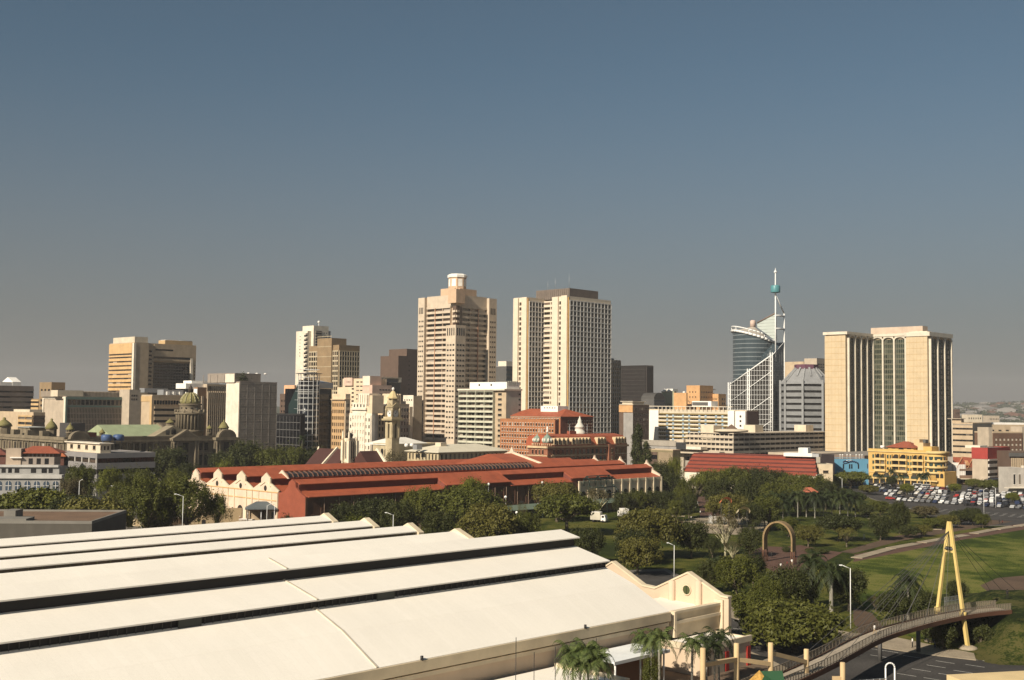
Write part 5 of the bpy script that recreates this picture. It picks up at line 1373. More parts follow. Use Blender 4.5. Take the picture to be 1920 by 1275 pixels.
def finwall(face, pos, a, c, z0, z1, nbay, gl, nz=22, dp=1.5, pn=2, line=None):
    """tall glazed bays between white fins that meet in flat arches"""
    bw = (c-a)/nbay
    for j in range(nz):
        zz = z0+(z1-z0)*j/nz; dz = (z1-z0)/nz
        b.fbox("spandrel", face, pos, a, c, -.02, .12, zz, zz+dz*.3, line or surf("olive_spandrel",(.10,.095,.06)))
        for i in range(nbay*pn):
            u = a+(c-a)*i/(nbay*pn); v = a+(c-a)*(i+1)/(nbay*pn)
            b.win(face, pos, u+.06, v-.06, zz+dz*.31, zz+dz*.98, gl)
    for i in range(nbay*6):
        u = a+(c-a)*i/(nbay*6)
        b.fbox("mullion", face, pos, u-.06, u+.06, -.02, .2, z0, z1, surf("glazing_mullion",(.26,.25,.20)))
    for i in range(nbay+1):
        u = a+bw*i; b.fbox("fin", face, pos, max(a-.5,u-.5), min(c+.5,u+.5), 0, dp, z0-1, z1+.5, WFN)
    for i in range(nbay):
        u = a+bw*i+.5; v = a+bw*(i+1)-.5; k = 8; zz = z1+.5
        pts = [(u,zz+2.2),(v,zz+2.2)]+[((u+v)/2+(v-u)/2*math.cos(math.pi*m_/k), zz-1.2+1.9*math.sin(math.pi*m_/k)) for m_ in range(k+1)]
        pts = pts[:2]+pts[2:]
        A_ = [b.fpt(face,pos,p[0],dp-.05,p[1]) for p in pts]; B_ = [b.fpt(face,pos,p[0],.0,p[1]) for p in pts]; kk = len(pts)
        b.mb("fin").add(A_+B_, [tuple(range(kk)),tuple(range(kk,2*kk))[::-1]]+[(m_,(m_+1)%kk,kk+(m_+1)%kk,kk+m_) for m_ in range(kk)], WFN)
zf = b.z(634)
finwall('L', 0, yP+.5, yQ, zb0, zf, 3, GL_GREEN, pn=3); finwall('R', 0, 1.2, W-.3, zb0, zf, 3, GL_DARK)
b.box("cornice", -2.0, W+.4, -1.8, yP+1, t-1, t+1.6, WFN); b.box("cornice", -1.9, W, yP+1, yQ+1.2, t-.4, t+1.2, WFN)
# left slab
xq = 0; xl0 = b._meet(b.r, 1588, off=(0, yQ)); yl1 = b._meet(b.l, 1549, off=(xl0, yQ)); 
b.box("left_tower", xl0, W-4, yQ+2, yQ+yl1, 0, t, CT)
b.box("left_tower", xl0, 0, yQ+.2, yQ+2, 0, t, CT)
b.box("end_pier", xl0-1.4, xl0-.02, yQ, yQ+yl1, 0, t-1, CT); joints('L', xl0-1.4, yQ+.1, yQ+yl1-.1, 4, t-1.2)
finwall('R', yQ+.2, xl0+1.6, -.9, zb0, zf, 4, GL_DARK)
b.box("cornice", xl0-2.2, 1, yQ-1.6, yQ+1.9, t-.4, t+1.4, WFN); b.box("cornice", xl0-2.2, W-4, yQ+1.9, yQ+yl1+.8, t-.4, t+1.4, WFN)
b.box("plant_room", 5, b.xr(1741,6), 6, 6+b._meet(b.l,1634,off=(5,6)), t+1, b.z(611,5,6), surf("pinkish_plant_room",(.50,.39,.30),streak=.08)); b.box("roof_shade", 1, 7, 1, yP-1, t+1.7, t+2.2, CREAM_LT); b.done()
# ------------------------------------------------------------------ middle ground: garage, market hall, shops
# parking garage
b = Bld("parking_garage", "multi-storey car park with cream parapet bands and rooftop stair boxes", 1375, 680)
GB = surf("garage_cream_lit_band", (.50,.42,.32), streak=.12); GB2 = surf("garage_grey_shade_band", (.33,.29,.24), streak=.12); INT = surf("garage_dark_interior", (.030,.022,.018))  # cream paints the sunlit left bands, grey the shade on the right
W, L = b.xr(1560), b.yl(1286); t = b.z(812); zs = [b.z(y) for y in (859, 849.5, 840, 830.5, 821, 812)]
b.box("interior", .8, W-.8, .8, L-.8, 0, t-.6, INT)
for j, z_ in enumerate(zs[:-1]): b.box("floor_slab", 0, W, 0, L, z_-.25, z_, GB2)
for j, z_ in enumerate(zs[:-1]):
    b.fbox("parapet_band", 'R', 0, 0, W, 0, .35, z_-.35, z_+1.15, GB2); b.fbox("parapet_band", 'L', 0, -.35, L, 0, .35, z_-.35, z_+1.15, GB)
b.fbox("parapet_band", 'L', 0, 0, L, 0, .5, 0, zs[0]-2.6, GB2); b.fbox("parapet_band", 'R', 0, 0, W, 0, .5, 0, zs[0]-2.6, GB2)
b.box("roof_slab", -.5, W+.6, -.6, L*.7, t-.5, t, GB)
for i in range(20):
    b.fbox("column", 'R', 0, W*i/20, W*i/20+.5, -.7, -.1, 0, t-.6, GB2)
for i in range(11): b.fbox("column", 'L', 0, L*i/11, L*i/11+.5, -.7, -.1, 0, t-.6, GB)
for (p0, p1, y0) in ((1416,1441,797),(1511,1534,797)):
    u, v = b.xr(p0,5), b.xr(p1,5); b.box("stair_box", u, u+(v-u)*.6, 5, 5+(v-u)*.55, t, b.z(y0,u,5), CREAM)
u, v = b.yl(1337), b.yl(1313); b.box("stair_box", .5, 9, u, v, t-4, b.z(797,0,v), CREAM)
q = MB(); q.lathe([(1,0),(9.5,.6),(9.8,1.2),(9.6,1.6),(6,2.2),(.2,2.4)], CREAM, (7,6,t), 26); b.sub("round_canopy", q)
q = MB(); q.lathe([(4.4,0),(0.2,2.6)], surf("brown_pyramid_roof",(.13,.085,.06)), (7,6,t+2.3), 4, False); b.sub("roof_lantern", q)
b.box("low_wing", -2, 14, L+.2, b.yl(1268), 0, b.z(824,0,L), GB); b.punch('L', -2, L+1, b.yl(1270), b.z(838,0,L), b.z(826,0,L), 4, 1, GL_DARK, .4, .5)
b.fbox("ramp", 'L', -2.5, b.yl(1330), b.yl(1253), 0, 6, b.z(841,0,L), b.z(836,0,L), CREAM_LT)
b.fbox("ramp", 'L', -1, b.yl(1360), b.yl(1268), 0, 5, b.z(849,0,L), b.z(844,0,L), GB)
b.done()
b = Bld("elevated_road", "long grey viaduct parapet running behind the dark pine", 1268, 640, cat="viaduct")
Lw = b.yl(1205); b.box("deck", 0, 9, 0, Lw, b.z(843), b.z(830), GREY); b.box("parapet", -.4, -.02, 0, Lw, b.z(837), b.z(830)+1, GB2)
for i in range(6): b.box("column", 2, 3.5, Lw*i/6+2, Lw*i/6+3.5, 0, b.z(843), GB2)
b.done()
b = Bld("shop_building", "low brown shop with an olive ribbed side below the viaduct", 1262, 600)
W, L = b.xr(1276), b.yl(1214); t = b.z(845); b.box("wall", 0, W, 0, L, 0, t, surf("olive_ribbed_wall",(.22,.18,.10),streak=.15)); b.cap(0, W, 0, L, t, TAN, .5); b.ribs('L', 0, 0, L*.55, 2, t-1, 14, TAN, .3, .4); b.bands('L', 0, L*.6, L, 3, t-1, 3, BROWN, GL_BLACK, d=.4); b.box("awning", -3, 0, 2, L*.5, 3.2, 3.6, CREAM_LT); b.done()
# long red market hall
tM = math.atan2(-26, 60)
mk0 = at(1281, 880, 590); mk1 = at(1530, 880, 560)
mth = math.atan2(mk1.y-mk0.y, mk1.x-mk0.x); mlen = math.hypot(mk1.x-mk0.x, mk1.y-mk0.y)
mk = empty("market_hall", (mk0.x, mk0.y, 0), "long hall with a stepped bright red metal roof over white walls", "hall", rz=mth)
RED2 = surf("bright_red_ribbed_roof", (.27,.060,.034), rough=.6, var=.12, fine=.08)
RED3 = surf("shaded_red_riser", (.085,.018,.014), rough=.6)  # riser red darkened to draw the shade lines between roof steps
ze = zat(mk0.x, mk0.y, 882.5); zrd = zat(mk0.x, mk0.y+10, 849)
q = MB(); q2 = MB(); ns = 5; run = 3.2
for i in range(ns):
    za, zb_ = ze+(zrd-ze)*i/ns, ze+(zrd-ze)*(i+1)/ns
    y0 = run*i
    ind = 0.55*i*0+ (0 if i == 0 else 0)
    q.extr([(y0,za),(y0+run*.92,zb_-.62),(y0+run*.92,zb_-.85),(y0,za-.3)], lambda a,y,z:(a,y,z), 0, mlen-(ns-1-i)*0-i*.9, RED2)
    q2.box(.2, mlen-i*.9-.3, y0+run*.86, y0+run*.94, zb_-.75, zb_-.02, RED3)
q.box(.1, mlen-4.5, run*ns-.2, run*ns+10, zrd-.6, zrd-.2, RED2)
q.build("roof", mk); q2.build("roof_step", mk)
q = MB(); q.box(.3, mlen-.3, .6, 22, 0, ze-.35, CREAM_LT); q.box(-1.6, .25, -.5, 5, 0, ze+1.6, CREAM_LT); q.box(mlen-.25, mlen+.3, .4, 22, 0, ze+.3, CREAM_LT); q.extr([(.5,ze-.5),(run*ns,zrd-.6),(22,zrd-.6),(22,0),(.5,0)], lambda a,y,z:(a,y,z), mlen-5.2, mlen-4.8, RED3); q.build("wall", mk)
q = MB()
for i in range(9): q.box(3+i*7.2, 5.2+i*7.2, .35, .6, 0, ze-1.8, CREAM)
q.build("pilaster", mk)
q = MB(); q.box(mlen*.72, mlen*.93, 12, 20, zrd-.3, zrd+1.4, WHITE); q.box(mlen*.83, mlen*.90, 12, 18, zrd+1.4, zrd+4.0, surf("plant_white",(.72,.7,.66))); q.box(mlen*.93,mlen*.98,12,18,zrd-.3,zrd+1.2,METAL); q.build("plant_room", mk)
# small shops right of the market hall
b = Bld("shop_building", "dark flat-faced block behind the little cream shop", 1561, 600, th=rad(20))
W, L = 8, b.yl(1538); L = max(6, min(L, 30)); W2 = b.xr(1563)
b.box("wall", -b.xr(1561)+b.xr(1539), 1, 0, 12, 0, b.z(852), surf("dark_slate_face",(.06,.045,.045))); b.box("side_wall", b.xr(1531), b.xr(1539)-.1, .5, 12, 0, b.z(851), CREAM_LT); b.done()
b = Bld("shop_building", "little cream shop with one small window between the red hall and the blue building", 1535, 570, th=rad(4))
W = b.xr(1561); t = b.z(871); b.box("wall", 0, W, 0, 9, 0, t, surf("shop_cream",(.68,.55,.38),streak=.1)); b.cap(0, W, 0, 9, t, CREAM, .4); b.punch('R', 0, W*.3, W*.68, b.z(887), b.z(882), 1, 1, GL_DARK, 1, .9, TAN); b.box("shopfront", W*.2, W*.75, -.15, -.01, 0, 3, DARK); b.box("canopy", -.3, W+.3, -1.6, 0, 3.2, 3.6, CREAM_LT); b.done()
b = Bld("shop_building", "bright blue windowless club building with a swirling painted sign", 1562, 610, th=rad(5))
BLUE = surf("sky_blue_render", (.115,.29,.42), streak=.12, var=.1); W = b.xr(1628); t = b.z(861.5)
b.box("wall", 0, W, 0, 18, 0, t, BLUE); b.cap(0, W, 0, 18, t, BLUE, .3)
for px_ in (1581, 1592.5, 1596.5, 1609): u = b.xr(px_); b.win('R', 0, u-.35, u+.35, b.z(878.5), b.z(870), GL_BLACK, d=.05)
for px_ in (1564, 1626): u = b.xr(px_); b.win('R', 0, u-.2, u+.2, b.z(878), b.z(869), GL_DARK, d=.05)
SG = surf("navy_sign_paint",(.02,.025,.06)); q = MB()
def stroke(pts, r, m=SG):
    P = [(b.xr(x), -.12, b.z(y, b.xr(x))) for x, y in pts]
    for a, c in zip(P[:-1],P[1:]): q.bar(a, c, r, m, 5)
stroke([(1580.5,867),(1581.5,865),(1585,864.2),(1588,865.5),(1590,866.8)], .34); stroke([(1581,868.6),(1584,869.2),(1588,868)], .22)
for k, (x, y) in enumerate(((1590,866.2),(1593.5,864.8),(1597,864.3),(1600.5,864.5),(1604,865.6),(1607.5,867.4))): stroke([(x-1.3,y+2.2),(x,y-.4),(x+1.3,y+1.6)], .24); stroke([(x-.8,y+1),(x+.9,y+.9)], .16)
stroke([(1586,863.4),(1592,862.9),(1598,862.9)], .15, surf("sign_white",(.7,.7,.68))); b.sub("painted_sign", q)
b.bands('R', 0, 4, W-3, 0.3, 4.4, 1, surf("blue_shopfront",(.06,.12,.17)), GL_DARK, fh=.8, d=.3, per=8)
for px_ in (1575,1579.5,1588,1594,1605,1611,1616): u = b.xr(px_, 8); b.mb("roof_vent").lathe([(.3,0),(.35,2.0),(.5,2.1),(.1,2.5)], WHITE, (u,8,t), 8)
b.done()
b = Bld("tower_podium", "low brown podium wrapped round the foot of the cream twin-slab tower", 1700, 700)
b.box("wall", -52, 60, 0, 70, 0, b.z(853), surf("podium_brown",(.20,.15,.12),streak=.1)); b.box("red_band", -14, 6, -14, -.1, 0, b.z(848,0,-14), surf("podium_red_brick",(.19,.075,.05))); b.cap(-52, 60, 0, 70, b.z(853), surf("podium_brown",(.2,.15,.12)), .8); b.box("rear_wall", -56, -20, 30, 60, 0, b.z(850, -40, 30), BEIGE); b.done()
# yellow arcaded building
b = Bld("hotel", "yellow arcaded hotel with red hipped roof pavilion and balconies facing the car park", 1752, 622, th=rad(36))
YL = surf("yellow_ochre_render", (.58,.37,.12), streak=.10, var=.1); YL2 = surf("pale_yellow_balustrade", (.60,.44,.20)); GRW = glass("green_shutter_glass", [(0,(.04,.06,.05)),(.5,(.06,.09,.07)),(.85,(.03,.03,.03))])
# the long front looks left: local y runs from the near right corner to the far left end
b.root.rotation_euler = (0,0,0); fa_ = at(1628, 850, 655); fb_ = at(1745, 850, 628); thy = math.atan2(fb_.y-fa_.y, fb_.x-fa_.x)
b.C = Vector((fa_.x, fa_.y, 0)); b.th = thy; b.r = Vector((math.cos(thy), math.sin(thy), 0)); b.l = Vector((-math.sin(thy), math.cos(thy), 0)); b.root.location = b.C; b.root.rotation_euler = (0,0,thy)
W = b.xr(1745); t = b.z(846)
b.box("wall", 0, W, 0, 20, 0, t, YL); b.box("cornice", -.4, W+.4, -.5, 20, t, t+.5, YL2); b.box("parapet", 0, W, 0, .5, t+.5, t+1.6, YL)
zr_ = [b.z(y) for y in (882, 880, 868.5, 857.5, 847.5)]
X = lambda p: b.xr(p)
flo = [b.z(881.5), b.z(871.5), b.z(860.5), b.z(849)]
for k in range(3):
    z0, z1 = flo[k], flo[k+1]
    for (p0, p1, n) in ((1642,1660,2),(1673,1700,2),(1711.5,1731,2)):
        u, v = X(p0), X(p1); w_ = (v-u)/n
        for i in range(n):
            if k < 2: b.win('R', 0, u+i*w_+.15, u+(i+1)*w_-.15, z0+1.0, z1-.35, GL_DARK, d=.05)
            else:
                q = MB(); arch(q, u+i*w_+.15, u+(i+1)*w_-.15, -.0, z0+1.0, z1-.2, GL_DARK); b.sub("arched_window", q)
        b.fbox("balcony", 'R', 0, u-.4, v+.4, 0, 1.3, z0-.25, z0-.02, YL2); b.fbox("balcony", 'R', 0, u-.4, v+.4, 1.15, 1.3, z0-.02, z0+.95, YL2)
        for i in range(n+1): b.fbox("balcony_pier", 'R', 0, u+i*w_-.15, u+i*w_+.15, 0, 1.25, z0+.96, z1-.3, YL)
    for p in (1637, 1664, 1669.5, 1702.5, 1707.5, 1735.5): u = X(p); b.win('R', 0, u-.55, u+.55, z0+.8, z1-.7, GRW, d=.06)
b.box("string_course", -.3, W+.3, -.35, 0, flo[0]-.9, flo[0]-.5, YL2)
zg0, zg1 = b.z(893), b.z(884.5)
for p in (1642, 1661.5, 1677.5, 1697.5, 1713.5, 1733.5):
    u = X(p); q = MB(); arch(q, u-1.95, u+1.95, 0, zg0, zg1, GL_DARK, 10); b.sub("arched_window", q); b.fbox("balustrade", 'R', 0, u-1.95, u+1.95, 0, .3, zg0, zg0+.9, GRW)
b.box("verandah_beam", 0, W+4, -1.2, 0, zg0-1.0, zg0-.3, YL2); b.box("shopfront", .4, W-.4, -.2, -.01, 0, zg0-1.2, DARK)
for i in range(11): b.box("column", W*i/10-.25, W*i/10+.25, -1.2, -.7, 0, zg0-1.0, YL)
# curved right corner with balconies, lower right arcade
q = MB(); q.lathe([(5.2,0),(5.2,t)], YL, (W, 5.0, 0), 20); b.sub("corner_drum", q)
for k in range(3):
    q = MB(); q.lathe([(5.3,flo[k]+.8),(5.35,flo[k+1]-.7)], GRW, (W, 5.0, 0), 12, False); b.sub("corner_window", q)
    q = MB(); q.lathe([(6.2,flo[k]-.3),(6.2,flo[k]+.8),(6.0,flo[k]+.8),(6.0,flo[k]-.3)], YL2, (W, 5.0, 0), 20); b.sub("corner_balcony", q)
q = MB(); q.lathe([(5.8,t-.2),(5.8,t+1.2),(5.2,t+1.2)], YL2, (W,5,0), 20); b.sub("corner_parapet", q)
b.box("side_arcade", W+3, X(1769), .5, 14, 0, b.z(884, W), YL)
for p in (1756, 1764): q = MB(); arch(q, X(p)-.9, X(p)+.9, .5, 4.4, b.z(887, W), GL_DARK); b.sub("arched_window", q)
# pavilion
u, v = X(1661), X(1709); zp = b.z(836.5); b.box("pavilion", u, v, 2, 14, t, zp, YL); q = MB(); hip(q, u, v, 2, 14, zp, b.z(827.5)-zp+.4, TERRA, .9); b.sub("pavilion_roof", q)
q = MB(); arch(q, X(1680), X(1691.5), 2, t+.8, zp-.2, GRW, 10); b.sub("arched_window", q)
for p in (1671.5, 1700.5): b.win('R', 2, X(p)-1.1, X(p)+1.1, t+1.9, zp-.4, GRW, d=.05)
b.box("stair_tower", X(1701), X(1711.5), 7, 13, zp-1, b.z(823.5,X(1701),7), surf("sandy_block",(.58,.42,.24))); b.box("water_tank", X(1718), X(1723), 7, 10, b.z(829,X(1716),7)-.5, b.z(824,X(1716),7), DKGREY); b.box("terrace_block", X(1711.5), X(1722), 5, 13, t, b.z(830,X(1716),5), surf("sandy_block",(.58,.42,.24))); b.box("terrace_block", X(1722), X(1738), 5, 13, t, b.z(837.5,X(1730),5), YL)
b.mb("roof_dish").lathe([(.2,0),(1.2,.5),(1.2,1.7),(.2,1.8)], WHITE, (X(1649),3,t+1.6), 10); b.done()
# row of low buildings at the far right
def simple(name, label, pl_, pr_, pt, D, mat, th=rad(8), depth=14, cat="building"):
    b = Bld(name, label, pl_, D, th=th, cat=cat); W = b.xr(pr_); t = b.z(pt); b.box("wall", 0, W, 0, depth, 0, t, mat); b.cap(0, W, 0, depth, t, mat, .5); return b, W, t
b, W, t = simple("shop_building", "grey ribbed shop front right of the yellow hotel", 1764, 1786, 858, 640, surf("pale_grey_render",(.46,.42,.37),streak=.1)); b.ribs('R', 0, W*.2, W-1, 4, t-4, 7, WHITE, .5, .5); b.box("canopy", 0, W+2, -3, 0, 3.4, 3.8, DARK); b.done()
b, W, t = simple("shop_building", "white shop with a row of pilasters left of the red hipped roofs", 1787, 1809, 869, 640, WHITE); b.ribs('R', 0, .3, W-.3, 3, t-.5, 6, WHITE, .8, .7); b.punch('R', 0, .3, W-.3, 4, t-2, 6, 1, GL_DARK, .35, .7); b.box("canopy", -1, W+2, -3, 0, 3.2, 3.6, CREAM); b.done()
b, W, t = simple("shop_building", "shop under steep dark red hipped roofs with small gables", 1796, 1851, 878, 640, surf("shop_brown",(.20,.13,.09)))
q = MB()
for i in range(3):
    u = -1+i*(W+2)/3; q.extr([(u,t),(u+(W+2)/6,b.z(858)),(u+(W+2)/3,t)], lambda a,y,z:(y,a,z), 0, 12, TERRA)
    q.extr([(u-.2,t),(u+.2,t+.3),(u+(W+2)/6,b.z(858)+.4),(u+(W+2)/6,b.z(858)-.2)], lambda a,y,z:(y,a,z), -.4, .2, surf("orange_bargeboard",(.5,.26,.13)))
b.sub("roof", q)
for i in (1, 2):
    u = -1+i*(W+2)/3; q = MB(); q.extr([(u-1.5,t+1.5),(u,t+4.2),(u+1.5,t+1.5)], lambda a,y,z:(y,a,z), -.3, 3, surf("orange_bargeboard",(.5,.26,.13))); b.sub("dormer", q)
b.bands('R', 0, .5, W-.5, .5, t-.3, 2, surf("shop_brown",(.2,.13,.09)), GL_BLACK, fh=.6, d=.5); b.done()
b = Bld("shop_building", "big block painted red on its upper half above white balconies", 1851, 625)
W, L = b.xr(1892), b.yl(1822); t = b.z(841); RP = surf("red_painted_block",(.33,.045,.035),streak=.08); zm = b.z(861)
b.box("wall", 0, W, 0, L, 0, zm, BEIGE); b.box("red_upper_wall", -.2, W+.2, -.2, L+.2, zm, t, RP); b.cap(-.2, W+.2, -.2, L+.2, t, RP, .4); b.bands('R', 0, .4, W-.4, 5.0, zm, 3, surf("white_shop_band",(.55,.50,.44),streak=.1), GL_BLACK, fh=.52, d=.7, per=5); b.box("canopy", -3, W+2, -4, 0, 4.0, 4.4, surf("navy_canopy",(.03,.035,.06))); b.box("rooftop_block", .5, 10, L*.5, L+4, t, b.z(836), CREAM_LT); b.box("yellow_sign", W-2, W+.2, -1.2, -.8, 4.6, 8.5, surf("yellow_sign",(.7,.45,.05)))
b.done()
b, W, t = simple("shop_building", "brown ribbed block at the right edge behind the white kiosk shop", 1894, 1960, 848, 620, BROWN); b.ribs('R', 0, .3, W-.3, 4, t-3, 16, TAN, .7, .6); b.box("canopy", -1, W, -1, 0, t-2.2, t-.2, DKGREY); b.done()
b, W, t = simple("shop_building", "small white parapeted shop at the right edge of the car park", 1892, 1919, 879, 575, surf("white_shop",(.44,.40,.35),streak=.15), depth=10); b.punch('R', 0, 1, W-1, 3, t-1, 2, 1, GL_DARK, .3, .6, WHITE); b.box("chimney", W-.8, W, 0, 1.2, t, t+1.6, CREAM_LT); b.box("canopy", -3, W+6, -3, 0, 2.9, 3.2, CREAM_LT); b.done()
b = Bld("office_block", "tan office with four ribbon windows and a blank grey end right of the cream tower", 1824, 740)
W, L = b.xr(1859), b.yl(1786); t = b.z(795); b.box("wall", 0, W, 0, L, 0, t, surf("grey_brown_blank",(.27,.23,.18),streak=.1)); b.bands('L', 0, 0, L, 5, t-1, 7, TAN, GL_DARK, fh=.32, d=.4, per=6); b.cap(0, W, 0, L, t, TAN, .8); b.box("panel", W*.4, W*.62, -.15, -.01, b.z(818), b.z(812), BROWN); b.box("water_tank", 1, 5, L*.6, L*.6+6, t, b.z(786), TAN); b.box("roof_canopy", -.5, 6, L*.55, L*.55+9, b.z(786), b.z(785), BEIGE); b.done()
b = Bld("office_block", "brown brick office with square white windows at the right edge", 1862, 720, th=rad(20))
W = b.xr(1917); t = b.z(812); b.box("wall", 0, W, 0, 16, 0, t, surf("dark_brick_office",(.15,.085,.055),streak=.1)); b.grid('R', 0, .5, W-.5, 6, t-2, 7, 6, surf("dark_brick_office",(.15,.085,.055)), surf("pale_window_blind",(.55,.48,.38)), .5, .42, .3); b.cap(0, W, 0, 16, t, TAN, .8); b.box("stair_tower", -3, -.02, .5, 10, 0, t+3.5, BEIGE); b.box("stair_tower", W+.02, W+6, .5, 10, 0, t+4, BEIGE); b.done()
for (lb, pl_, pr_, pt, D_, m_) in (("pale flat-roofed warehouse behind the brown brick office",1838,1925,797,820,TAN),("far cream block on the hill foot right of the cream tower",1814,1842,778,1500,CREAM),("small dark brick tower far behind the tan ribbon office",1791,1800,768,1400,BROWN),("far pale flat block near the right edge",1854,1874,780,1600,BEIGE)):
    b, W, t = simple("office_block", lb, pl_, pr_, pt, D_, m_); b.punch('R', 0, 1, W-1, max(4,t-14), t-1, 6, 2, GL_DARK, .4, .35)
    if "warehouse" in lb: b.box("roof_sheet", -1, W, 2, 13, t, b.z(792), WHITE)
    b.done()
# ------------------------------------------------------------------ brick block, red museum with copper domes
b = Bld("office_block", "orange-brown brick office with many small windows and a red hipped roof", 1051, 665)
BK = brick("orange_brown_brick", (.38,.155,.065), (.32,.125,.055), (.34,.2,.12), 1.2); BK2 = brick("shaded_red_brick", (.20,.065,.042), (.17,.055,.035), (.2,.1,.07), 1.2)  # darker copy of the brick paints shade on the right-hand ends
W, L = b.xr(1112), b.yl(943); t = b.z(781); b.box("wall", 0, W, .3, L, 0, t, BK); b.box("brick_end", .05, W+.02, -.02, .28, 0, t, BK2); b.punch('L', 0, 1, L-1, t-4.5, t-1, 20, 1, GL_WARM, .62, .8, WHITE); b.punch('R', -.02, W*.2, W-.5, t-26, t-1.5, 11, 7, GL_WARM, .36, .5, CREAM)
q = MB(); hip(q, 0, W, 0, L, t, 4.2, REDROOF, .5, 9); b.sub("roof", q); b.box("cornice", -.4, -.02, -.4, L+.3, t-.5, t-.02, CREAM)
b.box("penthouse", W*.3, W*.3+9, b.yl(1027), b.yl(995), t, b.z(761,5,20), WHITE); b.punch('L', W*.3, b.yl(1024), b.yl(1000), t+4, b.z(762,5,20), 5, 1, GL_DARK, .4, .4)
b.done()
b = Bld("office_block", "lower front block of orange brick with six rows of white-framed windows", 1041, 640)
W, L = b.xr(1048), b.yl(938); t = b.z(788.5); b.box("wall", 0, W, .3, L, 0, t, BK); b.box("brick_end", .05, W, 0, .28, 0, t, BK2); b.cap(0, W, 0, L, t, BK, .5); b.punch('L', 0, .8, L-.8, t-33, t-.8, 20, 10, GL_WARM, .45, .5, WHITE); b.done()
b = Bld("museum_building", "red and cream striped brick museum with two green copper domes and red mansard roofs", 1027, 585)
RBK = brick("striped_red_brick", (.27,.10,.055), (.22,.08,.045), (.30,.18,.12), 1.4); STR = surf("cream_stone_band", (.55,.41,.25), streak=.1)
W, L = b.xr(1176), b.yl(991); t = b.z(838); b.box("wall", 0, W, 0, L, 0, t, RBK)
xa, xb_, xc, xd = b.xr(1034), b.xr(1068), b.xr(1139), b.xr(1150)
zl0, zl1, zl2 = b.z(868), b.z(855), b.z(840)
for (u, v, n) in ((xa+.4, xc-.4, 13), (xd+.4, W-.4, 5)):
    for z0, z1 in ((zl0,zl1),(zl1,zl2)): b.punch('R', 0, u, v, z0+.4, z1-.8, n, 1, GL_DARK, .5, .86, STR)
b.box("tower_bay", xc, xd, -1.2, 0, 0, t+.6, RBK)
for z0, z1 in ((zl0,zl1),(zl1,zl2)): b.punch('R', -1.2, xc+1, xd-1, z0+.4, z1-.8, 1, 1, GL_DARK, .34, .8, STR)
for z0, z1 in ((zl0,zl1),(zl1,zl2)): b.punch('L', 0, 2, L-2, z0+.4, z1-.8, 4, 1, GL_DARK, .4, .8, STR)
for zz in (zl0, zl1): b.box("stone_band", -.3, W+.1, -.3, L, zz-.25, zz+.2, STR) if False else (b.fbox("stone_band",'R',0,xa,W,0,.25,zz-.25,zz+.2,STR), b.fbox("stone_band",'L',0,0,L,0,.25,zz-.25,zz+.2,STR))
b.box("cornice", -.8, W+.5, -.9, -.02, t-.7, t+.3, surf("dark_stone_cornice",(.26,.17,.10))); b.box("cornice", -.8, -.02, -.02, L, t-.7, t+.3, STR)
rz = b.z(815); q = MB()
q.extr([(-.3,t+.3),(2.6,t+5.0),(9,rz),(16,t+5),(18,t+.3)], lambda a,y,z:(a,y,z), xa, W, REDROOF)
q.add([(W,-.3,t+.3),(W,2.6,t+5),(W,9,rz),(W,16,t+5),(W,18,t+.3),(W+.5,9,t+.3)],[(0,1,2,3,4),(0,5,4)],REDROOF); q.build("mansard_roof", b.root)
zdm = t+.9
for (u, v, n) in ((xa+1, b.xr(1068), 4), (b.xr(1071), b.xr(1108), 6), (b.xr(1119), b.xr(1136), 3), (xd+1, W-1, 4)):
    for i in range(n):
        x = u+(v-u)*(i+.5)/n; q = MB(); q.extr([(x-1.0,zdm),(x+1.0,zdm),(x+1.0,zdm+2.4),(x+.7,zdm+3.1),(x,zdm+3.5),(x-.7,zdm+3.1),(x-1.0,zdm+2.4)], lambda a,y,z:(y,a,z), -.5, 2.4, STR)
        o = b.sub("dormer", q); q = MB(); q.box(x-.6,x+.6,-.58,-.5,zdm+.4,zdm+2.5,GL_DARK); q.build("window", o)
def dome(cx_, cy_, pw, py0, py1, base):
    R_ = pw*585/2200*.5; z0 = b.z(py0, cx_, cy_); z1 = b.z(py1, cx_, cy_)
    q = MB(); q.lathe([(R_*1.12,0),(R_*1.12,t-1),(R_*1.3,t-.4),(R_*1.3,t+.4),(R_*1.05,t+.5),(R_*1.05,z0)], base, (cx_,cy_,0), 16); b.sub("corner_tower", q)
    q = MB()
    for k in range(5): zz = zl0-5+k*2.7; q.lathe([(R_*1.15,zz),(R_*1.15,zz+1.0)], STR, (cx_,cy_,0), 16)
    b.sub("stone_band", q)
    h = (z1-z0); q = MB(); q.lathe([(R_*1.08,0),(R_*1.1,h*.08),(R_*1.02,h*.3),(R_*.86,h*.52),(R_*.6,h*.7),(R_*.3,h*.8),(R_*.22,h*.82),(R_*.24,h*.9),(R_*.12,h*.94),(.05,h*1.08)], BRASSY, (cx_,cy_,z0), 18); o = b.sub("copper_dome", q)
    q = MB()
    for k in range(8):
        t_ = 2*math.pi*k/8+.2; x, y = cx_+R_*1.0*math.cos(t_), cy_+R_*1.0*math.sin(t_)
        q.lathe([(.55,0),(.62,h*.25),(.3,h*.36),(.02,h*.44)], surf("white_stone_trim",(.6,.56,.48)), (x,y,z0+h*.08), 8)
    q.build("lucarne", o)
    q = MB()
    for k in range(16):
        t_ = 2*math.pi*k/16; q.bar((cx_+R_*1.25*math.cos(t_),cy_+R_*1.25*math.sin(t_),t+.4),(cx_+R_*1.25*math.cos(t_),cy_+R_*1.25*math.sin(t_),t+1.5),.18,STR,5)
    q.build("balustrade", o)
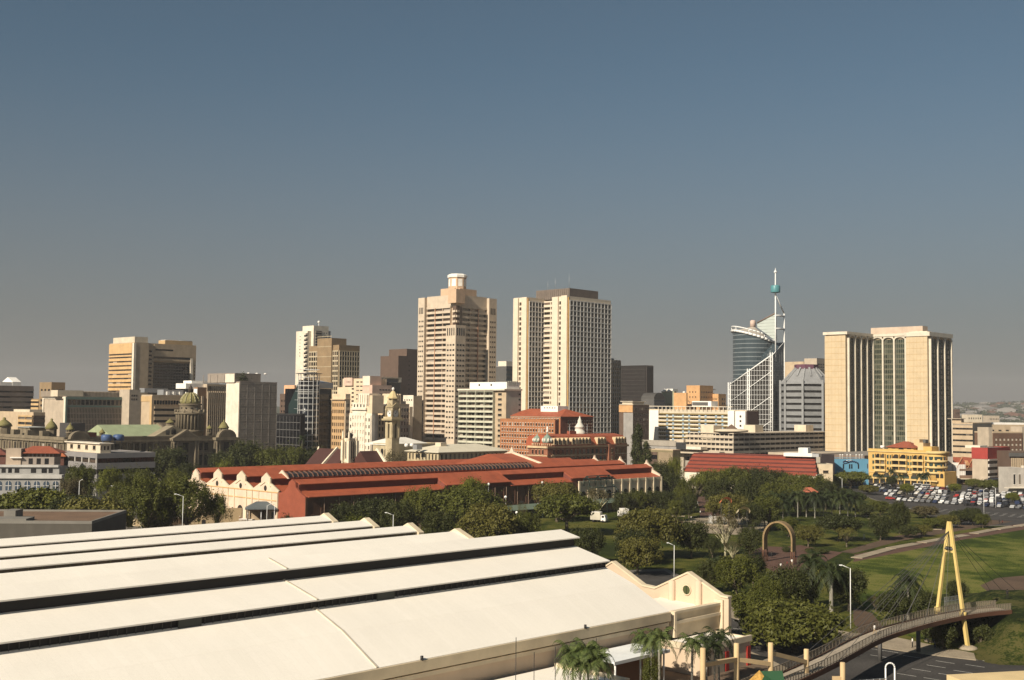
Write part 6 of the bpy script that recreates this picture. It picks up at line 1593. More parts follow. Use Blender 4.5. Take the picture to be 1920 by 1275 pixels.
dome(2.6, 2.6, 17, 830, 812, RBK); dome(3.0, L-3.5, 16, 829, 813, RBK)
q = MB(); gx, gz = b.xr(1021), b.z(812,2.6,2.6); q.lathe([(.5,0),(.7,.6),(.35,1.2),(.5,2.0),(.45,2.6),(.1,3.0)], WHITE, (2.6,2.6,gz+.3), 8); b.sub("finial_statue", q)
gx = b.xr(1087, 11); q = MB(); z0 = b.z(814, gx, 11); WS = surf("white_stone_trim",(.6,.56,.48))
q.lathe([(3.2,0),(3.2,2.2),(2.6,2.6),(2.4,4.4),(2.9,4.6),(2.2,5.4),(1.4,6.6),(1.1,7.0),(1.1,8.2),(.7,8.8),(.1,10.6)], WS, (gx,11,z0-1), 10); b.sub("cupola", q)
b.box("chimney", b.xr(1066,9), b.xr(1078,9), 8, 10, rz-1, rz+1.4, TERRA)
for p in (1068, 1101, 1172): u = b.xr(p, 6); b.mb("flagpole").bar((u,6,rz-3),(u,6,rz+5),.1,METAL,5)
b.done()
# ------------------------------------------------------------------ post office group: clock tower, long pale roof, church tower
PO = surf("yellow_sandstone", (.46,.375,.235), streak=.2, var=.2, fine=.08); POD = surf("darker_sandstone_trim", (.36,.29,.17), streak=.2)  # trim is a darker tone of the same sandstone
b = Bld("post_office", "sandstone post office wing under a shallow pale roof with rows of small windows", 823, 560)
W, L = b.xr(952), b.yl(765); t = b.z(848); b.box("wall", 0, W, 0, L, 0, t, PO); b.punch('R', 0, .6, W-.6, t-4.0, t-.8, 16, 1, GL_DARK, .38, .85, PO); b.punch('L', 0, .6, L-.6, t-4.0, t-.8, 9, 1, GL_DARK, .38, .85, PO)
b.box("cornice", -.4, W+.4, -.4, -.02, t-5.2, t-4.6, POD); b.box("cornice", -.4, -.02, -.02, L, t-5.2, t-4.6, POD); b.punch('R', 0, .6, W-.6, 2, t-5.4, 10, 1, GL_BLACK, .5, .8, PO)
PR = surf("pale_sheet_roof", (.62,.56,.43), rough=.6, var=.1); q = MB(); hip(q, 0, W, 0, L, t, 3.3, PR, 1.1, 12); b.sub("roof", q); zt_po = t+2.6
b.box("rooftop_box", b.xr(827,8), b.xr(838,8), 8, 12, t+1.5, b.z(830,8,8), CREAM); b.box("rooftop_box", b.xr(785,8), b.xr(795,8), 9, 12, t+1, b.z(833,8,9), METAL); 
for p in (763, 773): u = b.xr(p, 14); b.mb("rooftop_dish").lathe([(.3,0),(1.1,.6),(1.0,1.6),(.2,1.9)], WHITE, (u,14,t+2), 8)
b.done()
b = Bld("post_office", "older sandstone hall with a white pavilion roof behind the pale-roofed wing", 742, 585)
W, L = b.xr(828), b.yl(700); t = b.z(836); b.box("wall", 0, W, 0, L, 0, t, PO); b.cap(0, W, 0, L, t, PO, 1); q = MB(); u = b.xr(727,4) ; hip(q, b.xr(728,6), b.xr(805,6), 6, 24, t+.4, b.z(822,8,10)-t, surf("white_sheet_roof",(.72,.68,.60)), .6, 9); b.sub("roof", q)
q0 = MB()
for i in range(4):
    y = L*(i+.5)/6; q = MB(); pts = [(y-1,t-5.5),(y+1,t-5.5)]+[(y+1*math.cos(math.pi*k/6), t-2.6+math.sin(math.pi*k/6)) for k in range(7)]; q.add([(-.06,a,c) for a,c in pts],[tuple(range(len(pts)))],GL_DARK); b.sub("arched_window", q)
b.done()
# clock tower
b = Bld("clock_tower", "yellow sandstone clock tower with a pointed dome and white clock faces", 735, 570, cat="tower")
xr_, yl_ = b.xr(747.5), b.yl(722)
S_ = (xr_+yl_)/2; m0 = .8
z1 = b.z(788.5); z2 = b.z(785); z3 = b.z(768, 0, 0); z4 = b.z(751); zd = b.z(731.5, S_/2, S_/2); zf = b.z(726.5, S_/2, S_/2)
b.box("shaft", 0, S_, 0, S_, 0, b.z(822), PO)
for (x, y) in ((0,0),(S_-1.5,0),(0,S_-1.5),(S_-1.5,S_-1.5)): b.box("corner_pier", x-.15, x+1.65, y-.15, y+1.65, b.z(822), z1, PO)
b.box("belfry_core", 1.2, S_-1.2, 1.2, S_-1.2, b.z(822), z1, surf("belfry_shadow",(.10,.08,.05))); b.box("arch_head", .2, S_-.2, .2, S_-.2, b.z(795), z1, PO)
for f in 'RL':
    c = S_/2
    for dx in (-2.0, 2.0): b.fbox("column", f, .3, c+dx-.3, c+dx+.3, 0, .6, b.z(820), b.z(796), PO)
b.box("cornice", -1.5, S_+1.5, -1.5, S_+1.5, z1, z2, POD); b.box("cornice", -.9, S_+.9, -.9, S_+.9, z2, z2+.9, PO)
b.box("clock_stage", .3, S_-.3, .3, S_-.3, z2+.9, z4, PO)
for f, pos in (('R', .3), ('L', .3)):
    c = S_/2
    q = MB(); P = [(c-3,z3+1),(c+3,z3+1),(c,z3+3.3)]
    q.add([b.fpt(f,pos,p[0],.5,p[1]) for p in P]+[b.fpt(f,pos,p[0],0,p[1]) for p in P],[(0,1,2),(5,4,3),(0,3,4,1),(1,4,5,2),(2,5,3,0)],POD); b.sub("pediment", q)
    zc = b.z(776); n = 20; q = MB(); ring = [(1.75*math.cos(2*math.pi*i/n),1.75*math.sin(2*math.pi*i/n)) for i in range(n)]
    q.add([b.fpt(f,pos,c+a,.12,zc+d) for a,d in ring],[tuple(range(n))],surf("white_clock_face",(.72,.7,.64))); o = b.sub("clock_face", q)
    q = MB(); q.bar(b.fpt(f,pos,c,.2,zc),b.fpt(f,pos,c+.5,.2,zc+1.3),.11,DARK,4); q.bar(b.fpt(f,pos,c,.2,zc),b.fpt(f,pos,c-.8,.2,zc+.4),.12,DARK,4)
    for i in range(12): t_ = math.pi*i/6; q.bar(b.fpt(f,pos,c+1.35*math.sin(t_),.18,zc+1.35*math.cos(t_)),b.fpt(f,pos,c+1.62*math.sin(t_),.18,zc+1.62*math.cos(t_)),.09,DARK,4)
    q.build("clock_hands", o)
for (x, y) in ((.1,.1),(S_-.1,.1),(.1,S_-.1),(S_-.1,S_-.1)): b.mb("pinnacle").lathe([(.55,0),(.6,3.2),(.75,3.4),(.3,4.4),(.05,5.4)], PO, (x,y,z2+.9), 8)
b.box("attic", .8, S_-.8, .8, S_-.8, z4, z4+1.2, POD); hS = zd-z4
q = MB(); r_ = S_/2*1.25; q.lathe([(r_,1.0),(r_*.98,1.6),(r_*.86,hS*.35),(r_*.62,hS*.62),(r_*.34,hS*.84),(r_*.16,hS*.93),(r_*.14,hS*.97)], surf("sandy_dome_stone",(.55,.43,.23),streak=.1), (S_/2,S_/2,z4), 8, False); b.sub("dome", q)
q = MB(); q.lathe([(.45,0),(.45,.5),(.7,.8),(.7,1.2),(.4,1.6),(.05,1.9)], WHITE, (S_/2,S_/2,zd-.4), 10); b.sub("finial", q); b.done()
# church tower with pinnacles, nave behind the workshop
ct = at(655, 860, 520); b = Bld("church", "cream gothic church tower with open pinnacles and a dark maroon nave roof", 655, 520, cat="church")
CHS = surf("cream_church_stone", (.74,.64,.48), streak=.12); MR = surf("maroon_slate", (.062,.024,.019), rough=.7, fine=.12)
w_ = 26*520/2200/1.4; z0 = b.z(866); zt = b.z(822); zp = b.z(811)
b.box("tower_core", .5, w_-.5, .5, w_-.5, 0, zt, CHS); 
for (x, y) in ((0,0),(w_,0),(0,w_),(w_,w_)):
    b.box("buttress", x-.65, x+.65, y-.65, y+.65, 0, zt-1, CHS); b.mb("pinnacle").lathe([(.55,0),(.5,1.5),(.4,3.6),(.02,4.6)], CHS, (x,y,zt-1), 6)
for f in 'RL':
    for dx in (.36, .64): b.fbox("belfry_opening", f, .5, w_*dx-.5, w_*dx+.5, 0, .08, zt-9, zt-1.5, GL_BLACK)
    b.fbox("mullion", f, .5, w_*.5-.18, w_*.5+.18, 0, .3, zt-9.5, zt-.5, CHS)
    b.fbox("stage_band", f, .5, 0, w_, 0, .35, zt-10.5, zt-10, CHS)
q = MB(); 
for k in range(6):
    t_ = math.pi*k/3; q.bar((w_/2+1.1*math.cos(t_),w_/2+1.1*math.sin(t_),zt-.5),(w_/2,w_/2,zt+2.4),.25,DARK,5)
q.lathe([(1.2,0),(1.5,1.0),(.8,1.6)], DARK, (w_/2,w_/2,zt+.6), 8); b.sub("crown_lantern", q)
q = MB(); zn = b.z(848); q.extr([(-14,zn-9),(-4,zn+.6),(6,zn-9)], lambda a,y,z:(a,y,z), 3, b.xr(712,-4), MR); b.sub("nave_roof", q)
q = MB(); q.extr([(14,zn-9),(4,zn+.9),(-6,zn-9)], lambda a,y,z:(y,a,z), w_, b.yl(585), MR); b.sub("nave_roof", q)
b.box("nave_wall", -5.5, 13.5, w_+.2, b.yl(590), 0, zn-8.6, CHS); b.box("nave_wall", 3, b.xr(712,-4)-.3, -13.5, 5.5, 0, zn-8.6, CHS)
for (yy, pt) in ((b.yl(620), 0), (b.yl(586), 1)):
    q = MB(); q.extr([(-6.8,zn-9.3),(-6.8,zn-8),(4,zn+1.9),(14.8,zn-8),(14.8,zn-9.3),(4,zn-.4)] if not pt else [(1.6,zn-9),(1.6,zn-3),(2.9,zn-1.2),(4,zn+1.6),(5.1,zn-1.2),(6.4,zn-3),(6.4,zn-9)], lambda a,y,z:(y,a,z), yy, yy+.8, CHS); b.sub("coped_gable", q)
q = MB(); xg = b.xr(707,-4); q.extr([(-14.8,zn-9.3),(-14.8,zn-8),(-4,zn+1.9),(6.8,zn-8),(6.8,zn-9.3),(-4,zn-.4)], lambda a,y,z:(a,y,z), xg, xg+.8, CHS); b.sub("coped_gable", q)
b.done()
# ------------------------------------------------------------------ left middle ground
# city hall
b = Bld("city_hall", "weathered baroque city hall with a large ribbed dome and columned pavilions", 122, 590, cat="building")
CCOP = surf("mossy_copper_dome", (.20,.175,.065), rough=.8, fine=.25, streak=.2); DST = surf("dark_sandstone", (.135,.108,.072), streak=.35, var=.3, fine=.12)  # darker stone than the trim and the left wing
W, L = b.xr(437), b.yl(-60); t = b.z(826, 0, 0); z1 = t-7.5; z2 = t-15
b.box("wall", 0, W, 0, 60, 0, t, DST); b.box("wall_left", 0, 30, 60, L, 0, t, STONE)
b.box("cornice", -1, W+.6, -1.0, -.02, t-1.2, t-.2, STONE); b.box("cornice", -1, -.02, -.02, L, t-1.2, t-.2, STONE); b.box("balustrade", -.3, W+.3, -.4, .2, t, t+1.6, DST); b.box("balustrade", -.4, .2, .2, L, t, t+1.6, STONE)
b.fbox("string_course", 'R', 0, 0, W, 0, .4, z1-.4, z1+.2, STONE); b.fbox("string_course", 'L', 0, 0, L, 0, .4, z1-.4, z1+.2, STONE)
n = 26
for i in range(n):
    x = W*(i+.5)/n
    if abs(x-b.xr(345)) < 9 or abs(x-b.xr(420)) < 8: continue
    b.win('R', 0, x-1.1, x+1.1, z1+1.2, t-2.2, GL_BLACK, d=.03); b.win('R', 0, x-1.2, x+1.2, z2+.5, z1-1.6, GL_BLACK, d=.03)
    q = MB(); q.extr([(x-1.7,t-2.0),(x,t-1.1+.2),(x+1.7,t-2.0)], lambda a,y,z:(y,a,z), -.6, 0, STONE) if i % 2 else q.box(x-1.6,x+1.6,-.5,0,z1+.7,z1+1.1,STONE); b.sub("window_pediment", q)
    b.fbox("pilaster", 'R', 0, x-W/n/2-.4, x-W/n/2+.4, 0, .5, 0, t-1.2, STONE)
n2 = 18
for i in range(n2):
    y = L*(i+.5)/n2; b.win('L', 0, y-1.1, y+1.1, z1+1.2, t-2.2, GL_WARM, d=.03); b.fbox("pilaster", 'L', 0, y-L/n2/2-.4, y-L/n2/2+.4, 0, .5, 0, t-1.2, STONE)
def pavilion(px_, half, curved):
    x = b.xr(px_); b.box("pavilion", x-half, x+half, -2.4, -.02, 0, t+.4, DST)
    for dx in (-half+.8, -half+2.4, half-2.4, half-.8):
        q = MB(); q.lathe([(.75,0),(.7,z1),(.62,t-2.4),(.9,t-1.6),(.9,t-1.0)], STONE, (x+dx,-3.0,0), 10); b.sub("column", q)
    b.box("pavilion_cornice", x-half-.6, x+half+.6, -4.0, -.5, t-.9, t+.6, STONE)
    q = MB(); k = 10
    pts = [(x-half,t+.6),(x+half,t+.6)]+([(x+half*.8*math.cos(math.pi*i/k), t+.8+half*.62*math.sin(math.pi*i/k)) for i in range(k+1)] if curved else [(x,t+5.2)])
    q.extr(pts, lambda a,y,z:(y,a,z), -3.6, -.6, STONE); o = b.sub("curved_pediment" if curved else "pediment", q)
    q = MB(); q.extr([(p[0]*.82+x*.18, (p[1]-t-.6)*.72+t+.9) for p in pts], lambda a,y,z:(y,a,z), -3.68, -3.6, DST); q.build("tympanum", o)
    b.win('R', -2.4, x-1.6, x+1.6, z1+.6, t-2.0, GL_BLACK); b.win('R', -2.4, x-1.6, x+1.6, z2, z1-1.2, GL_BLACK)
pavilion(345, 8, False); pavilion(421, 7, True); pavilion(146, 6.5, True)
# big green gabled hall roof
q = MB(); y0, y1 = 12, 44; xa, xb_ = b.xr(206, 14), b.xr(322, 14); zb_ = t+1.5; zt_ = b.z(796, (xa+xb_)/2, 30)
q.extr([(y0,zb_),((y0+y1)/2,zt_),(y1,zb_)], lambda a,y,z:(a,y,z), xa, xb_-1, surf("pale_green_copper_roof",(.30,.34,.20),rough=.65,var=.15)); b.sub("hall_roof", q)
q = MB(); q.extr([(y0-1,zb_-3),(y0-1,zb_+.3),((y0+y1)/2,zt_+.9),(y1+1,zb_+.3),(y1+1,zb_-3)], lambda a,y,z:(a,y,z), xb_-1, xb_+.4, STONE); b.sub("hall_gable", q)
# the west gable is seen from the right as the lower front roof with its own pediment
q = MB(); u, v = b.xr(285, 3), b.xr(372, 3); um = b.xr(326, 3); zg = b.z(798, um, 3)
q.extr([(u,t+.5),(um,zg),(v,t+.5)], lambda a,y,z:(y,a,z), 3, 11, surf("gable_sandstone",(.27,.225,.15),streak=.2)); b.sub("front_gable", q)
b.win('R', 3, um-4.6, um-2.4, t+2.2, t+4.6, GL_BLACK); q = MB(); arch(q, um-1.4, um+1.4, 3, t+2.4, t+5.6, GL_BLACK); b.sub("arched_window", q)
b.box("roof_light", b.xr(300,1), b.xr(338,1), 1, 2.8, t+.4, t+1.5, WHITE); b.box("roof_light", b.xr(360,1), b.xr(382,1), 1, 2.8, t+.4, t+1.1, WHITE)
# dome on its drum
dx_, dy_ = b.xr(356, 24), 24.0; P = b.pt(dx_, dy_); sc = P.y/2200
Z = lambda py: b.z(py, dx_, dy_)
r1 = 25*sc; q = MB(); q.lathe([(r1,t-2),(r1,Z(811)),(r1*1.06,Z(810)),(r1*1.06,Z(806)),(r1,Z(805))], STONE, (dx_,dy_,0), 24); b.sub("dome_base", q)
q = MB(); q.lathe([(r1*.80,Z(806)),(r1*.80,Z(777))], DST, (dx_,dy_,0), 24); b.sub("drum_core", q)
q = MB()
for k in range(24):
    t_ = 2*math.pi*(k//2)/12+(.13 if k % 2 else -.13); q.lathe([(.8,0),(.72,Z(777)-Z(806)-.6),(1.0,Z(777)-Z(806))], STONE, (dx_+r1*.95*math.cos(t_),dy_+r1*.95*math.sin(t_),Z(806)), 8)
b.sub("drum_columns", q)
q = MB(); q.lathe([(r1*1.1,Z(777)),(r1*1.14,Z(775.5)),(r1*1.14,Z(773.5)),(r1*.9,Z(772)),(r1*.78,Z(771)),(r1*.78,Z(760)),(r1*.86,Z(759)),(r1*.86,Z(757))], STONE, (dx_,dy_,0), 24); b.sub("attic_drum", q)
for k in range(12):
    t_ = 2*math.pi*k/12+.13; q = MB(); q.lathe([(.55,0),(.6,1.5),(.1,1.9)], STONE, (dx_+r1*1.08*math.cos(t_),dy_+r1*1.08*math.sin(t_),Z(773.5)), 6); b.sub("urn", q); q = MB(); q.lathe([(.7,0),(.7,.6)], GL_BLACK, (dx_+r1*.74*math.cos(t_),dy_+r1*.74*math.sin(t_),Z(766)), 8); b.sub("round_window", q)
rd = 17.5*sc; hd = Z(736)-Z(757); q = MB(); q.lathe([(rd,0),(rd*1.03,hd*.12),(rd*.98,hd*.35),(rd*.84,hd*.6),(rd*.6,hd*.82),(rd*.33,hd*.96),(rd*.2,hd)], CCOP, (dx_,dy_,Z(757)), 28); o = b.sub("dome", q)
q = MB()
for k in range(12):
    t_ = 2*math.pi*k/12; pr_ = [(rd*1.03,hd*.12),(rd*.99,hd*.35),(rd*.85,hd*.6),(rd*.61,hd*.82),(rd*.34,hd*.96)]
    for a, c in zip(pr_[:-1],pr_[1:]): q.bar((dx_+a[0]*math.cos(t_),dy_+a[0]*math.sin(t_),Z(757)+a[1]),(dx_+c[0]*math.cos(t_),dy_+c[0]*math.sin(t_),Z(757)+c[1]),.42,surf("pale_dome_rib",(.30,.27,.15)),5)
q.build("rib", o)
q = MB(); hl = Z(720)-Z(736); q.lathe([(rd*.26,0),(rd*.26,hl*.35),(rd*.30,hl*.38),(rd*.18,hl*.5),(rd*.2,hl*.62),(rd*.08,hl*.75),(.05,hl)], surf("dark_bronze_lantern",(.06,.045,.035)), (dx_,dy_,Z(736)), 12); b.sub("lantern", q)
def cupola(px_, y, pw, py0, py1, pyt, yy=4, mat=STONE):
    x = b.xr(px_, yy); R_ = pw*.5*b.pt(x,yy).y/2200; za, zb2, zc = b.z(py0,x,yy), b.z(py1,x,yy), b.z(pyt,x,yy)
    q = MB(); q.lathe([(R_,t-.5),(R_,za),(R_*1.15,za+.1),(R_*1.15,za+.6)], STONE, (x,yy,0), 10); o = b.sub("cupola", q)
    q = MB()
    for k in range(8):
        t_ = 2*math.pi*k/8; q.lathe([(R_*.16,za+.6),(R_*.14,zb2)], STONE, (x+R_*.85*math.cos(t_),yy+R_*.85*math.sin(t_),0), 6)
    q.lathe([(R_*.6,za+.5),(R_*.6,zb2)], DST, (x,yy,0), 8); q.build("columns", o)
    q = MB(); h = zc-zb2; q.lathe([(R_*1.15,0),(R_*1.15,.5),(R_*.95,h*.25),(R_*.6,h*.55),(R_*.2,h*.75),(R_*.2,h*.85),(.05,h)], CCOP, (x,yy,zb2), 12); q.build("cupola_dome", o)
cupola(420, 0, 17, 813, 803, 786, 5); cupola(393, 0, 10, 813, 804, 796, 6); cupola(192, 0, 10, 818, 812, 803, 5); cupola(319, 0, 14, 797, 793, 784, 40)
cupola(132, 0, 14, 812, 806, 792, 6)
def lcup(px_, pw, py0, py1, pyt):
    y = b.yl(px_, 6); x = 6; R_ = pw*.5*b.pt(x,y).y/2200; za, zb2, zc = b.z(py0,x,y), b.z(py1,x,y), b.z(pyt,x,y)
    q = MB(); q.lathe([(R_,t-.5),(R_,zb2),(R_*1.2,zb2+.3)], STONE, (x,y,0), 8, False); o = b.sub("cupola", q); h = zc-zb2; q = MB(); q.lathe([(R_*1.15,0),(R_*.95,h*.3),(R_*.5,h*.6),(R_*.2,h*.75),(R_*.25,h*.9),(.05,h)], CCOP, (x,y,zb2+.3), 12); q.build("cupola_dome", o)
lcup(97, 20, 822, 805, 785); lcup(8, 26, 815, 800, 783)
q = MB(); y = b.yl(58, 10); hip(q, 6, 16, y-8, y+8, t+5.5, b.z(799,10,y)-t-5.5, surf("grey_hip_roof",(.36,.36,.33)), .4); q.box(6.4, 15.6, y-7.5, y+7.5, t, t+5.3, STONE); b.sub("roof_pavilion", q)
for p in (24, 50, 78): y = b.yl(p); b.box("chimney_stack", -.2, 3.4, y-2, y+2, t+1.6, t+4.2, STONE)
b.box("roof_block", b.xr(135,10), b.xr(160,10), 10, 24, t, t+8.5, surf("dark_slate_block",(.055,.05,.048))); b.box("tile_roof", b.xr(160,12), b.xr(182,12), 12, 20, t+1.0, t+3.6, TERRA); b.done()
# grey office
b = Bld("office_block", "slate grey two-band office with a cream penthouse and blue roof tank", 185, 470)
SG_ = surf("slate_grey_panels", (.235,.22,.215), streak=.10, var=.1); W, L = b.xr(291), b.yl(120); t = b.z(851)
zz = [b.z(y) for y in (905, 889, 880, 868.5, 859.5, 850)]
b.box("wall", 0, W, 0, L, 0, t-.3, DARK); b.box("panel_band", -.5, W+.3, -.5, L+.3, zz[4], t, SG_); b.box("panel_band", -.5, W+.3, -.5, L+.3, zz[2], zz[3], SG_); b.box("panel_band", -.3, W+.2, -.3, L+.2, 0, zz[1], SG_)
for i in range(14): b.win('R', 0, W*i/14+.15, W*(i+1)/14-.15, zz[3]+.1, zz[4]-.1, GL_BLACK, d=.2)
for i in range(5): b.fbox("pier", 'L', 0, L*(i+.0)/5, L*i/5+.9, 0, .45, zz[3], zz[4], surf("light_grey_pier",(.4,.37,.33))); b.win('L', 0, L*i/5+1.0, L*(i+1)/5-.1, zz[3]+.1, zz[4]-.6, GL_WARM, d=.2)
for i in range(10): b.win('R', 0, W*i/10+.15, W*(i+1)/10-.15, zz[1]+.1, zz[2]-.1, GL_BLACK, d=.2)
b.cap(-.4, W+.2, -.4, L+.2, t-.1, SG_, .3); u, v = b.xr(225, 3), b.yl(127, 3); tp = b.z(833, 3, 3); b.box("penthouse", 3, u-3, 4, v, t, tp, CREAM); b.box("penthouse_roof", 2.2, u-2.2, 3.2, v+.8, tp, tp+.4, CREAM_LT)
b.punch('L', 3, 6, v-1, t+.8, tp-.2, 4, 1, GL_WARM, .35, .6, TAN); b.punch('R', 4, 7, u-8, t+.8, tp-.3, 3, 1, GL_DARK, .45, .6)
BLT = surf("blue_water_tank", (.05,.09,.20), rough=.5); q = MB()
for k in range(2): q.lathe([(2.2,0),(2.2,2.1),(1.6,2.5),(.3,2.6)], BLT, (8+k*5.2,9,tp+1.2), 12)
b.sub("water_tank", q); q = MB()
for x in (6.5,9.5,11.7,14.7): q.bar((x,9,tp+.3),(x,9,tp+1.3),.2,BLT,5)
b.sub("tank_stand", q); b.done()
# white colonial building and its red roof
b = Bld("harbour_office", "white terraced building with a row of arches and red-tiled upper floor at the left edge", -2, 455, th=rad(6))
CW_ = surf("dull_white_render", (.30,.29,.275), streak=.25); W = b.xr(117); z = [b.z(y, W/2) for y in (920, 897, 892, 876.5, 858, 850, 838)]
b.box("arcade", -8, W, 0, 18, 0, z[1], CW_); b.box("terrace", -8.5, W+.6, -.8, 3.2, z[1], z[2]+.4, surf("grey_white_terrace",(.48,.46,.43),streak=.15))
for i in range(9):
    u = (W+8)*(i+.5)/9-8; q = MB(); arch(q, u-1.1, u+1.1, 0, z[1]-4.6, z[1]-1.0, surf("blue_grey_arch_glass",(.05,.07,.10),rough=.3)); o = b.sub("arched_window", q); q = MB(); q.box(u-1.1,u+1.1,-.2,-.1,z[1]-2.9,z[1]-2.75,WHITE); q.box(u-.07,u+.07,-.2,-.1,z[1]-4.6,z[1]-1.0,WHITE); q.build("glazing_bar", o)
b.box("middle_storey", -4, b.xr(110), 3, 16, z[2], z[3], CW_)
for p, w_ in ((10,.8),(22,.7),(35,.9),(66,1.0),(86,1.0),(98,.8)): u = b.xr(p,3); b.win('R', 3, u-w_, u+w_, z[2]+.9, z[3]-.5, GL_BLACK)
b.box("terrace", -4.5, b.xr(111,3)+.4, 2.2, 5, z[3], z[3]+.8, surf("grey_white_terrace",(.48,.46,.43)))
b.box("upper_storey", b.xr(20,5), b.xr(104,5), 5, 14, z[3]+.02, z[4], surf("taupe_upper_wall",(.30,.25,.21),streak=.12))
for p in (60, 75, 90): u = b.xr(p,5); b.win('R', 5, u-.8, u+.8, z[3]+1.0, z[4]-.5, GL_BLACK)
b.box("stair_tower", b.xr(14,5), b.xr(42,5), 4.6, 11, z[3], b.z(841,b.xr(28,5),4.6), surf("peach_stair_tower",(.42,.33,.25),streak=.12)); b.box("tower_slab", b.xr(23,5), b.xr(45,5), 3.6, 5, z[4]-.4, z[4], WHITE)
u, v = b.xr(40,6), b.xr(106,6); b.box("attic_storey", u, v, 7, 14, z[4], z[5], BROWN); b.ribs('R', 7, u+3, v-1, z[4], z[5]-.2, 6, CW_, .4, .3); q = MB(); hip(q, u-1, v+1, 6, 15, z[5], z[6]-z[5], TERRA, .8); b.sub("tiled_roof", q); b.done()
b = Bld("house", "dark brick house with red tiled roof left of the grey office", 104, 485, th=rad(10))
W = b.xr(122); t = b.z(855); b.box("wall", 0, W, 0, 10, 0, t, surf("dark_red_brick_plain",(.14,.06,.045),streak=.1)); q = MB(); hip(q, 0, W, 0, 10, t, b.z(846)-t, surf("orange_red_tiles",(.40,.12,.05),fine=.2), .8); b.sub("roof", q); b.done()
b = Bld("house", "dark maroon gabled house at the far left edge above the white arcade building", -40, 500, th=rad(10))
W = b.xr(13); t = b.z(852); b.box("wall", 0, W, 0, 10, 0, t, surf("dark_red_brick_plain",(.14,.06,.045))); q = MB(); hip(q, 0, W, 0, 10, t, b.z(838)-t, surf("maroon_tiles",(.16,.05,.035),fine=.2), .8); b.sub("roof", q); b.done()
# dark warehouse on the left behind the hall
b = Bld("warehouse", "low dark-walled warehouse with a flat brown roof at the left edge behind the hall", 178, 246, th=rad(3))
x0 = -b._meet(-b.r, -260); t = b.z(977); b.box("wall", -75, 0, 0, 26, 0, t-.6, surf("dark_grey_block_wall",(.095,.085,.07),streak=.2)); b.box("roof", -75, -.4, .4, 25.6, t-.6, t-.4, surf("brown_flat_roof",(.17,.105,.065),var=.25,fine=.15)); PG = surf("grey_parapet",(.20,.185,.16)); b.box("parapet", -75, 0, -.05, .4, t-.6, t, PG); b.box("parapet", -.4, .05, .4, 26, t-.6, t, PG); b.box("parapet", -75, -.4, 25.6, 26.05, t-.6, t, PG); b.box("roof_slab", -75, b.xr(52,1), 2, 7, t-.3, t+.2, PG); b.box("roof_box", b.xr(8,6), b.xr(30,6), 7.5, 12, t-.3, t+1.4, PG); b.done()
# curved retaining wall
pts = [G(x, y) for x, y in ((236,964),(231,972),(236,980),(252,986),(275,988.5),(305,986.5),(343,982))]
q = MB(); q2 = MB()
for a, c in zip(pts[:-1],pts[1:]):
    d = (c-a).normalized(); n_ = Vector((-d.y,d.x,0))*.2
    P = [a-n_,c-n_,c+n_,a+n_]; q.add([(p.x,p.y,0) for p in P]+[(p.x,p.y,2.3) for p in P],[(0,1,5,4),(1,2,6,5),(2,3,7,6),(3,0,4,7),(4,5,6,7)],WALLST)
    k = max(2,int((c-a).length/2.2))
    for i in range(k): p = a.lerp(c,i/k); q2.box(p.x-.22,p.x+.22,p.y-.28,p.y+.28,0,2.5,CAPC)
o = empty("retaining_wall", pts[0], "curved sandy retaining wall below the big left-hand trees", "wall"); o.location = (0,0,0); q.build("wall_face", o); q2.build("piers", o)
# truck yard
q = MB(); a, c = G(356, 988), G(470, 985); b = Bld("yard_wall", "plain brown yard wall behind the parked trucks", 350, 378, th=rad(14), cat="wall"); W = b.xr(462); b.box("wall", 0, W, 0, .5, 0, b.z(953,W/2), WALLST); b.box("gate", b.xr(383), b.xr(390), -.1, -.01, 0, 2.6, DARK); b.done()
b = Bld("loading_canopy", "dark grey hipped loading canopy on posts against the cream gables", 466, 366, th=rad(12), cat="canopy"); W = b.xr(521); z_ = b.z(954); q = MB(); hip(q, 0, W, 0, 7, z_, 2.0, surf("slate_canopy_roof",(.10,.115,.12),rough=.6), .5, 3.4); b.sub("roof", q)
for x in (.4, W/2, W-.4):
    for y in (.4, 6.6): q = MB(); q.bar((x,y,0),(x,y,z_),.16,METAL,6); b.sub("post", q)
b.box("back_wall", 0, W, 7.2, 7.5, 0, z_-.3, TAN); b.box("bay_door", W*.3, W*.45, 7.1, 7.19, 0, 3, DARK); b.box("bay_door", W*.6, W*.75, 7.1, 7.19, 0, 3, DARK); b.done()
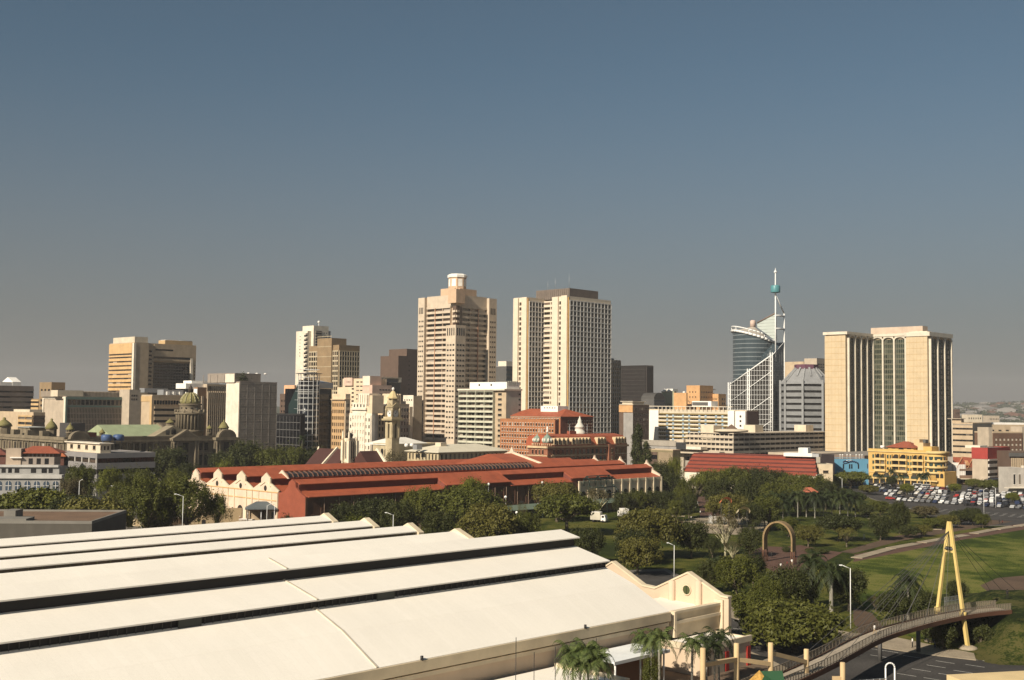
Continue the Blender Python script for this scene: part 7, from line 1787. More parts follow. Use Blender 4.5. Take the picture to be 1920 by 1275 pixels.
# ------------------------------------------------------------------ trees
BARK = surf("grey_brown_bark", (.12,.095,.065), rough=.9, var=.3, scale=2)
PALEB = surf("pale_fever_tree_bark", (.42,.38,.24), rough=.8, var=.2, scale=2)
PTRUNK = surf("grey_palm_trunk", (.24,.22,.18), rough=.9, var=.2, scale=1)
LF = {
 "dark":  leafmat("dark_leaves",  [(0,(.0148,.0189,.0049)),(.45,(.0361,.0426,.0090)),(1,(.0779,.0804,.0180))]),
 "green": leafmat("green_leaves", [(0,(.030,.035,.005)),(.45,(.074,.081,.011)),(1,(.138,.138,.022))]),
 "bright":leafmat("bright_leaves",[(0,(.0492,.0574,.0066)),(.45,(.1066,.1164,.0115)),(1,(.1722,.1722,.0230))]),
 "olive": leafmat("olive_leaves", [(0,(.044,.041,.008)),(.45,(.100,.092,.017)),(1,(.165,.147,.034))]),
 "brown": leafmat("brownish_leaves",[(0,(.0451,.0369,.0148)),(.45,(.0861,.0697,.0295)),(1,(.1312,.1107,.0533))]),
 "wisp":  leafmat("fine_wispy_leaves",[(0,(.030,.033,.006)),(.45,(.070,.074,.012)),(1,(.130,.128,.024))]),
 "palm":  leafmat("palm_leaves",  [(0,(.010,.016,.005)),(.45,(.024,.034,.010)),(1,(.065,.08,.022))]),
 "palml": leafmat("light_palm_leaves",[(0,(.022,.035,.008)),(.45,(.06,.085,.02)),(1,(.14,.16,.05))]),
}
TREE_MESH = {}
def crown_mesh(kind, seed, asp=1.0):
    """leaf sprays spread over many lobes inside the crown's outline; unit radius, unit height"""
    rng = random.Random(seed*97+sum(map(ord, kind)))
    spec = dict(umbrella=(60,.52,.98,.20,.14,14000,.034,.5), round=(70,.20,.99,.23,.26,15000,.033,.65), dome=(90,.26,.99,.18,.17,17000,.029,.6),
                irregular=(52,.22,.97,.23,.21,13000,.034,.6), sparse=(44,.40,.96,.18,.14,1900,.026,.3), feather=(80,.16,.98,.20,.17,18000,.022,.35),
                conifer=(80,.10,1.0,.22,.08,8500,.055,.4), shrub=(40,.05,.98,.28,.30,7000,.045,.6))[kind]
    nl, zb, zt, lr, lz, n, ls, fill = spec
    lobes = []
    tries = 0
    while len(lobes) < nl and tries < 4000:
        tries += 1
        t = rng.uniform(0, 2*math.pi); r = math.sqrt(rng.random()); v = rng.random()
        if kind == "conifer":
            z = zb+(zt-zb)*v; rm = (1-v)**.8*.95+.08; r *= rm
        elif kind == "umbrella":
            dome = math.sqrt(max(0, 1-r*r*.92)); z = zb+(zt-lz*.8-zb)*(dome*.75+.25*rng.random())
            if rng.random() < .25: z = zb+.1*rng.random()
        else:
            zc = zb+(zt-zb)*(.36 if kind in ("dome","feather") else .45); hh = (zt-zc) ; lo = (zc-zb)
            sgn = 1 if rng.random() < .78 else -1
            rr = .62+.38*rng.random()
            ph = math.acos(1-rng.random())  # 0 top .. pi/2 side
            r = math.sin(ph)*rr; z = zc+sgn*math.cos(ph)*rr*(hh if sgn > 0 else lo)
        k = rng.uniform(.65, 1.25)
        x, y = r*math.cos(t)*(1-lr*.8), r*math.sin(t)*(1-lr*.8)
        if kind == "irregular" and rng.random() < .25: x *= 1.25; y *= 1.2
        lobes.append((x, y, min(z, zt-lz*k*.9), lr*k, lz*k))
    wsum = [l[3]**2 for l in lobes]
    vs_ = []; fs = []
    for l, w in zip(lobes, wsum):
        m = int(n*w/sum(wsum))
        subs = []
        for _ in range(11):
            t = rng.uniform(0, 2*math.pi); cz = rng.uniform(-.4, 1.0); q_ = math.sqrt(1-cz*cz); f = rng.uniform(.55, 1.1)
            subs.append(Vector((q_*math.cos(t)*f, q_*math.sin(t)*f, cz*f)))
        for _ in range(m):
            # leaf sprays gather in small tufts on the lobe, mostly its upper side, with stray ragged ones
            sc0 = rng.choice(subs); g_ = Vector((rng.gauss(0,1), rng.gauss(0,1), rng.gauss(0,.8)))*.24
            if rng.random() < .10: g_ *= 2.2
            u0 = sc0+g_; nrm = (sc0*.6+g_*1.6+Vector((0,0,.25))).normalized()
            p = Vector((l[0]+u0.x*l[3], l[1]+u0.y*l[3], l[2]+u0.z*l[4]))
            d = (nrm+Vector((rng.gauss(0,.55),rng.gauss(0,.55),rng.gauss(0,.5)))).normalized()
            a = d.orthogonal().normalized(); b2 = d.cross(a); q = rng.uniform(0, 6.28)
            u = a*math.cos(q)+b2*math.sin(q); v = d.cross(u)
            sz = ls*rng.uniform(.6, 1.4); el = 1.0 if kind not in ("feather","sparse") else 1.7
            i = len(vs_)
            vs_ += [p+Vector((w.x, w.y, w.z/asp)) for w in (u*-sz*el, v*sz*.7-u*sz*.1, u*sz*el, v*-sz*.7+u*sz*.1)]
            fs.append((i, i+1, i+2, i+3))
    return lobes, vs_, fs

def tree_meshes(kind, leaf, seed, bark, asp):
    asp = min((.6,.9,1.3,1.8,2.4,3.2,4.5), key=lambda a: abs(math.log(a/asp)))
    k = (kind, leaf, seed, bark.name, asp)
    if k in TREE_MESH: return TREE_MESH[k]
    lobes, vs_, fs = crown_mesh(kind, seed, asp)
    me = bpy.data.meshes.new("crown"); me.from_pydata([tuple(v) for v in vs_], [], fs); me.materials.append(LF[leaf]); me.update()
    rng = random.Random(seed+11)
    b = MB(); fork = dict(umbrella=.34, round=.2, dome=.22, irregular=.24, sparse=.22, feather=.12, conifer=.9, shrub=.05)[kind]
    tr = .055 if kind != "conifer" else .07
    b.path([(0,0,-.01),(.01,.01,fork*.5),(.02,0,fork)], [tr*1.25,tr,tr*.85], bark, 7)
    if kind != "conifer":
        for l in rng.sample(lobes, min(len(lobes), 15 if kind != "sparse" else 26)):
            mid = Vector((l[0]*.45+rng.gauss(0,.03), l[1]*.45+rng.gauss(0,.03), fork+(l[2]-fork)*.55))
            b.path([(.02,0,fork), tuple(mid), (l[0],l[1],l[2])], [tr*.55,tr*.32,tr*.1], bark, 5)
    o = b.build("trunk"); tm = o.data; bpy.data.objects.remove(o)
    TREE_MESH[k] = (me, tm); return TREE_MESH[k]

RT = random.Random(77)
def tree(label, px_, hw, ytop, D, kind, leaf, seed=0, bark=None, group=None, name=None, cat="tree", ht=None, z0=0.0):
    p = at(px_, 900, D); Ht = max(1.2, zat(p.x, p.y, ytop)-z0) if ht is None else ht
    R = hw/2200.0*D
    me, tm = tree_meshes(kind, leaf, seed, bark or BARK, Ht/R)
    nm = name or {"umbrella":"umbrella_tree","conifer":"pine_tree","shrub":"shrub"}.get(kind, "broadleaf_tree")
    o = empty(nm, (p.x, p.y, z0), label, cat, group, RT.uniform(0, 6.28)); o.scale = (R*RT.uniform(.95,1.06), R*RT.uniform(.95,1.06), Ht)
    link_mesh("trunk", tm, o); link_mesh("crown", me, o); return o

T = tree
# left side
T("light olive tree in front of the left face of the grey office",150,34,875,440,"irregular","green",0)
T("yellow-green tree below the corner of the grey office",206,28,879,430,"irregular","bright",1)
T("green tree in front of the right face of the grey office",262,32,880,438,"irregular","green",1)
T("dark tree covering the foot of the city hall's left wing",312,40,844,525,"round","dark",0)
T("dark tree between the city hall and the workshop's small gable",352,24,868,470,"irregular","dark",1)
T("green tree just left of the workshop's small white gable",330,26,882,430,"irregular","green",2)
T("large dark tree at the right corner of the city hall",462,42,831,560,"round","dark",1)
T("dark brownish tree at the right end of the city hall columns",415,30,848,560,"irregular","dark",2)
T("green spreading tree under the big grey gridded block",512,36,842,555,"irregular","green",0)
T("bright green tree left of the round-cornered glass office",548,34,838,550,"irregular","green",1)
T("dark tree below the black glass office left of the church",592,26,842,560,"round","dark",2)
T("low bright green bush along the workshop's back roof",420,22,866,500,"shrub","bright",0,name="shrub",cat="shrub")
T("very wide dark umbrella tree at the left edge above the warehouse roof",62,92,916,335,"umbrella","green",0)
T("second wide umbrella tree beside the one at the left edge",150,58,930,325,"umbrella","dark",1)
T("big olive umbrella tree leaning over the curved wall's left end",180,66,931,300,"umbrella","olive",0)
T("tall domed green tree left of the lamp post beside the yard wall",275,46,896,345,"dome","green",0)
T("tall domed green tree right behind the lamp post beside the yard wall",352,50,896,350,"dome","green",1)
T("low dark tree between the domed trees and the cream gables",408,24,925,352,"irregular","green",1)
T("dark undergrowth tree inside the curved retaining wall",300,40,938,350,"round","dark",2)
T("brownish shrub tree below the white arcade building's right end",136,26,898,400,"irregular","brown",0)
T("dark green tree between the arcade building and the grey office",228,26,905,390,"irregular","green",2)
T("small dark bush at the foot of the red workshop gable",540,18,968,345,"shrub","dark",1,name="shrub",cat="shrub")
# between hall and workshop
T("dark bushy tree nearest the workshop's red gable",650,34,944,345,"irregular","dark",0)
T("dark tree behind the lamp post at the hall's third gable end",700,42,937,345,"round","dark",1)
T("small bright green bush between the hall gable ends and the dark trees",668,26,970,300,"shrub","bright",1,name="shrub",cat="shrub")
T("dark tree left of the dense round tree behind the hall",745,38,940,330,"irregular","dark",2)
T("mid green domed tree before the workshop's brick wall, left of the bright one",790,42,917,370,"dome","green",0)
T("tall bright yellow-green tree standing against the workshop wall",884,38,898,392,"dome","bright",0)
T("wide green domed tree below the bright yellow-green one",880,74,917,368,"dome","green",1)
T("dense dark round tree behind the hall's fourth gable end",822,38,963,305,"round","dark",0)
T("large olive domed tree behind the hall's upper roof",918,60,947,325,"dome","olive",0)
T("low green tree just behind the hall roof right of the olive domed tree",985,36,962,335,"dome","green",2)
T("pale olive tree covering the left part of the cream arcade",1045,46,904,412,"dome","olive",1)
T("big green tree with visible forked trunk behind the hall ridge",1064,64,928,370,"umbrella","green",1)
T("brownish thin tree under the dark green porch frame",1120,28,914,415,"sparse","brown",0,PALEB)
T("dark round tree beside the upper end of the hall roof",1102,36,994,300,"round","dark",2)
T("small olive tree below the green verandah's left end",945,20,938,380,"sparse","olive",1)
T("small grey tree in front of the verandah's dark opening",980,12,940,395,"sparse","olive",2)
# park, left part
T("huge olive-brown spreading tree in the park beside the white truck",1215,66,957,314,"dome","olive",2)
T("dark rounded tree under the huge olive-brown spreading tree",1190,38,996,300,"round","dark",1)
T("olive tree with bare forked trunk in front of the dark rounded tree",1196,45,1011,284,"irregular","olive",0)
T("dark leaning tree between the olive-brown tree and the fountain",1296,36,979,316,"irregular","dark",0)
T("small dark tree hugging the right side of the dark leaning tree",1336,16,1008,312,"irregular","dark",1)
T("tall bare fever tree with pale trunk in front of the fountain",1360,33,961,322,"sparse","brown",1,PALEB)
T("smaller pale forked tree at the fever tree's foot",1374,16,1012,305,"sparse","brown",2,PALEB)
T("dark round tree left of the wooden arch",1405,27,992,320,"round","dark",0)
T("olive tree clump behind the fountain below the orange canopy",1368,44,926,400,"dome","olive",1)
T("green tree right of the fountain behind the wooden arch",1440,30,932,390,"irregular","green",0)
T("dark tree beside the small pale shell canopy",1412,24,944,385,"irregular","dark",2)
for i, (x, hw, y, D, k, lf) in enumerate([(1332,34,884,490,"round","green"),(1378,34,876,500,"dome","green"),(1418,30,880,505,"round","dark"),(1456,34,884,490,"irregular","dark"),(1492,36,889,480,"dome","green"),(1530,32,893,480,"irregular","green"),(1348,28,900,450,"irregular","dark"),(1400,30,902,450,"round","dark"),(1450,32,906,445,"dome","green"),(1500,28,910,450,"round","green"),(1548,24,902,470,"irregular","dark")]):
    T(["green tree at the left end of the row before the red market hall","second green tree in the row before the red market hall","dark tree third in the row before the red market hall","dark ragged tree in the middle of the row before the market hall","domed green tree below the market hall's right half","green tree below the market hall's right end","dark tree in the lower row beside the red brick path","dark round tree in the lower row behind the orange canopy","domed green tree in the lower row left of the palm grove","green round tree in the lower row above the palm grove","dark tree left of the red pavilion roof"][i], x, hw, y, D, k, lf, i % 3, group="park trees before the market hall")
T("broad dark tree behind the palm grove's right end",1585,36,918,470,"umbrella","dark",2)
T("dark broad tree spreading over the lawn right of the wooden arch",1572,44,965,360,"umbrella","dark",0)
T("pale olive small tree standing before the dark broad lawn tree",1587,22,989,345,"sparse","olive",0)
T("olive tree just right of the wooden arch",1515,26,986,345,"irregular","olive",1)
T("green tree behind the wooden arch opening",1478,22,972,372,"irregular","green",1)
T("round dark-leaved tree alone on the lawn left of the weeping tree",1650,24,967,364,"round","dark",1)
T("weeping feathery tree on the lawn near the car park path",1686,24,940,384,"feather","dark",0)
for i, (x, hw, y, D, lf) in enumerate([(1702,20,986,372,"dark"),(1726,18,984,376,"olive"),(1750,22,972,400,"green"),(1775,20,966,405,"olive"),(1800,22,958,415,"dark"),(1823,20,953,415,"dark"),(1842,16,964,405,"green"),(1735,26,950,440,"brown"),(1620,18,945,440,"dark"),(1650,20,940,450,"green")]):
    T(["low dark bush tree first in the fence-side row right of the weeping tree","low olive bush tree second in the fence-side row","green bush tree third in the fence-side row","olive bush tree in the middle of the fence-side row","dark bush tree before the empty car park bays","taller dark bush tree near the right end of the fence-side row","small green bush tree at the right end of the fence-side row","sparse brown tree at the near edge of the parked cars","small dark tree at the left end of the parked cars","small green tree below the first row of parked cars"][i], x, hw, y, D, "irregular", lf, i % 3, group="low trees along the car park fence")
for i, (x, hw, y, D, lf) in enumerate([(1700,15,907,560,"bright"),(1790,13,907,575,"bright"),(1898,13,924,520,"bright"),(1628,20,910,560,"olive"),(1826,18,898,600,"green"),(1855,20,900,590,"green"),(1672,12,893,610,"dark")]):
    T(["bright round tree among the cars below the yellow hotel","bright round tree among the cars below the red hipped shops","bright low tree among the cars near the right edge","olive tree at the car park's top left corner","green tree in front of the white pilastered shop","green tree in front of the red-painted block","small dark palm-like tree at the yellow hotel's front"][i], x, hw, y, D, "dome", lf, i % 3, group="trees growing among the parked cars")
T("broad green tree in front of the bright blue building",1595,34,884,600,"umbrella","green",0)
T("second green tree at the left foot of the bright blue building",1565,22,892,590,"irregular","green",2)
T("very tall dark casuarina pine between the red museum and the viaduct",1196,20,797,545,"conifer","dark",0)
T("shorter dark casuarina leaning on the tall one",1212,18,828,535,"conifer","dark",1)
T("bright green tree under the viaduct left of the market hall",1264,16,857,525,"irregular","bright",1)
T("dark tree mass right of the workshop's end gables",1236,28,868,525,"round","dark",1)
T("dark tree left of the market hall's white corner",1262,24,890,490,"irregular","dark",2)
T("yellowish shrub before the market hall's white wall",1306,24,890,480,"sparse","bright",0)
T("green tree beside the market hall's left corner",1285,18,898,470,"irregular","green",0)
for i, (x, hw, y, D, lf) in enumerate([(1168,20,924,432,"dark"),(1196,20,920,438,"green"),(1222,18,921,440,"dark"),(1247,22,922,440,"dark"),(1276,20,918,450,"green"),(1292,20,928,430,"dark"),(1268,16,938,418,"green")]):
    T(["dark small tree right of the white box truck","green small tree second right of the white box truck","dark small tree in the middle of the verandah-front row","dark small tree below the workshop's last arches","green small tree at the right end of the verandah","dark small tree left of the red brick path","light green multi-stemmed tree on the lawn left of the path"][i], x, hw, y, D, "irregular", lf, i % 3, group="small trees in front of the workshop verandah")
T("round green tree at the left end of the red museum's front",955,14,852,560,"dome","green",0)
T("leafless grey tree before the pale-roofed post office wing",738,28,842,540,"sparse","brown",0)
# near trees on the right
T("wide feathery acacia beside the footbridge in the foreground",1490,106,1132,196,"feather","wisp",0)
T("olive tree behind the hall's right corner pier",1382,44,1046,250,"dome","green",0)
T("dark bushy tree at the left of the road bend",1335,28,1052,258,"irregular","dark",0)
T("dark green tree left of the red plaza's lower tip",1412,26,1040,262,"irregular","dark",1)
T("bright leafy tree at the foot of the olive trees by the road",1436,30,1086,222,"irregular","green",0)
T("dark leafy tree under the two tall palms",1478,46,1068,228,"round","dark",1)
T("dark shrub tree right of the tall palms by the white lamp post",1590,38,1070,236,"round","dark",2)
T("low green hedge tree along the pavement behind the corner pier",1400,34,1112,226,"shrub","green",2)
T("dark bush to the left of the yellow pylon",1680,42,1112,226,"round","dark",0)
T("dark bush between the pylon's left leg and the tall palm group",1728,32,1108,222,"irregular","dark",1)
T("small dark tree seen between the pylon's legs",1793,22,1090,248,"round","dark",1)
T("bare brown shrub beside the curved soil path",1640,20,1115,236,"sparse","brown",1)
T("dark scrub deepening the shade in the hollow under the footbridge",1788,32,1150,207,"shrub","dark",2,name="shrub",cat="shrub")  # scrub also stands in for the bridge's shade here
T("dark scrub deepening the shade by the pylon foot under the bridge",1768,26,1172,199,"shrub","dark",1,name="shrub",cat="shrub")  # dark leaves double as shade at the pylon foot
T("low dark bush on the embankment near the right edge",1918,16,1160,200,"shrub","dark",0,name="shrub",cat="shrub",z0=3.4)
T("clipped round bush beside the wooden arch's right foot",1475,9,1026,332,"shrub","dark",1,name="shrub",cat="shrub")
T("low dark hedge right of the wooden arch",1532,22,1030,330,"shrub","dark",2,name="shrub",cat="shrub")
T("added undergrowth darkening the shaded side of the embankment below the bridge",1812,34,1146,209,"irregular","dark",0,name="shrub",cat="shrub")  # undergrowth added to darken the shadowed bank under the deck
T("dark undergrowth behind the pylon's left foot under the bridge",1742,30,1162,205,"irregular","dark",1,name="shrub",cat="shrub")  # added to deepen the shade behind the leg
T("dark scrub on the cut edge of the embankment near the bridge landing",1846,30,1146,212,"shrub","dark",1,name="shrub",cat="shrub")  # added scrub standing in for shade on the cut edge
T("dark scrub beside the pylon's right foot",1838,24,1176,203,"shrub","dark",0,name="shrub",cat="shrub")  # added for its dark tone where the deck's shade falls
T("green bushy tree between the feathery acacia and the road bend",1432,36,1108,214,"irregular","green",2)
T("dark tree between the royal palms and the red plaza",1508,34,1072,238,"irregular","dark",2)
# palms
def frond(b, base, t, length, droop, lift, mat, rng):
    n = 9; P = []
    for i in range(n+1):
        s = i/n
        P.append(Vector((base[0]+math.cos(t)*length*s*(1-.12*s*s), base[1]+math.sin(t)*length*s*(1-.12*s*s), base[2]+lift*math.sin(s*2.0)-droop*s*s)))
    side = Vector((-math.sin(t), math.cos(t), 0))
    for i in range(n):
        w0 = length*.20*math.sin(math.pi*min(1,(i+.6)/n*.86+.14))+.03; w1 = length*.20*math.sin(math.pi*min(1,(i+1.6)/n*.86+.14))+.02
        for sg in (-1, 1):
            for h in (0, .5):
                a = P[i].lerp(P[i+1], h); c = P[i].lerp(P[i+1], h+.36)
                e = side*sg*(w0+(w1-w0)*h)+Vector((0,0,-.45*w0))+(P[i+1]-P[i])*.7+Vector((rng.gauss(0,.05),rng.gauss(0,.05),rng.gauss(0,.06)))*length*.25
                b.face([a, c, c+e*.98, a+e], mat)
PALM_MESH = {}
def palm_meshes(v, leaf):
    if (v, leaf) in PALM_MESH: return PALM_MESH[(v, leaf)]
    rng = random.Random(40+v); b = MB()
    n = 20 if v != 2 else 13
    for i in range(n):
        t = 2*math.pi*i*.382+rng.uniform(-.2,.2); q = i/n
        frond(b, (0,0,0), t, rng.uniform(.85,1.1), .25+q*.95+rng.uniform(0,.15), .75-q*.62, LF[leaf], rng)
    o = b.build("crown", fix=False); cm = o.data; bpy.data.objects.remove(o)
    b = MB(); b.lathe([(1.5,0),(1.15,.06),(1.0,.3),(.92,.75),(.7,.9),(.62,1.0)], PTRUNK, n=10); o = b.build("trunk"); tm = o.data; bpy.data.objects.remove(o)
    PALM_MESH[(v, leaf)] = (cm, tm); return cm, tm
def palm(label, px_, yc, D, L, v=0, leaf="palm", tr=.32, group=None, base=0.0):
    p = at(px_, 1000, D); h = zat(p.x, p.y, yc)-base
    o = empty("palm_tree", (p.x,p.y,base), label, "palm", group, RT.uniform(0,6.28)); cm, tm = palm_meshes(v, leaf)
    c = link_mesh("crown", cm, o, (0,0,h)); c.scale = (L,L,L); t_ = link_mesh("trunk", tm, o); t_.scale = (tr,tr,h); return o
palm("tall royal palm with smooth pale trunk left of the white lamp post",1558,1072,232,4.2,0,tr=.40)
palm("second royal palm with its trunk hidden, left of the smooth-trunked one",1522,1057,238,4.4,1,tr=.36)
palm("tall palm in the dark clump left of the yellow pylon",1702,1094,224,3.9,0,tr=.3)
palm("shorter palm leaning beside the dark clump's tall palm",1688,1118,226,3.2,1,tr=.22)
palm("small palm on the lawn above the hall's round window gable",1338,1056,262,2.6,1,tr=.2)
gp = [(1440,938,440),(1458,934,436),(1478,936,442),(1496,930,438),(1512,936,440),(1528,932,436),(1544,938,440),(1560,930,442),(1575,937,438),(1590,931,440),(1604,935,442),(1468,946,420),(1446,952,405),(1434,958,395)]
pos_w = ["first","second","third","fourth","fifth","sixth","seventh","eighth","ninth","tenth","eleventh"]
for i, (x, y, D) in enumerate(gp):
    lb = f"slim palm, {pos_w[i]} from the left in the grove above the lawn" if i < 11 else ["slim palm standing in front of the grove's left part","slim palm between the fountain and the wooden arch","slim palm nearest the top of the wooden arch"][i-11]
    palm(lb, x, y, D, 4.6, i % 2, tr=.2, group="slim palms in the park grove")
hp = [(1208,1200,172,2.6,0,"palml",.16),(1222,1204,168,2.2,1,"palml",.14),(1237,1197,162,2.9,2,"palml",.18),(1298,1208,166,2.5,1,"palml",.17),(1325,1204,172,2.4,0,"palm",.15),(1348,1196,174,2.8,1,"palm",.15),(1340,1212,170,2.2,2,"palm",.13),(1076,1228,152,2.9,0,"palml",.16),(1104,1224,150,2.9,1,"palml",.16),(1122,1238,146,2.6,0,"palml",.16),(1090,1246,146,2.5,1,"palml",.15)]
hl_ = ["tall slim palm left of the red-posted annexe","small palm tucked between the two tall annexe palms","tall palm standing before the annexe's left corner","palm in front of the annexe's red post","palm at the left of the cluster by the corner pier","tallest palm of the cluster by the corner pier","lowest palm of the cluster by the corner pier","bushy palm at the left of the clump under the flat canopy","bushy palm in the middle of the clump under the flat canopy","bushy palm at the right of the clump under the flat canopy","lowest bushy palm at the front of the clump under the flat canopy"]
for lb, (x, y, D, L, v, lf, tr) in zip(hl_, hp): palm(lb, x, y, D, L, v, lf, tr, group="palms along the hall front")
palm("thin palm before the round-cornered glass office", 563, 822, 555, 3.0, 2, "palm", .2)
for i, (x, y) in enumerate(((1652,894),(1672,884),(1690,893),(1726,893),(1738,891))):
    palm(["street palm at the left end of the yellow hotel's arcade","tallest street palm before the yellow hotel","street palm before the middle of the yellow hotel","street palm near the right end of the yellow hotel","last street palm at the yellow hotel's corner drum"][i], x, y, 612, 3.0, i % 2, "palm", .2, group="street palms before the yellow hotel")
T("dark hedge bush below the annexe palms at the corner pier",1345,24,1242,162,"shrub","dark",0,name="shrub",cat="shrub",ht=2.0)
T("green bush at the foot of the annexe's left corner palms",1222,20,1232,158,"shrub","green",1,name="shrub",cat="shrub")
# ------------------------------------------------------------------ footbridge and pylon
YEL_ = surf("yellow_painted_steel", (.62,.46,.17), rough=.55, var=.2); BRG = surf("bridge_concrete_deck", (.38,.32,.245), fine=.15); RST = surf("rust_brown_beam", (.12,.055,.032))
RAILM = surf("dark_rail_steel", (.19,.155,.115), rough=.6)
zB = 5.4
ctrl = [(1370,1318),(1430,1291),(1490,1266),(1558,1234),(1631,1196),(1691,1176),(1754,1160),(1804,1150.5),(1846,1145),(1882,1142)]
cp = [G(x, y, zB - .25*max(0,(1560-x)/200)**1) for x, y in ctrl]
def spline(P, n):
    out = []
    for i in range(len(P)-1):
        p0, p1, p2, p3 = P[max(0,i-1)], P[i], P[i+1], P[min(len(P)-1,i+2)]
        for k in range(n):
            t = k/n; out.append(.5*((2*p1)+(p2-p0)*t+(2*p0-5*p1+4*p2-p3)*t*t+(3*p1-p0-3*p2+p3)*t**3))
    return out+[P[-1]]
bp_ = spline(cp, 6)
br = empty("footbridge", (0,0,0), "curved concrete footbridge with mesh railings sweeping over the road to the embankment", "bridge")
def side(i, off):
    a = bp_[max(0,i-1)]; c = bp_[min(len(bp_)-1,i+1)]; d = (c-a); d.z = 0; d.normalize(); return bp_[i]+Vector((-d.y,d.x,0))*off
dk = MB(); bm2 = MB(); nB = len(bp_); HW = 1.75
for i in range(nB-1):
    q = [side(i,-HW), side(i+1,-HW), side(i+1,HW), side(i,HW)]
    dk.add([tuple(p) for p in q]+[(p.x,p.y,p.z-.35) for p in q],[(0,1,2,3),(7,6,5,4),(0,4,5,1),(2,6,7,3)],BRG)
    for o_ in (-HW-.02, HW+.02):
        q = [side(i,o_-.12), side(i+1,o_-.12), side(i+1,o_+.12), side(i,o_+.12)]
        bm2.add([(p.x,p.y,p.z+.12) for p in q]+[(p.x,p.y,p.z-.55) for p in q],[(0,1,2,3),(7,6,5,4),(0,4,5,1),(2,6,7,3)],RST)
dk.build("deck", br); bm2.build("edge_beam", br)
PANEL = bpy.data.materials.new("mesh_infill"); PANEL.use_nodes = True
pb_ = PANEL.node_tree.nodes["Principled BSDF"]; pb_.inputs["Base Color"].default_value = (.34,.285,.21,1); pb_.inputs["Roughness"].default_value = .7; pb_.inputs["Alpha"].default_value = .45
for o_ in (-HW+.05, HW-.05):
    r_ = MB()
    for i in range(nB-1):
        a, c = side(i,o_), side(i+1,o_)
        for h in (.25, 1.25): r_.bar(a+Vector((0,0,h)), c+Vector((0,0,h)), .05, RAILM, 4)
        for k in range(2): p = a.lerp(c, k/2); r_.bar(p, p+Vector((0,0,1.3)), .055, RAILM, 4)
    rl = r_.build("railing", br)
    r_ = MB()
    for i in range(nB-1):
        a, c = side(i,o_), side(i+1,o_); r_.face([a+Vector((0,0,.2)),c+Vector((0,0,.2)),c+Vector((0,0,1.2)),a+Vector((0,0,1.2))],PANEL)
    r_.build("mesh_infill", rl)
for (x, y) in ((1650,1240),(1722,1223)):
    p = G(x, y); q = MB(); q.bar((p.x,p.y,0),(p.x,p.y,4.7),.35,DKGREY,8); q.build("column", br)
# pylon
lb_ = G(1751,1203); rb_ = G(1815,1217); ap = (lb_+rb_)/2; ap.z = zat(ap.x, ap.y, 978)
py = empty("bridge_pylon", ((lb_+rb_)/2), "tall yellow A-frame pylon with two splayed legs holding the footbridge", "pylon"); py.location = (0,0,0)
dv = (rb_-lb_).normalized()
tL, tR = ap-dv*.18, ap+dv*.18; mL = lb_.lerp(tL,.80); mR = rb_.lerp(tR,.80)
def sqleg(name, a, c, r0, r1):
    q = MB(); q.bar(a, c, r0, YEL_, 4, r1); q.build(name, py)
sqleg("leg", lb_, tL, .40, .26); sqleg("leg", rb_, tR, .40, .26)
nrm_ = Vector((-dv.y, dv.x, 0))*.3
q = MB(); F = [tL, tR, mR, mL]; q.add([tuple(p+nrm_) for p in F]+[tuple(p-nrm_) for p in F],[(0,1,2,3),(7,6,5,4),(0,4,5,1),(1,5,6,2),(2,6,7,3),(3,7,4,0)],YEL_); q.build("head_plate", py)
q = MB(); q.bar(mL-Vector((0,0,.4)), mR-Vector((0,0,.4)), .28, DKGREY, 6); q.bar(mL-Vector((0,0,.9)), mR-Vector((0,0,.9)), .22, YEL_, 4); q.build("cross_beam", py)
q = MB()
for p in (lb_.lerp(tL,.27), rb_.lerp(tR,.27)): q.bar(p-Vector((0,0,.4)),p+Vector((0,0,.4)),.58,YEL_,8)
q.build("saddle", py)
for p in (lb_, rb_): q = MB(); q.lathe([(1.7,0),(1.5,.35),(.8,.6)], CONC, (p.x,p.y,0), 10); q.build("footing", py)
q = MB(); anchor = [12,17,22,27,32,36]
for i in anchor:
    for o_ in (-HW,HW): q.bar(ap-Vector((0,0,1.5)), side(i,o_), .035, DKGREY, 4)
for x, y in ((1862,1128),(1882,1136),(1905,1150)):
    p = G(x, y); p.z = emb_h(p.x,p.y); q.bar(ap-Vector((0,0,1.5)), p, .035, DKGREY, 4)
q.build("cable", py)
k_ = min(range(nB), key=lambda i: (bp_[i]-Vector((ap.x,ap.y,zB))).length)
a, c = side(k_-1, HW), side(min(nB-1,k_+3), HW); sc_ = empty("bridge_screen", (a+c)/2, "grey barred screen panel on the bridge deck between the pylon legs", "screen"); sc_.location = (0,0,0)
q = MB()
for i in range(13): p = a.lerp(c,i/12); q.bar(p, p+Vector((0,0,2.7)), .035, METAL, 4)
q.build("bar", sc_) if False else None
for h in (.3, 1.2, 2.0, 2.7): q.bar(a+Vector((0,0,h)), c+Vector((0,0,h)), .05, METAL, 4)
q.build("bars", sc_)
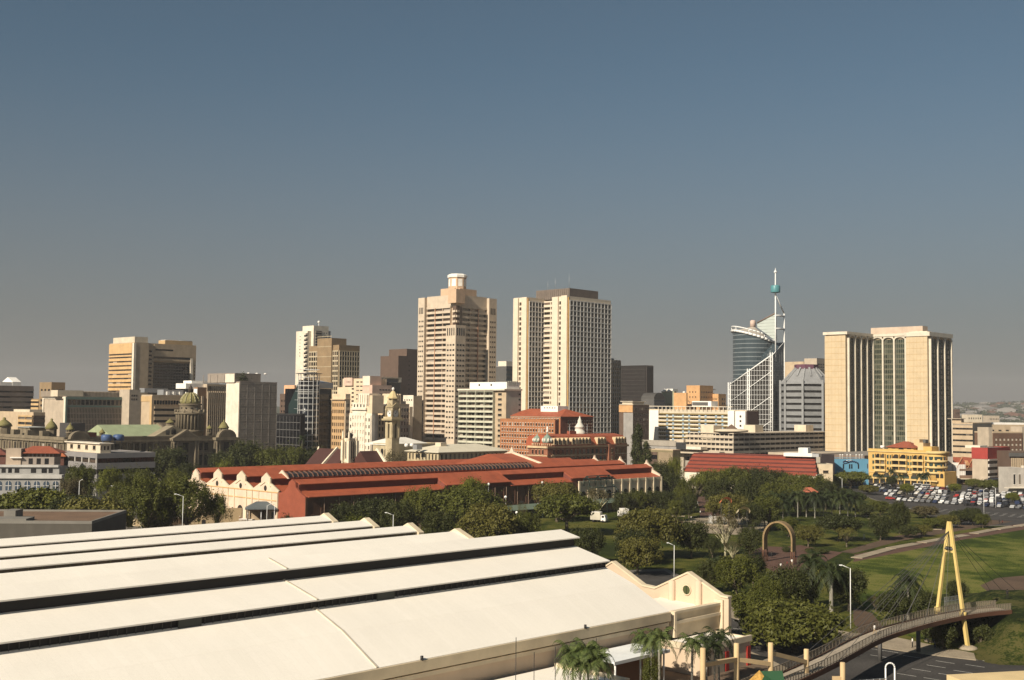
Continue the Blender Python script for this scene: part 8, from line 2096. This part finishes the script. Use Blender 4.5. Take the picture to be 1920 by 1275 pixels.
# portal frames at the bridge's near end
po = empty("portal_frame", G(1445,1275), "row of cream concrete columns joined by beams beside the footbridge's near end", "portal"); po.location = (0,0,0)
PCR = surf("cream_portal_concrete", (.58,.42,.23), streak=.1); cs = []
for x, ytop, D in ((1381,1207,148),(1445,1206,151),(1512,1218,157),(1580,1243,150),(1318,1216,142)):
    p = at(x, 1240, D); zt_ = zat(p.x,p.y,ytop); q = MB(); q.lathe([(.34,0),(.34,zt_),(.28,zt_+.08)], PCR, (p.x,p.y,0), 12); q.build("column", po); cs.append((p.x,p.y,zt_))
for i, j, f0, f1 in ((0,1,1.9,2.6),(1,2,1.2,1.6),(4,0,1.9,1.9)):
    a, c = Vector(cs[i]), Vector(cs[j]); q = MB(); q.bar(a-Vector((0,0,f0)), c-Vector((0,0,f1)), .36, PCR, 4); q.build("beam", po)
p = Vector(cs[3]); q = MB(); q.bar(p-Vector((0,0,1.9)), p-Vector((1.3,.1,1.9)), .32, PCR, 4); q.build("beam", po)
p = at(1424, 1266, 141); ht_ = zat(p.x,p.y,1257); hut = empty("kiosk", (p.x,p.y,0), "small kiosk with a pointed half thatched, half green roof at the bottom edge", "kiosk")
q = MB(); q.lathe([(2.1,ht_-2.0),(.05,ht_)], surf("orange_thatch",(.42,.24,.06),fine=.3), n=8, smooth=False); q.build("thatch_roof", hut); q = MB(); q.add([(0,0,ht_-.1),(2.6,-.4,ht_+.1),(2.9,-1.4,ht_-1.9),(.3,-2.2,ht_-2.0),(2.6,1,ht_-1.9)],[(0,1,2,3),(0,4,1),(1,4,2)],surf("green_canvas_roof",(.02,.07,.03))); q.build("green_roof", hut)
q = MB(); q.lathe([(1.7,0),(1.7,ht_-2.0)], TAN, n=8, smooth=False); q.build("wall", hut)
p = at(1669, 1260, 162); ar = MB(); R_ = .62; zt_ = zat(p.x,p.y,1243)
P = [(-R_,0,0),(-R_,0,zt_-R_)]+[(-R_*math.cos(math.pi*i/8),0,zt_-R_+R_*math.sin(math.pi*i/8)) for i in range(9)]+[(R_,0,zt_-R_),(R_,0,0)]
for a, c in zip(P[:-1],P[1:]): ar.bar(a, c, .11, WMETAL, 6)
tag(ar.build("tubular_arch", None, (p.x,p.y,0)), "white tubular hoop standing by the road at the bottom edge", "hoop")
fe = empty("mesh_fence", (0,0,0), "dark mesh fence panels beside the road at the bottom edge", "fence"); a, c = at(1588,1255,158), at(1662,1262,160); q = MB()
for i in range(7): t_ = a.lerp(c,i/6); q.bar((t_.x,t_.y,0),(t_.x,t_.y,4.1),.06,METAL,5)
for h in (.3,2.2,4.05): q.bar((a.x,a.y,h),(c.x,c.y,h),.04,METAL,4)
q.build("frame", fe); q = MB(); q.face([(a.x,a.y,.3),(c.x,c.y,.3),(c.x,c.y,4),(a.x,a.y,4)],PANEL); q.build("mesh_infill", fe)
p = at(1846, 1263, 125); zt_ = zat(p.x,p.y,1263)-.35; b = Bld("kiosk", "corner of a cream flat-roofed building at the bottom right edge", 1868, 116, th=rad(14)); b.box("wall", 0, 30, 0, 8, 0, zt_-.5, CREAM); b.mb("roof").extr([(-.6,zt_-.5),(2.6,zt_+.35),(8.6,zt_+.35),(8.6,zt_-.5)], lambda a,y,z:(a,y,z), .0, 30, surf("pale_yellow_roof",(.66,.50,.27))); b.box("roof_vent", 7, 8, 3, 4, zt_+.3, zt_+.8, WHITE); b.done()
# ------------------------------------------------------------------ park furniture
wa = empty("arch_sculpture", (0,0,0), "large round-topped wooden lattice arch on the red plaza", "sculpture"); pL, pR = G(1433,1053), at(1489,1046,306.5); pR.z = 0
zt_ = zat((pL.x+pR.x)/2,(pL.y+pR.y)/2,977); c0 = (pL+pR)/2; ax = (pR-pL)/2; Rr = ax.length; ax = ax/Rr; dp_ = Vector((-ax.y,ax.x,0))*1.3; WD_ = surf("weathered_wood_panel",(.25,.17,.085),fine=.2); q = MB(); n = 26
arc = [(-1,0),(-1,.3),(-1,.45)]+[(-math.cos(math.pi*i/n), .58+.42*math.sin(math.pi*i/n)) for i in range(n+1)]+[(1,.45),(1,.3),(1,0)]
arc = [(u, v) for u, v in arc if v > .22]
pt_ = lambda u, v, o, k=1.0: c0+ax*(u*Rr*k)+dp_*o+Vector((0,0,v*zt_-(1-k)*zt_*.35*(1 if v > .5 else 0)))
for (u0,v0),(u1,v1) in zip(arc[:-1],arc[1:]):
    P = [pt_(u0,v0,-1),pt_(u1,v1,-1),pt_(u1,v1,1),pt_(u0,v0,1)]; I = [pt_(u0,v0,-1,.9),pt_(u1,v1,-1,.9),pt_(u1,v1,1,.9),pt_(u0,v0,1,.9)]
    q.add([tuple(p) for p in P+I],[(0,1,2,3),(7,6,5,4),(0,4,5,1),(2,6,7,3)],WD_)
q.build("ribbon", wa); q = MB()
for u in (-1, -.9, .9, 1):
    for o in (-1, 1): q.bar(pt_(u,0,o), pt_(u,.3,o), .13, RST, 5)
q.build("post", wa)
fc = G(1359, 982); fo = empty("fountain", fc, "round fountain basin with white jets in the park", "fountain"); q = MB(); q.lathe([(10.6,0),(10.6,.7),(9.9,.75),(9.9,.3)], CONC, n=40); q.build("basin", fo)
q = MB(); q.lathe([(9.9,.35),(.01,.36)], surf("pale_rippling_water",(.20,.19,.16),rough=.15,var=.4,scale=1.2), n=40); q.build("water", fo)
SPR = bpy.data.materials.new("water_spray"); SPR.use_nodes = True; sb_ = SPR.node_tree.nodes["Principled BSDF"]; sb_.inputs["Base Color"].default_value = (.8,.78,.74,1); sb_.inputs["Roughness"].default_value = .9; sb_.inputs["Alpha"].default_value = .55
rg = random.Random(9)
for k in range(9):
    a = 2*math.pi*k/9; j = MB(); cx_, cy_ = (5.2*math.cos(a), 5.2*math.sin(a)) if k else (0,0)
    for i in range(150):
        h = rg.random()**1.3*(2.6 if k else 3.2); r_ = .25+.5*(1-h/3.2)*rg.random(); t_ = rg.uniform(0,6.28); p = Vector((cx_+r_*math.cos(t_),cy_+r_*math.sin(t_),.36+h)); d = Vector((rg.gauss(0,1),rg.gauss(0,1),rg.gauss(0,1))).normalized(); e = d.orthogonal().normalized(); s_ = rg.uniform(.05,.16)
        j.face([p-d*s_,p+e*s_,p+d*s_,p-e*s_],SPR)
    j.build("jet", fo, fix=False)
def canopy(name, label, x, y, D, w_, h_, mat, cat):
    p = at(x, y, D); z_ = zat(p.x,p.y,y); o = empty(name, (p.x,p.y,0), label, cat); q = MB(); n = 10
    V = []
    for i in range(n+1):
        t_ = math.pi*i/n; V += [(-w_*math.cos(t_),-1.6,z_-h_+h_*math.sin(t_)),(-w_*math.cos(t_)*1.1,1.6,z_-h_*1.6+h_*math.sin(t_))]
    q.add(V,[(2*i,2*i+1,2*i+3,2*i+2) for i in range(n)],mat); q.build("canopy", o); q = MB(); q.bar((-w_*.9,0,0),(-w_*.9,0,z_-h_),.06,DKGREY,6); q.bar((w_*.6,0,0),(w_*.6,0,z_-h_*.4),.05,DKGREY,6); q.build("mast", o)
canopy("sail_canopy","orange curved canopy on a mast above the park trees",1361,931,384,1.7,1.5,surf("orange_canvas",(.50,.16,.07),rough=.7),"canopy")
canopy("shell_canopy","pale beige shell canopy on a thin mast behind the fountain",1394,949,380,1.9,1.6,surf("beige_canvas",(.50,.42,.28)),"canopy")
p = at(1515, 925, 447); z_ = zat(p.x,p.y,921); o = empty("park_pavilion", (p.x,p.y,0), "small open pavilion with an upswept red tiled roof among the park trees", "pavilion"); q = MB(); hip(q,-2.6,2.6,-2,2,z_,1.5,surf("red_pavilion_tiles",(.36,.11,.06)),.6,2); q.build("roof", o)
for x in (-2.3,2.3):
    for y in (-1.7,1.7): q = MB(); q.bar((x,y,0),(x,y,z_),.07,DKGREY,6); q.build("post", o)
for i, (x, y) in enumerate(((1272,969),(1616,968),(1650,979),(1752,994),(1640,974))):
    p = G(x, y); o = MB(); o.box(-2.4,2.4,-.35,.35,.12,.42,CONC); o.box(-2.0,-1.6,-.3,.3,0,.12,CONC); o.box(1.6,2.0,-.3,.3,0,.12,CONC)
    tag(o.build("stone_bench", None, (p.x,p.y,0)), ["pale stone bench on the lawn left of the red brick path","pale stone bench at the left of the lawn below the car park","pale stone bench beside the round dark-leaved lawn tree","pale stone bench before the fence-side trees","pale stone bench in the middle of the lawn below the car park"][i], "bench", "stone benches on the park lawn")
# lamps
def lamp(label, x, ybase, ytop, D, arm, two=False, r=.11, group="street lamps"):
    p = at(x, ybase, D); z_ = zat(p.x,p.y,ytop); o = empty("street_lamp", (p.x,p.y,0), label, "street lamp", group)
    q = MB(); q.bar((0,0,0),(0,0,z_),r,WMETAL,7,r*.6); q.build("pole", o)
    for s_ in ((arm,-arm) if two else (arm,)):
        q = MB(); q.bar((0,0,z_-.1),(s_,0,z_+.5),.06,WMETAL,5); q.build("arm", o); q = MB(); q.box(min(s_,s_*1.35),max(s_,s_*1.35),-.16,.16,z_+.42,z_+.6,WMETAL); q.build("lamp_head", o)
lamp("white street lamp by the park road, right of the hall's gables",1264,1085,1022,277,-1.3)
lamp("tall white street lamp between the royal palm and the footbridge",1595,1176,1065,217,-1.5)
lamp("white street lamp at the yard wall below the domed green trees",342,990,930,322,-1.8)
lamp("white street lamp above the curved retaining wall's left end",224,932,914,400,-2.2)
lamp("white street lamp among the dark trees behind the hall's gable ends",737,995,965,300,-1.6)
lamp("tall lamp at the loading canopy beside the cream gables",514,988,946,362,-1.2)
lamp("second lamp by the loading canopy, left of the tall one",500,988,948,360,1.0)
lamp("lamp in the middle of the parked cars near the right edge",1867,952,915,490,-1.0)
lamp("lamp at the near edge of the parked cars, left of the right-hand one",1845,967,918,460,1.0)
lamp("lamp post in front of the bright blue building's trees",1579,918,897,560,-1.0)
lamp("short lamp near the yard wall's left end by the curved wall",265,985,953,345,-1.2)
lamp("white lamp below the grey office beside the brownish shrub tree",148,932,902,395,.8)
def globe(label, x, y, D):
    p = at(x, y, D); z_ = zat(p.x,p.y,y); o = empty("globe_lamp", (p.x,p.y,0), label, "globe lamp", "white globe lamps along the workshop"); q = MB(); q.bar((0,0,0),(0,0,z_-.3),.09,METAL,6); q.build("pole", o); q = MB(); q.lathe([(.1,-.5),(.42,-.3),(.5,0),(.42,.3),(.1,.5)], surf("white_globe",(.85,.83,.78),rough=.3), (0,0,z_), 12); q.build("globe", o)
globe("white globe lamp left of the verandah's dark opening",948,932,400); globe("white globe lamp right of the verandah's dark opening",1009,929,412); globe("highest white globe lamp before the red workshop roof",1017,905,425); globe("white globe lamp beside the bright yellow-green tree",916,908,412); globe("white globe lamp by the verandah's dark opening, lowest one",969,961,398)
# ------------------------------------------------------------------ vehicles
def truck(label, x, y, D, rz, col, L=6.5):
    p = at(x, y, D); o = empty("box_truck", (p.x,p.y,0), label, "truck", "trucks behind the hall and by the workshop", rz)
    q = MB(); q.box(-L/2,L/2-1.9,-1.15,1.15,.9,3.5,col); q.box(-L/2-.02,L/2-1.88,-1.18,1.18,3.5,3.62,WHITE); q.build("cargo_box", o)
    q = MB(); q.extr([(L/2-1.75,.6),(L/2,.6),(L/2,1.6),(L/2-.35,2.6),(L/2-1.75,2.6)], lambda a,y_,z:(y_,a,z), -1.05, 1.05, WHITE); cb = q.build("cab", o)
    q = MB(); q.add([(L/2-.02,-.9,1.65),(L/2-.02,.9,1.65),(L/2-.33,.9,2.5),(L/2-.33,-.9,2.5)],[(0,1,2,3)],GL_BLACK); q.box(L/2-1.4,L/2-.5,-1.07,1.07,1.7,2.4,GL_BLACK); q.build("windscreen", cb)
    for xx in (-L/2+1.1, L/2-1.0):
        for yy in (-1.0,1.0): q = MB(); q.bar((xx,yy-.14,.45),(xx,yy+.14,.45),.45,DARK,12); q.build("wheel", o)
truck("truck with a brown cargo box, leftmost of the three parked behind the hall",436,976,384,2.9,surf("brown_cargo_side",(.22,.10,.05)))
truck("grey-sided truck, middle of the three parked behind the hall",458,981,374,2.9,surf("grey_cargo_side",(.34,.29,.23)))
truck("truck with an open white body, rightmost of the three behind the hall",481,985,362,2.9,surf("white_cargo_side",(.66,.62,.55)))
truck("white truck facing right, half hidden by the green forked tree",1123,968,412,-.45,surf("cream_cargo_side",(.5,.46,.37)),5.6)
truck("white box truck seen from behind before the workshop verandah",1168,968,428,1.9,surf("white_cargo_side",(.66,.62,.55)),5.2)
CARG = surf("car_glass", (.015,.017,.02), rough=.08, spec=.6, var=0); TYRE = surf("tyre_rubber", (.018,.018,.018)); CMESH = []
def carpaint(n, c): return surf("car_paint_"+n, c, rough=.25, spec=.6, var=.03)
COLS = [("white",(.58,.57,.55)),("silver",(.36,.36,.36)),("dark blue",(.025,.035,.075)),("black",(.02,.02,.022)),("red",(.30,.025,.02)),("grey",(.13,.13,.135)),("pale beige",(.45,.41,.33))]
PAINT = {n: carpaint(n.replace(" ","_"), c) for n, c in COLS}
def car_mesh(kind):
    q = MB(); pm = PAINT["white"]
    if kind == "van": prof = [(-2.3,.35),(2.3,.35),(2.35,.95),(1.9,1.15),(1.3,1.95),(-2.2,1.98),(-2.35,.9)]; g = [(1.85,1.18),(1.32,1.85),(-2.0,1.86),(-2.0,1.2)]; hw = .86
    elif kind == "bakkie": prof = [(-2.4,.4),(2.35,.4),(2.4,.9),(1.2,1.0),(.75,1.6),(-.5,1.62),(-.8,1.0),(-2.4,.98)]; g = [(1.1,1.03),(.7,1.53),(-.42,1.54),(-.68,1.03)]; hw = .84
    else: prof = [(-2.05,.35),(2.05,.35),(2.12,.72),(1.15,.92),(.45,1.42),(-1.05,1.44),(-1.75,.98),(-2.1,.9)]; g = [(1.0,.96),(.42,1.36),(-.98,1.37),(-1.55,1.0)]; hw = .84
    q.extr(prof, lambda a,y,z:(y,a,z), -hw, hw, pm); q.extr(g, lambda a,y,z:(y,a,z), -hw-.015, hw+.015, CARG)
    i0, i1 = (g[0], g[1]); q.add([(i0[0]+.12,-hw+.12,i0[1]),(i0[0]+.12,hw-.12,i0[1]),(i1[0]+.10,hw-.14,i1[1]),(i1[0]+.10,-hw+.14,i1[1])],[(0,1,2,3)],CARG)
    for x in (-1.3,1.3):
        for y in (-hw+.08,hw-.08): q.bar((x,y-.1,.31),(x,y+.1,.31),.31,TYRE,10)
    o = q.build("parked_car"); m = o.data; bpy.data.objects.remove(o); return m
KM = {"saloon": car_mesh("saloon"), "van": car_mesh("van"), "pickup": car_mesh("bakkie")}
rc_ = random.Random(21); r2 = Vector((math.cos(TH),math.sin(TH),0)); l2 = Vector((-math.sin(TH),math.cos(TH),0))
ordw = ["first","second","third","fourth","fifth","sixth","seventh","eighth","ninth","tenth"]
def nth(k): return ordw[k] if k < 10 else f"{k+1}th"
rows = [494,500.5,514,520.5,534,540.5,554,560.5,574,580.5]
def vis(P):
    v = P-EYE; d = v.dot(fwd); return CX+F_PX*v.dot(RTV)/d, CY-F_PX*v.dot(UPV)/d
for ri, a_ in enumerate(rows):
    cars = []
    c_ = 345.0
    while c_ > 120:
        P = r2*a_+l2*c_; x, y = vis(P); c_ -= 2.75
        lim = 1608+max(0,(y-905))*2.2
        if x < lim or x > 1945 or y > 954+(x-1800)*.04 or y < 900: continue
        if rc_.random() < (.14 if ri < 8 else .3): continue
        if any(abs(x-tx) < 10 and abs(y-ty) < 9 for tx, ty in ((1700,926),(1790,922),(1898,938))): continue
        cars.append(P)
    for k, P in enumerate(cars[:29]):
        col = rc_.choices([n for n, _ in COLS],[30,20,11,18,3,13,5])[0]; kd = rc_.choices(["saloon","van","pickup"],[78,12,10])[0]
        o = bpy.data.objects.new("parked_car", KM[kd]); COL.objects.link(o); o.location = P+Vector((0,0,.035)); o.rotation_euler = (0,0,TH+rc_.gauss(0,.04)+(math.pi if rc_.random() < .5 else 0)); o.material_slots[0].link = 'OBJECT'; o.material_slots[0].material = PAINT[col]
        tag(o, f"{col} {kd}, {nth(k)} from the left in the {nth(ri)} row of parked cars", "car", "cars parked in the crowded car park")
for i, (x, y, D, col, kd, lb) in enumerate(((1669,936,530,"red","saloon","red car at the left end of the crowded car park near the brown tree"),(1666,913,618,"white","van","white van parked in front of the yellow hotel's left half"),(1738,913,605,"white","van","big white van below the yellow hotel's right end"),(1722,911,610,"white","van","white van beside the big van below the yellow hotel"),(1782,902,615,"silver","saloon","silver car on the street in front of the white pilastered shop"),(1640,908,590,"dark blue","van","dark blue van on the street left of the yellow hotel"))):
    p = at(x, y, D); o = bpy.data.objects.new("street_car", KM[kd]); COL.objects.link(o); o.location = (p.x,p.y,.03); o.rotation_euler = (0,0,-.3); o.material_slots[0].link = 'OBJECT'; o.material_slots[0].material = PAINT[col]; o.scale = (1.15,1.15,1.2) if kd == "van" else (1,1,1); tag(o, lb, "car")
# ------------------------------------------------------------------ people
SKIN = surf("dark_brown_skin", (.09,.05,.03), rough=.6); HAIR = surf("black_hair", (.01,.01,.01))
def person_mesh(walk):
    s = .22 if walk else .06
    J = dict(pel=(0,0,.92),che=(0,.01,1.28),nek=(0,.01,1.46),hed=(0,.03,1.60),top=(0,.03,1.68),sl=(-.19,0,1.40),el=(-.25,-s*.6,1.14),hl=(-.24,-s*.6+.12,.90),sr=(.19,0,1.40),er=(.25,s*.4,1.14),hr=(.24,s*.7+.05,.90),tl=(-.10,0,.88),kl=(-.11,s,.50),fl=(-.11,s*.9,.07),ftl=(-.11,s*.9+.16,.03),tr=(.10,0,.88),kr=(.11,-s*.3,.50),fr=(.11,-s*1.3,.07),ftr=(.11,-s*1.3+.16,.03))
    rad_ = dict(pel=.15,che=.17,nek=.06,hed=.10,top=.07,sl=.075,el=.05,hl=.035,sr=.075,er=.05,hr=.035,tl=.10,kl=.065,fl=.045,ftl=.04,tr=.10,kr=.065,fr=.045,ftr=.04)
    E = [("pel","che"),("che","nek"),("nek","hed"),("hed","top"),("che","sl"),("sl","el"),("el","hl"),("che","sr"),("sr","er"),("er","hr"),("pel","tl"),("tl","kl"),("kl","fl"),("fl","ftl"),("pel","tr"),("tr","kr"),("kr","fr"),("fr","ftr")]
    ks = list(J); me = bpy.data.meshes.new("person"); me.from_pydata([J[k] for k in ks],[(ks.index(a),ks.index(c)) for a,c in E],[])
    o = bpy.data.objects.new("person", me); COL.objects.link(o); sk = o.modifiers.new("skin",'SKIN'); ss = o.modifiers.new("sub",'SUBSURF'); ss.levels = 1
    for i, k in enumerate(ks): v = me.skin_vertices[0].data[i]; v.radius = (rad_[k],rad_[k]*.8); v.use_root = (k == "pel")
    dg = bpy.context.evaluated_depsgraph_get(); m = bpy.data.meshes.new_from_object(o.evaluated_get(dg)); bpy.data.objects.remove(o)
    m.materials.clear()
    for mt in (SKIN, WHITE, DARK): m.materials.append(mt)
    for p in m.polygons: z = p.center.z; x = abs(p.center.x); p.material_index = 0 if z > 1.45 or (x > .2 and z < 1.12 and z > .8) else (1 if z > .9 else 2); p.use_smooth = True
    return m
PM = [person_mesh(True), person_mesh(False)]
q = MB(); q.lathe([(.105,0),(.115,.06),(.09,.11),(.03,.135)], HAIR, n=10); o = q.build("hair"); HM = o.data; bpy.data.objects.remove(o)
SH = dict(white=WHITE, dark=DARK, blue=surf("blue_shirt",(.06,.10,.22)), red=surf("dark_red_shirt",(.18,.03,.025)), tan=surf("tan_shirt",(.35,.26,.16)))
for i, (x, y, z_, sh, tr, w_, lb) in enumerate(((1889,1129,None,"dark","dark",1,"person in dark clothes standing on the bare soil near the right edge"),(1711,1214,.14,"white","dark",1,"person in a white shirt on the pavement under the footbridge"),(1753,1215,.14,"blue","blue",0,"person in blue on the pavement by the pylon's left foot"),(1637,1189,"b","white","tan",0,"person in a white shirt walking across the footbridge"),(1447,1046,.05,"dark","dark",0,"person in dark clothes under the wooden arch"),(1464,1068,.05,"white","dark",0,"person in white at the lower tip of the red plaza"),(1476,1064,.05,"red","dark",1,"person in red at the lower right of the red plaza"),(1485,1060,.05,"white","tan",0,"person in white and tan at the right of the red plaza"),(1308,947,.05,"white","white",0,"person in white at the top of the red brick path"),(1317,954,.05,"dark","dark",0,"person in dark clothes in the middle of the red brick path"),(1304,957,.05,"white","dark",1,"person in a white shirt at the left edge of the red brick path"),(1313,965,.05,"white","dark",0,"person in a white shirt at the lower end of the red brick path"),(1296,976,.05,"white","dark",0,"person in white beside the fountain basin's left rim"),(1620,1011,.03,"white","white",0,"person in white on the lawn right of the dark broad tree"),(1874,983,.05,"dark","dark",1,"person in dark clothes on the fence path near the right edge"),(1880,984,.05,"red","dark",0,"person in red on the fence path near the right edge"))):
    if z_ == "b": p = min(bp_, key=lambda v: abs(vis(v)[0]-x)); p = p+Vector((0,.4,0))
    elif z_ is None: p = G(x, y, 4.6); p.z = emb_h(p.x,p.y)+.05
    else: p = G(x, y, z_)
    o = bpy.data.objects.new("person", PM[w_]); COL.objects.link(o); o.location = p; o.rotation_euler = (0,0,i*1.3); o.scale = (1.03,1.03,1.02)
    for k, mt in ((1,SH[sh]),(2,SH[tr])): o.material_slots[k].link = 'OBJECT'; o.material_slots[k].material = mt
    tag(o, lb, "person"); link_mesh("hair", HM, o, (0,.02,1.60))
# ------------------------------------------------------------------ houses and woodland far away, haze
HO = []
for k, (wc_, rcol) in enumerate(((surf("far_house_wall",(.30,.27,.23)),surf("pale_far_roof",(.24,.22,.20))),(surf("far_house_wall",(.3,.27,.23)),surf("far_tile_roof",(.15,.075,.05))),(surf("far_house_tan",(.24,.20,.16)),surf("grey_far_roof",(.14,.13,.12))))):
    q = MB(); q.box(-.5,.5,-.35,.35,0,.42,wc_); w_ = q.build("wall"); wm = w_.data; bpy.data.objects.remove(w_)
    q = MB(); hip(q,-.5,.5,-.35,.35,.42,.22,rcol,.06); w_ = q.build("roof"); rm = w_.data; bpy.data.objects.remove(w_); HO.append((wm,rm))
rh = random.Random(8)
for i in range(130):
    y = 1250+rh.random()**.8*3500; x = y*rh.uniform(.365,.47); z_ = hill_h(x,y) if y > 2300 else 0; sc_ = rh.uniform(14,34)*(1.5 if rh.random() < .15 else 1)
    o = empty("hillside_house", (x,y,z_), "pale house, one of many scattered over the far hillside at the right edge", "house", "far houses on the hillside", rh.uniform(-.6,.6)); o.scale = (sc_,sc_,sc_*rh.uniform(.45,.7))
    wm, rm = HO[rh.choice((0,0,1,2))]; link_mesh("wall", wm, o); link_mesh("roof", rm, o)
q = MB(); WL = leafmat("far_woodland",[(0,(.015,.02,.008)),(.5,(.035,.042,.016)),(1,(.06,.065,.028))])
for i in range(5200):
    y = 1050+rh.random()*3900; x = y*rh.uniform(.33,.50); z_ = hill_h(x,y) if y > 2300 else 0
    for k in range(3):
        p = Vector((x+rh.gauss(0,5),y+rh.gauss(0,5),z_+rh.uniform(1,8))); d = Vector((rh.gauss(0,1),rh.gauss(0,1),rh.gauss(0,.7))).normalized(); e = d.orthogonal().normalized(); s_ = rh.uniform(2.5,5.5); q.face([p-d*s_,p+e*s_*.7,p+d*s_,p-e*s_*.7],WL)
tag(q.build("woodland", None, fix=False), kind="stuff")
hz = bpy.data.materials.new("haze"); hz.use_nodes = True; nt = hz.node_tree
for n in list(nt.nodes): nt.nodes.remove(n)
pv = nt.nodes.new("ShaderNodeVolumePrincipled"); pv.inputs["Color"].default_value = (.80,.79,.80,1); pv.inputs["Density"].default_value = HAZE_D; pv.inputs["Anisotropy"].default_value = 0.0
mo = nt.nodes.new("ShaderNodeOutputMaterial"); nt.links.new(pv.outputs[0], mo.inputs["Volume"])
q = MB(); q.box(-5060,5060,-360,5360,-1.0,190,hz); tag(q.build("haze"), kind="stuff")
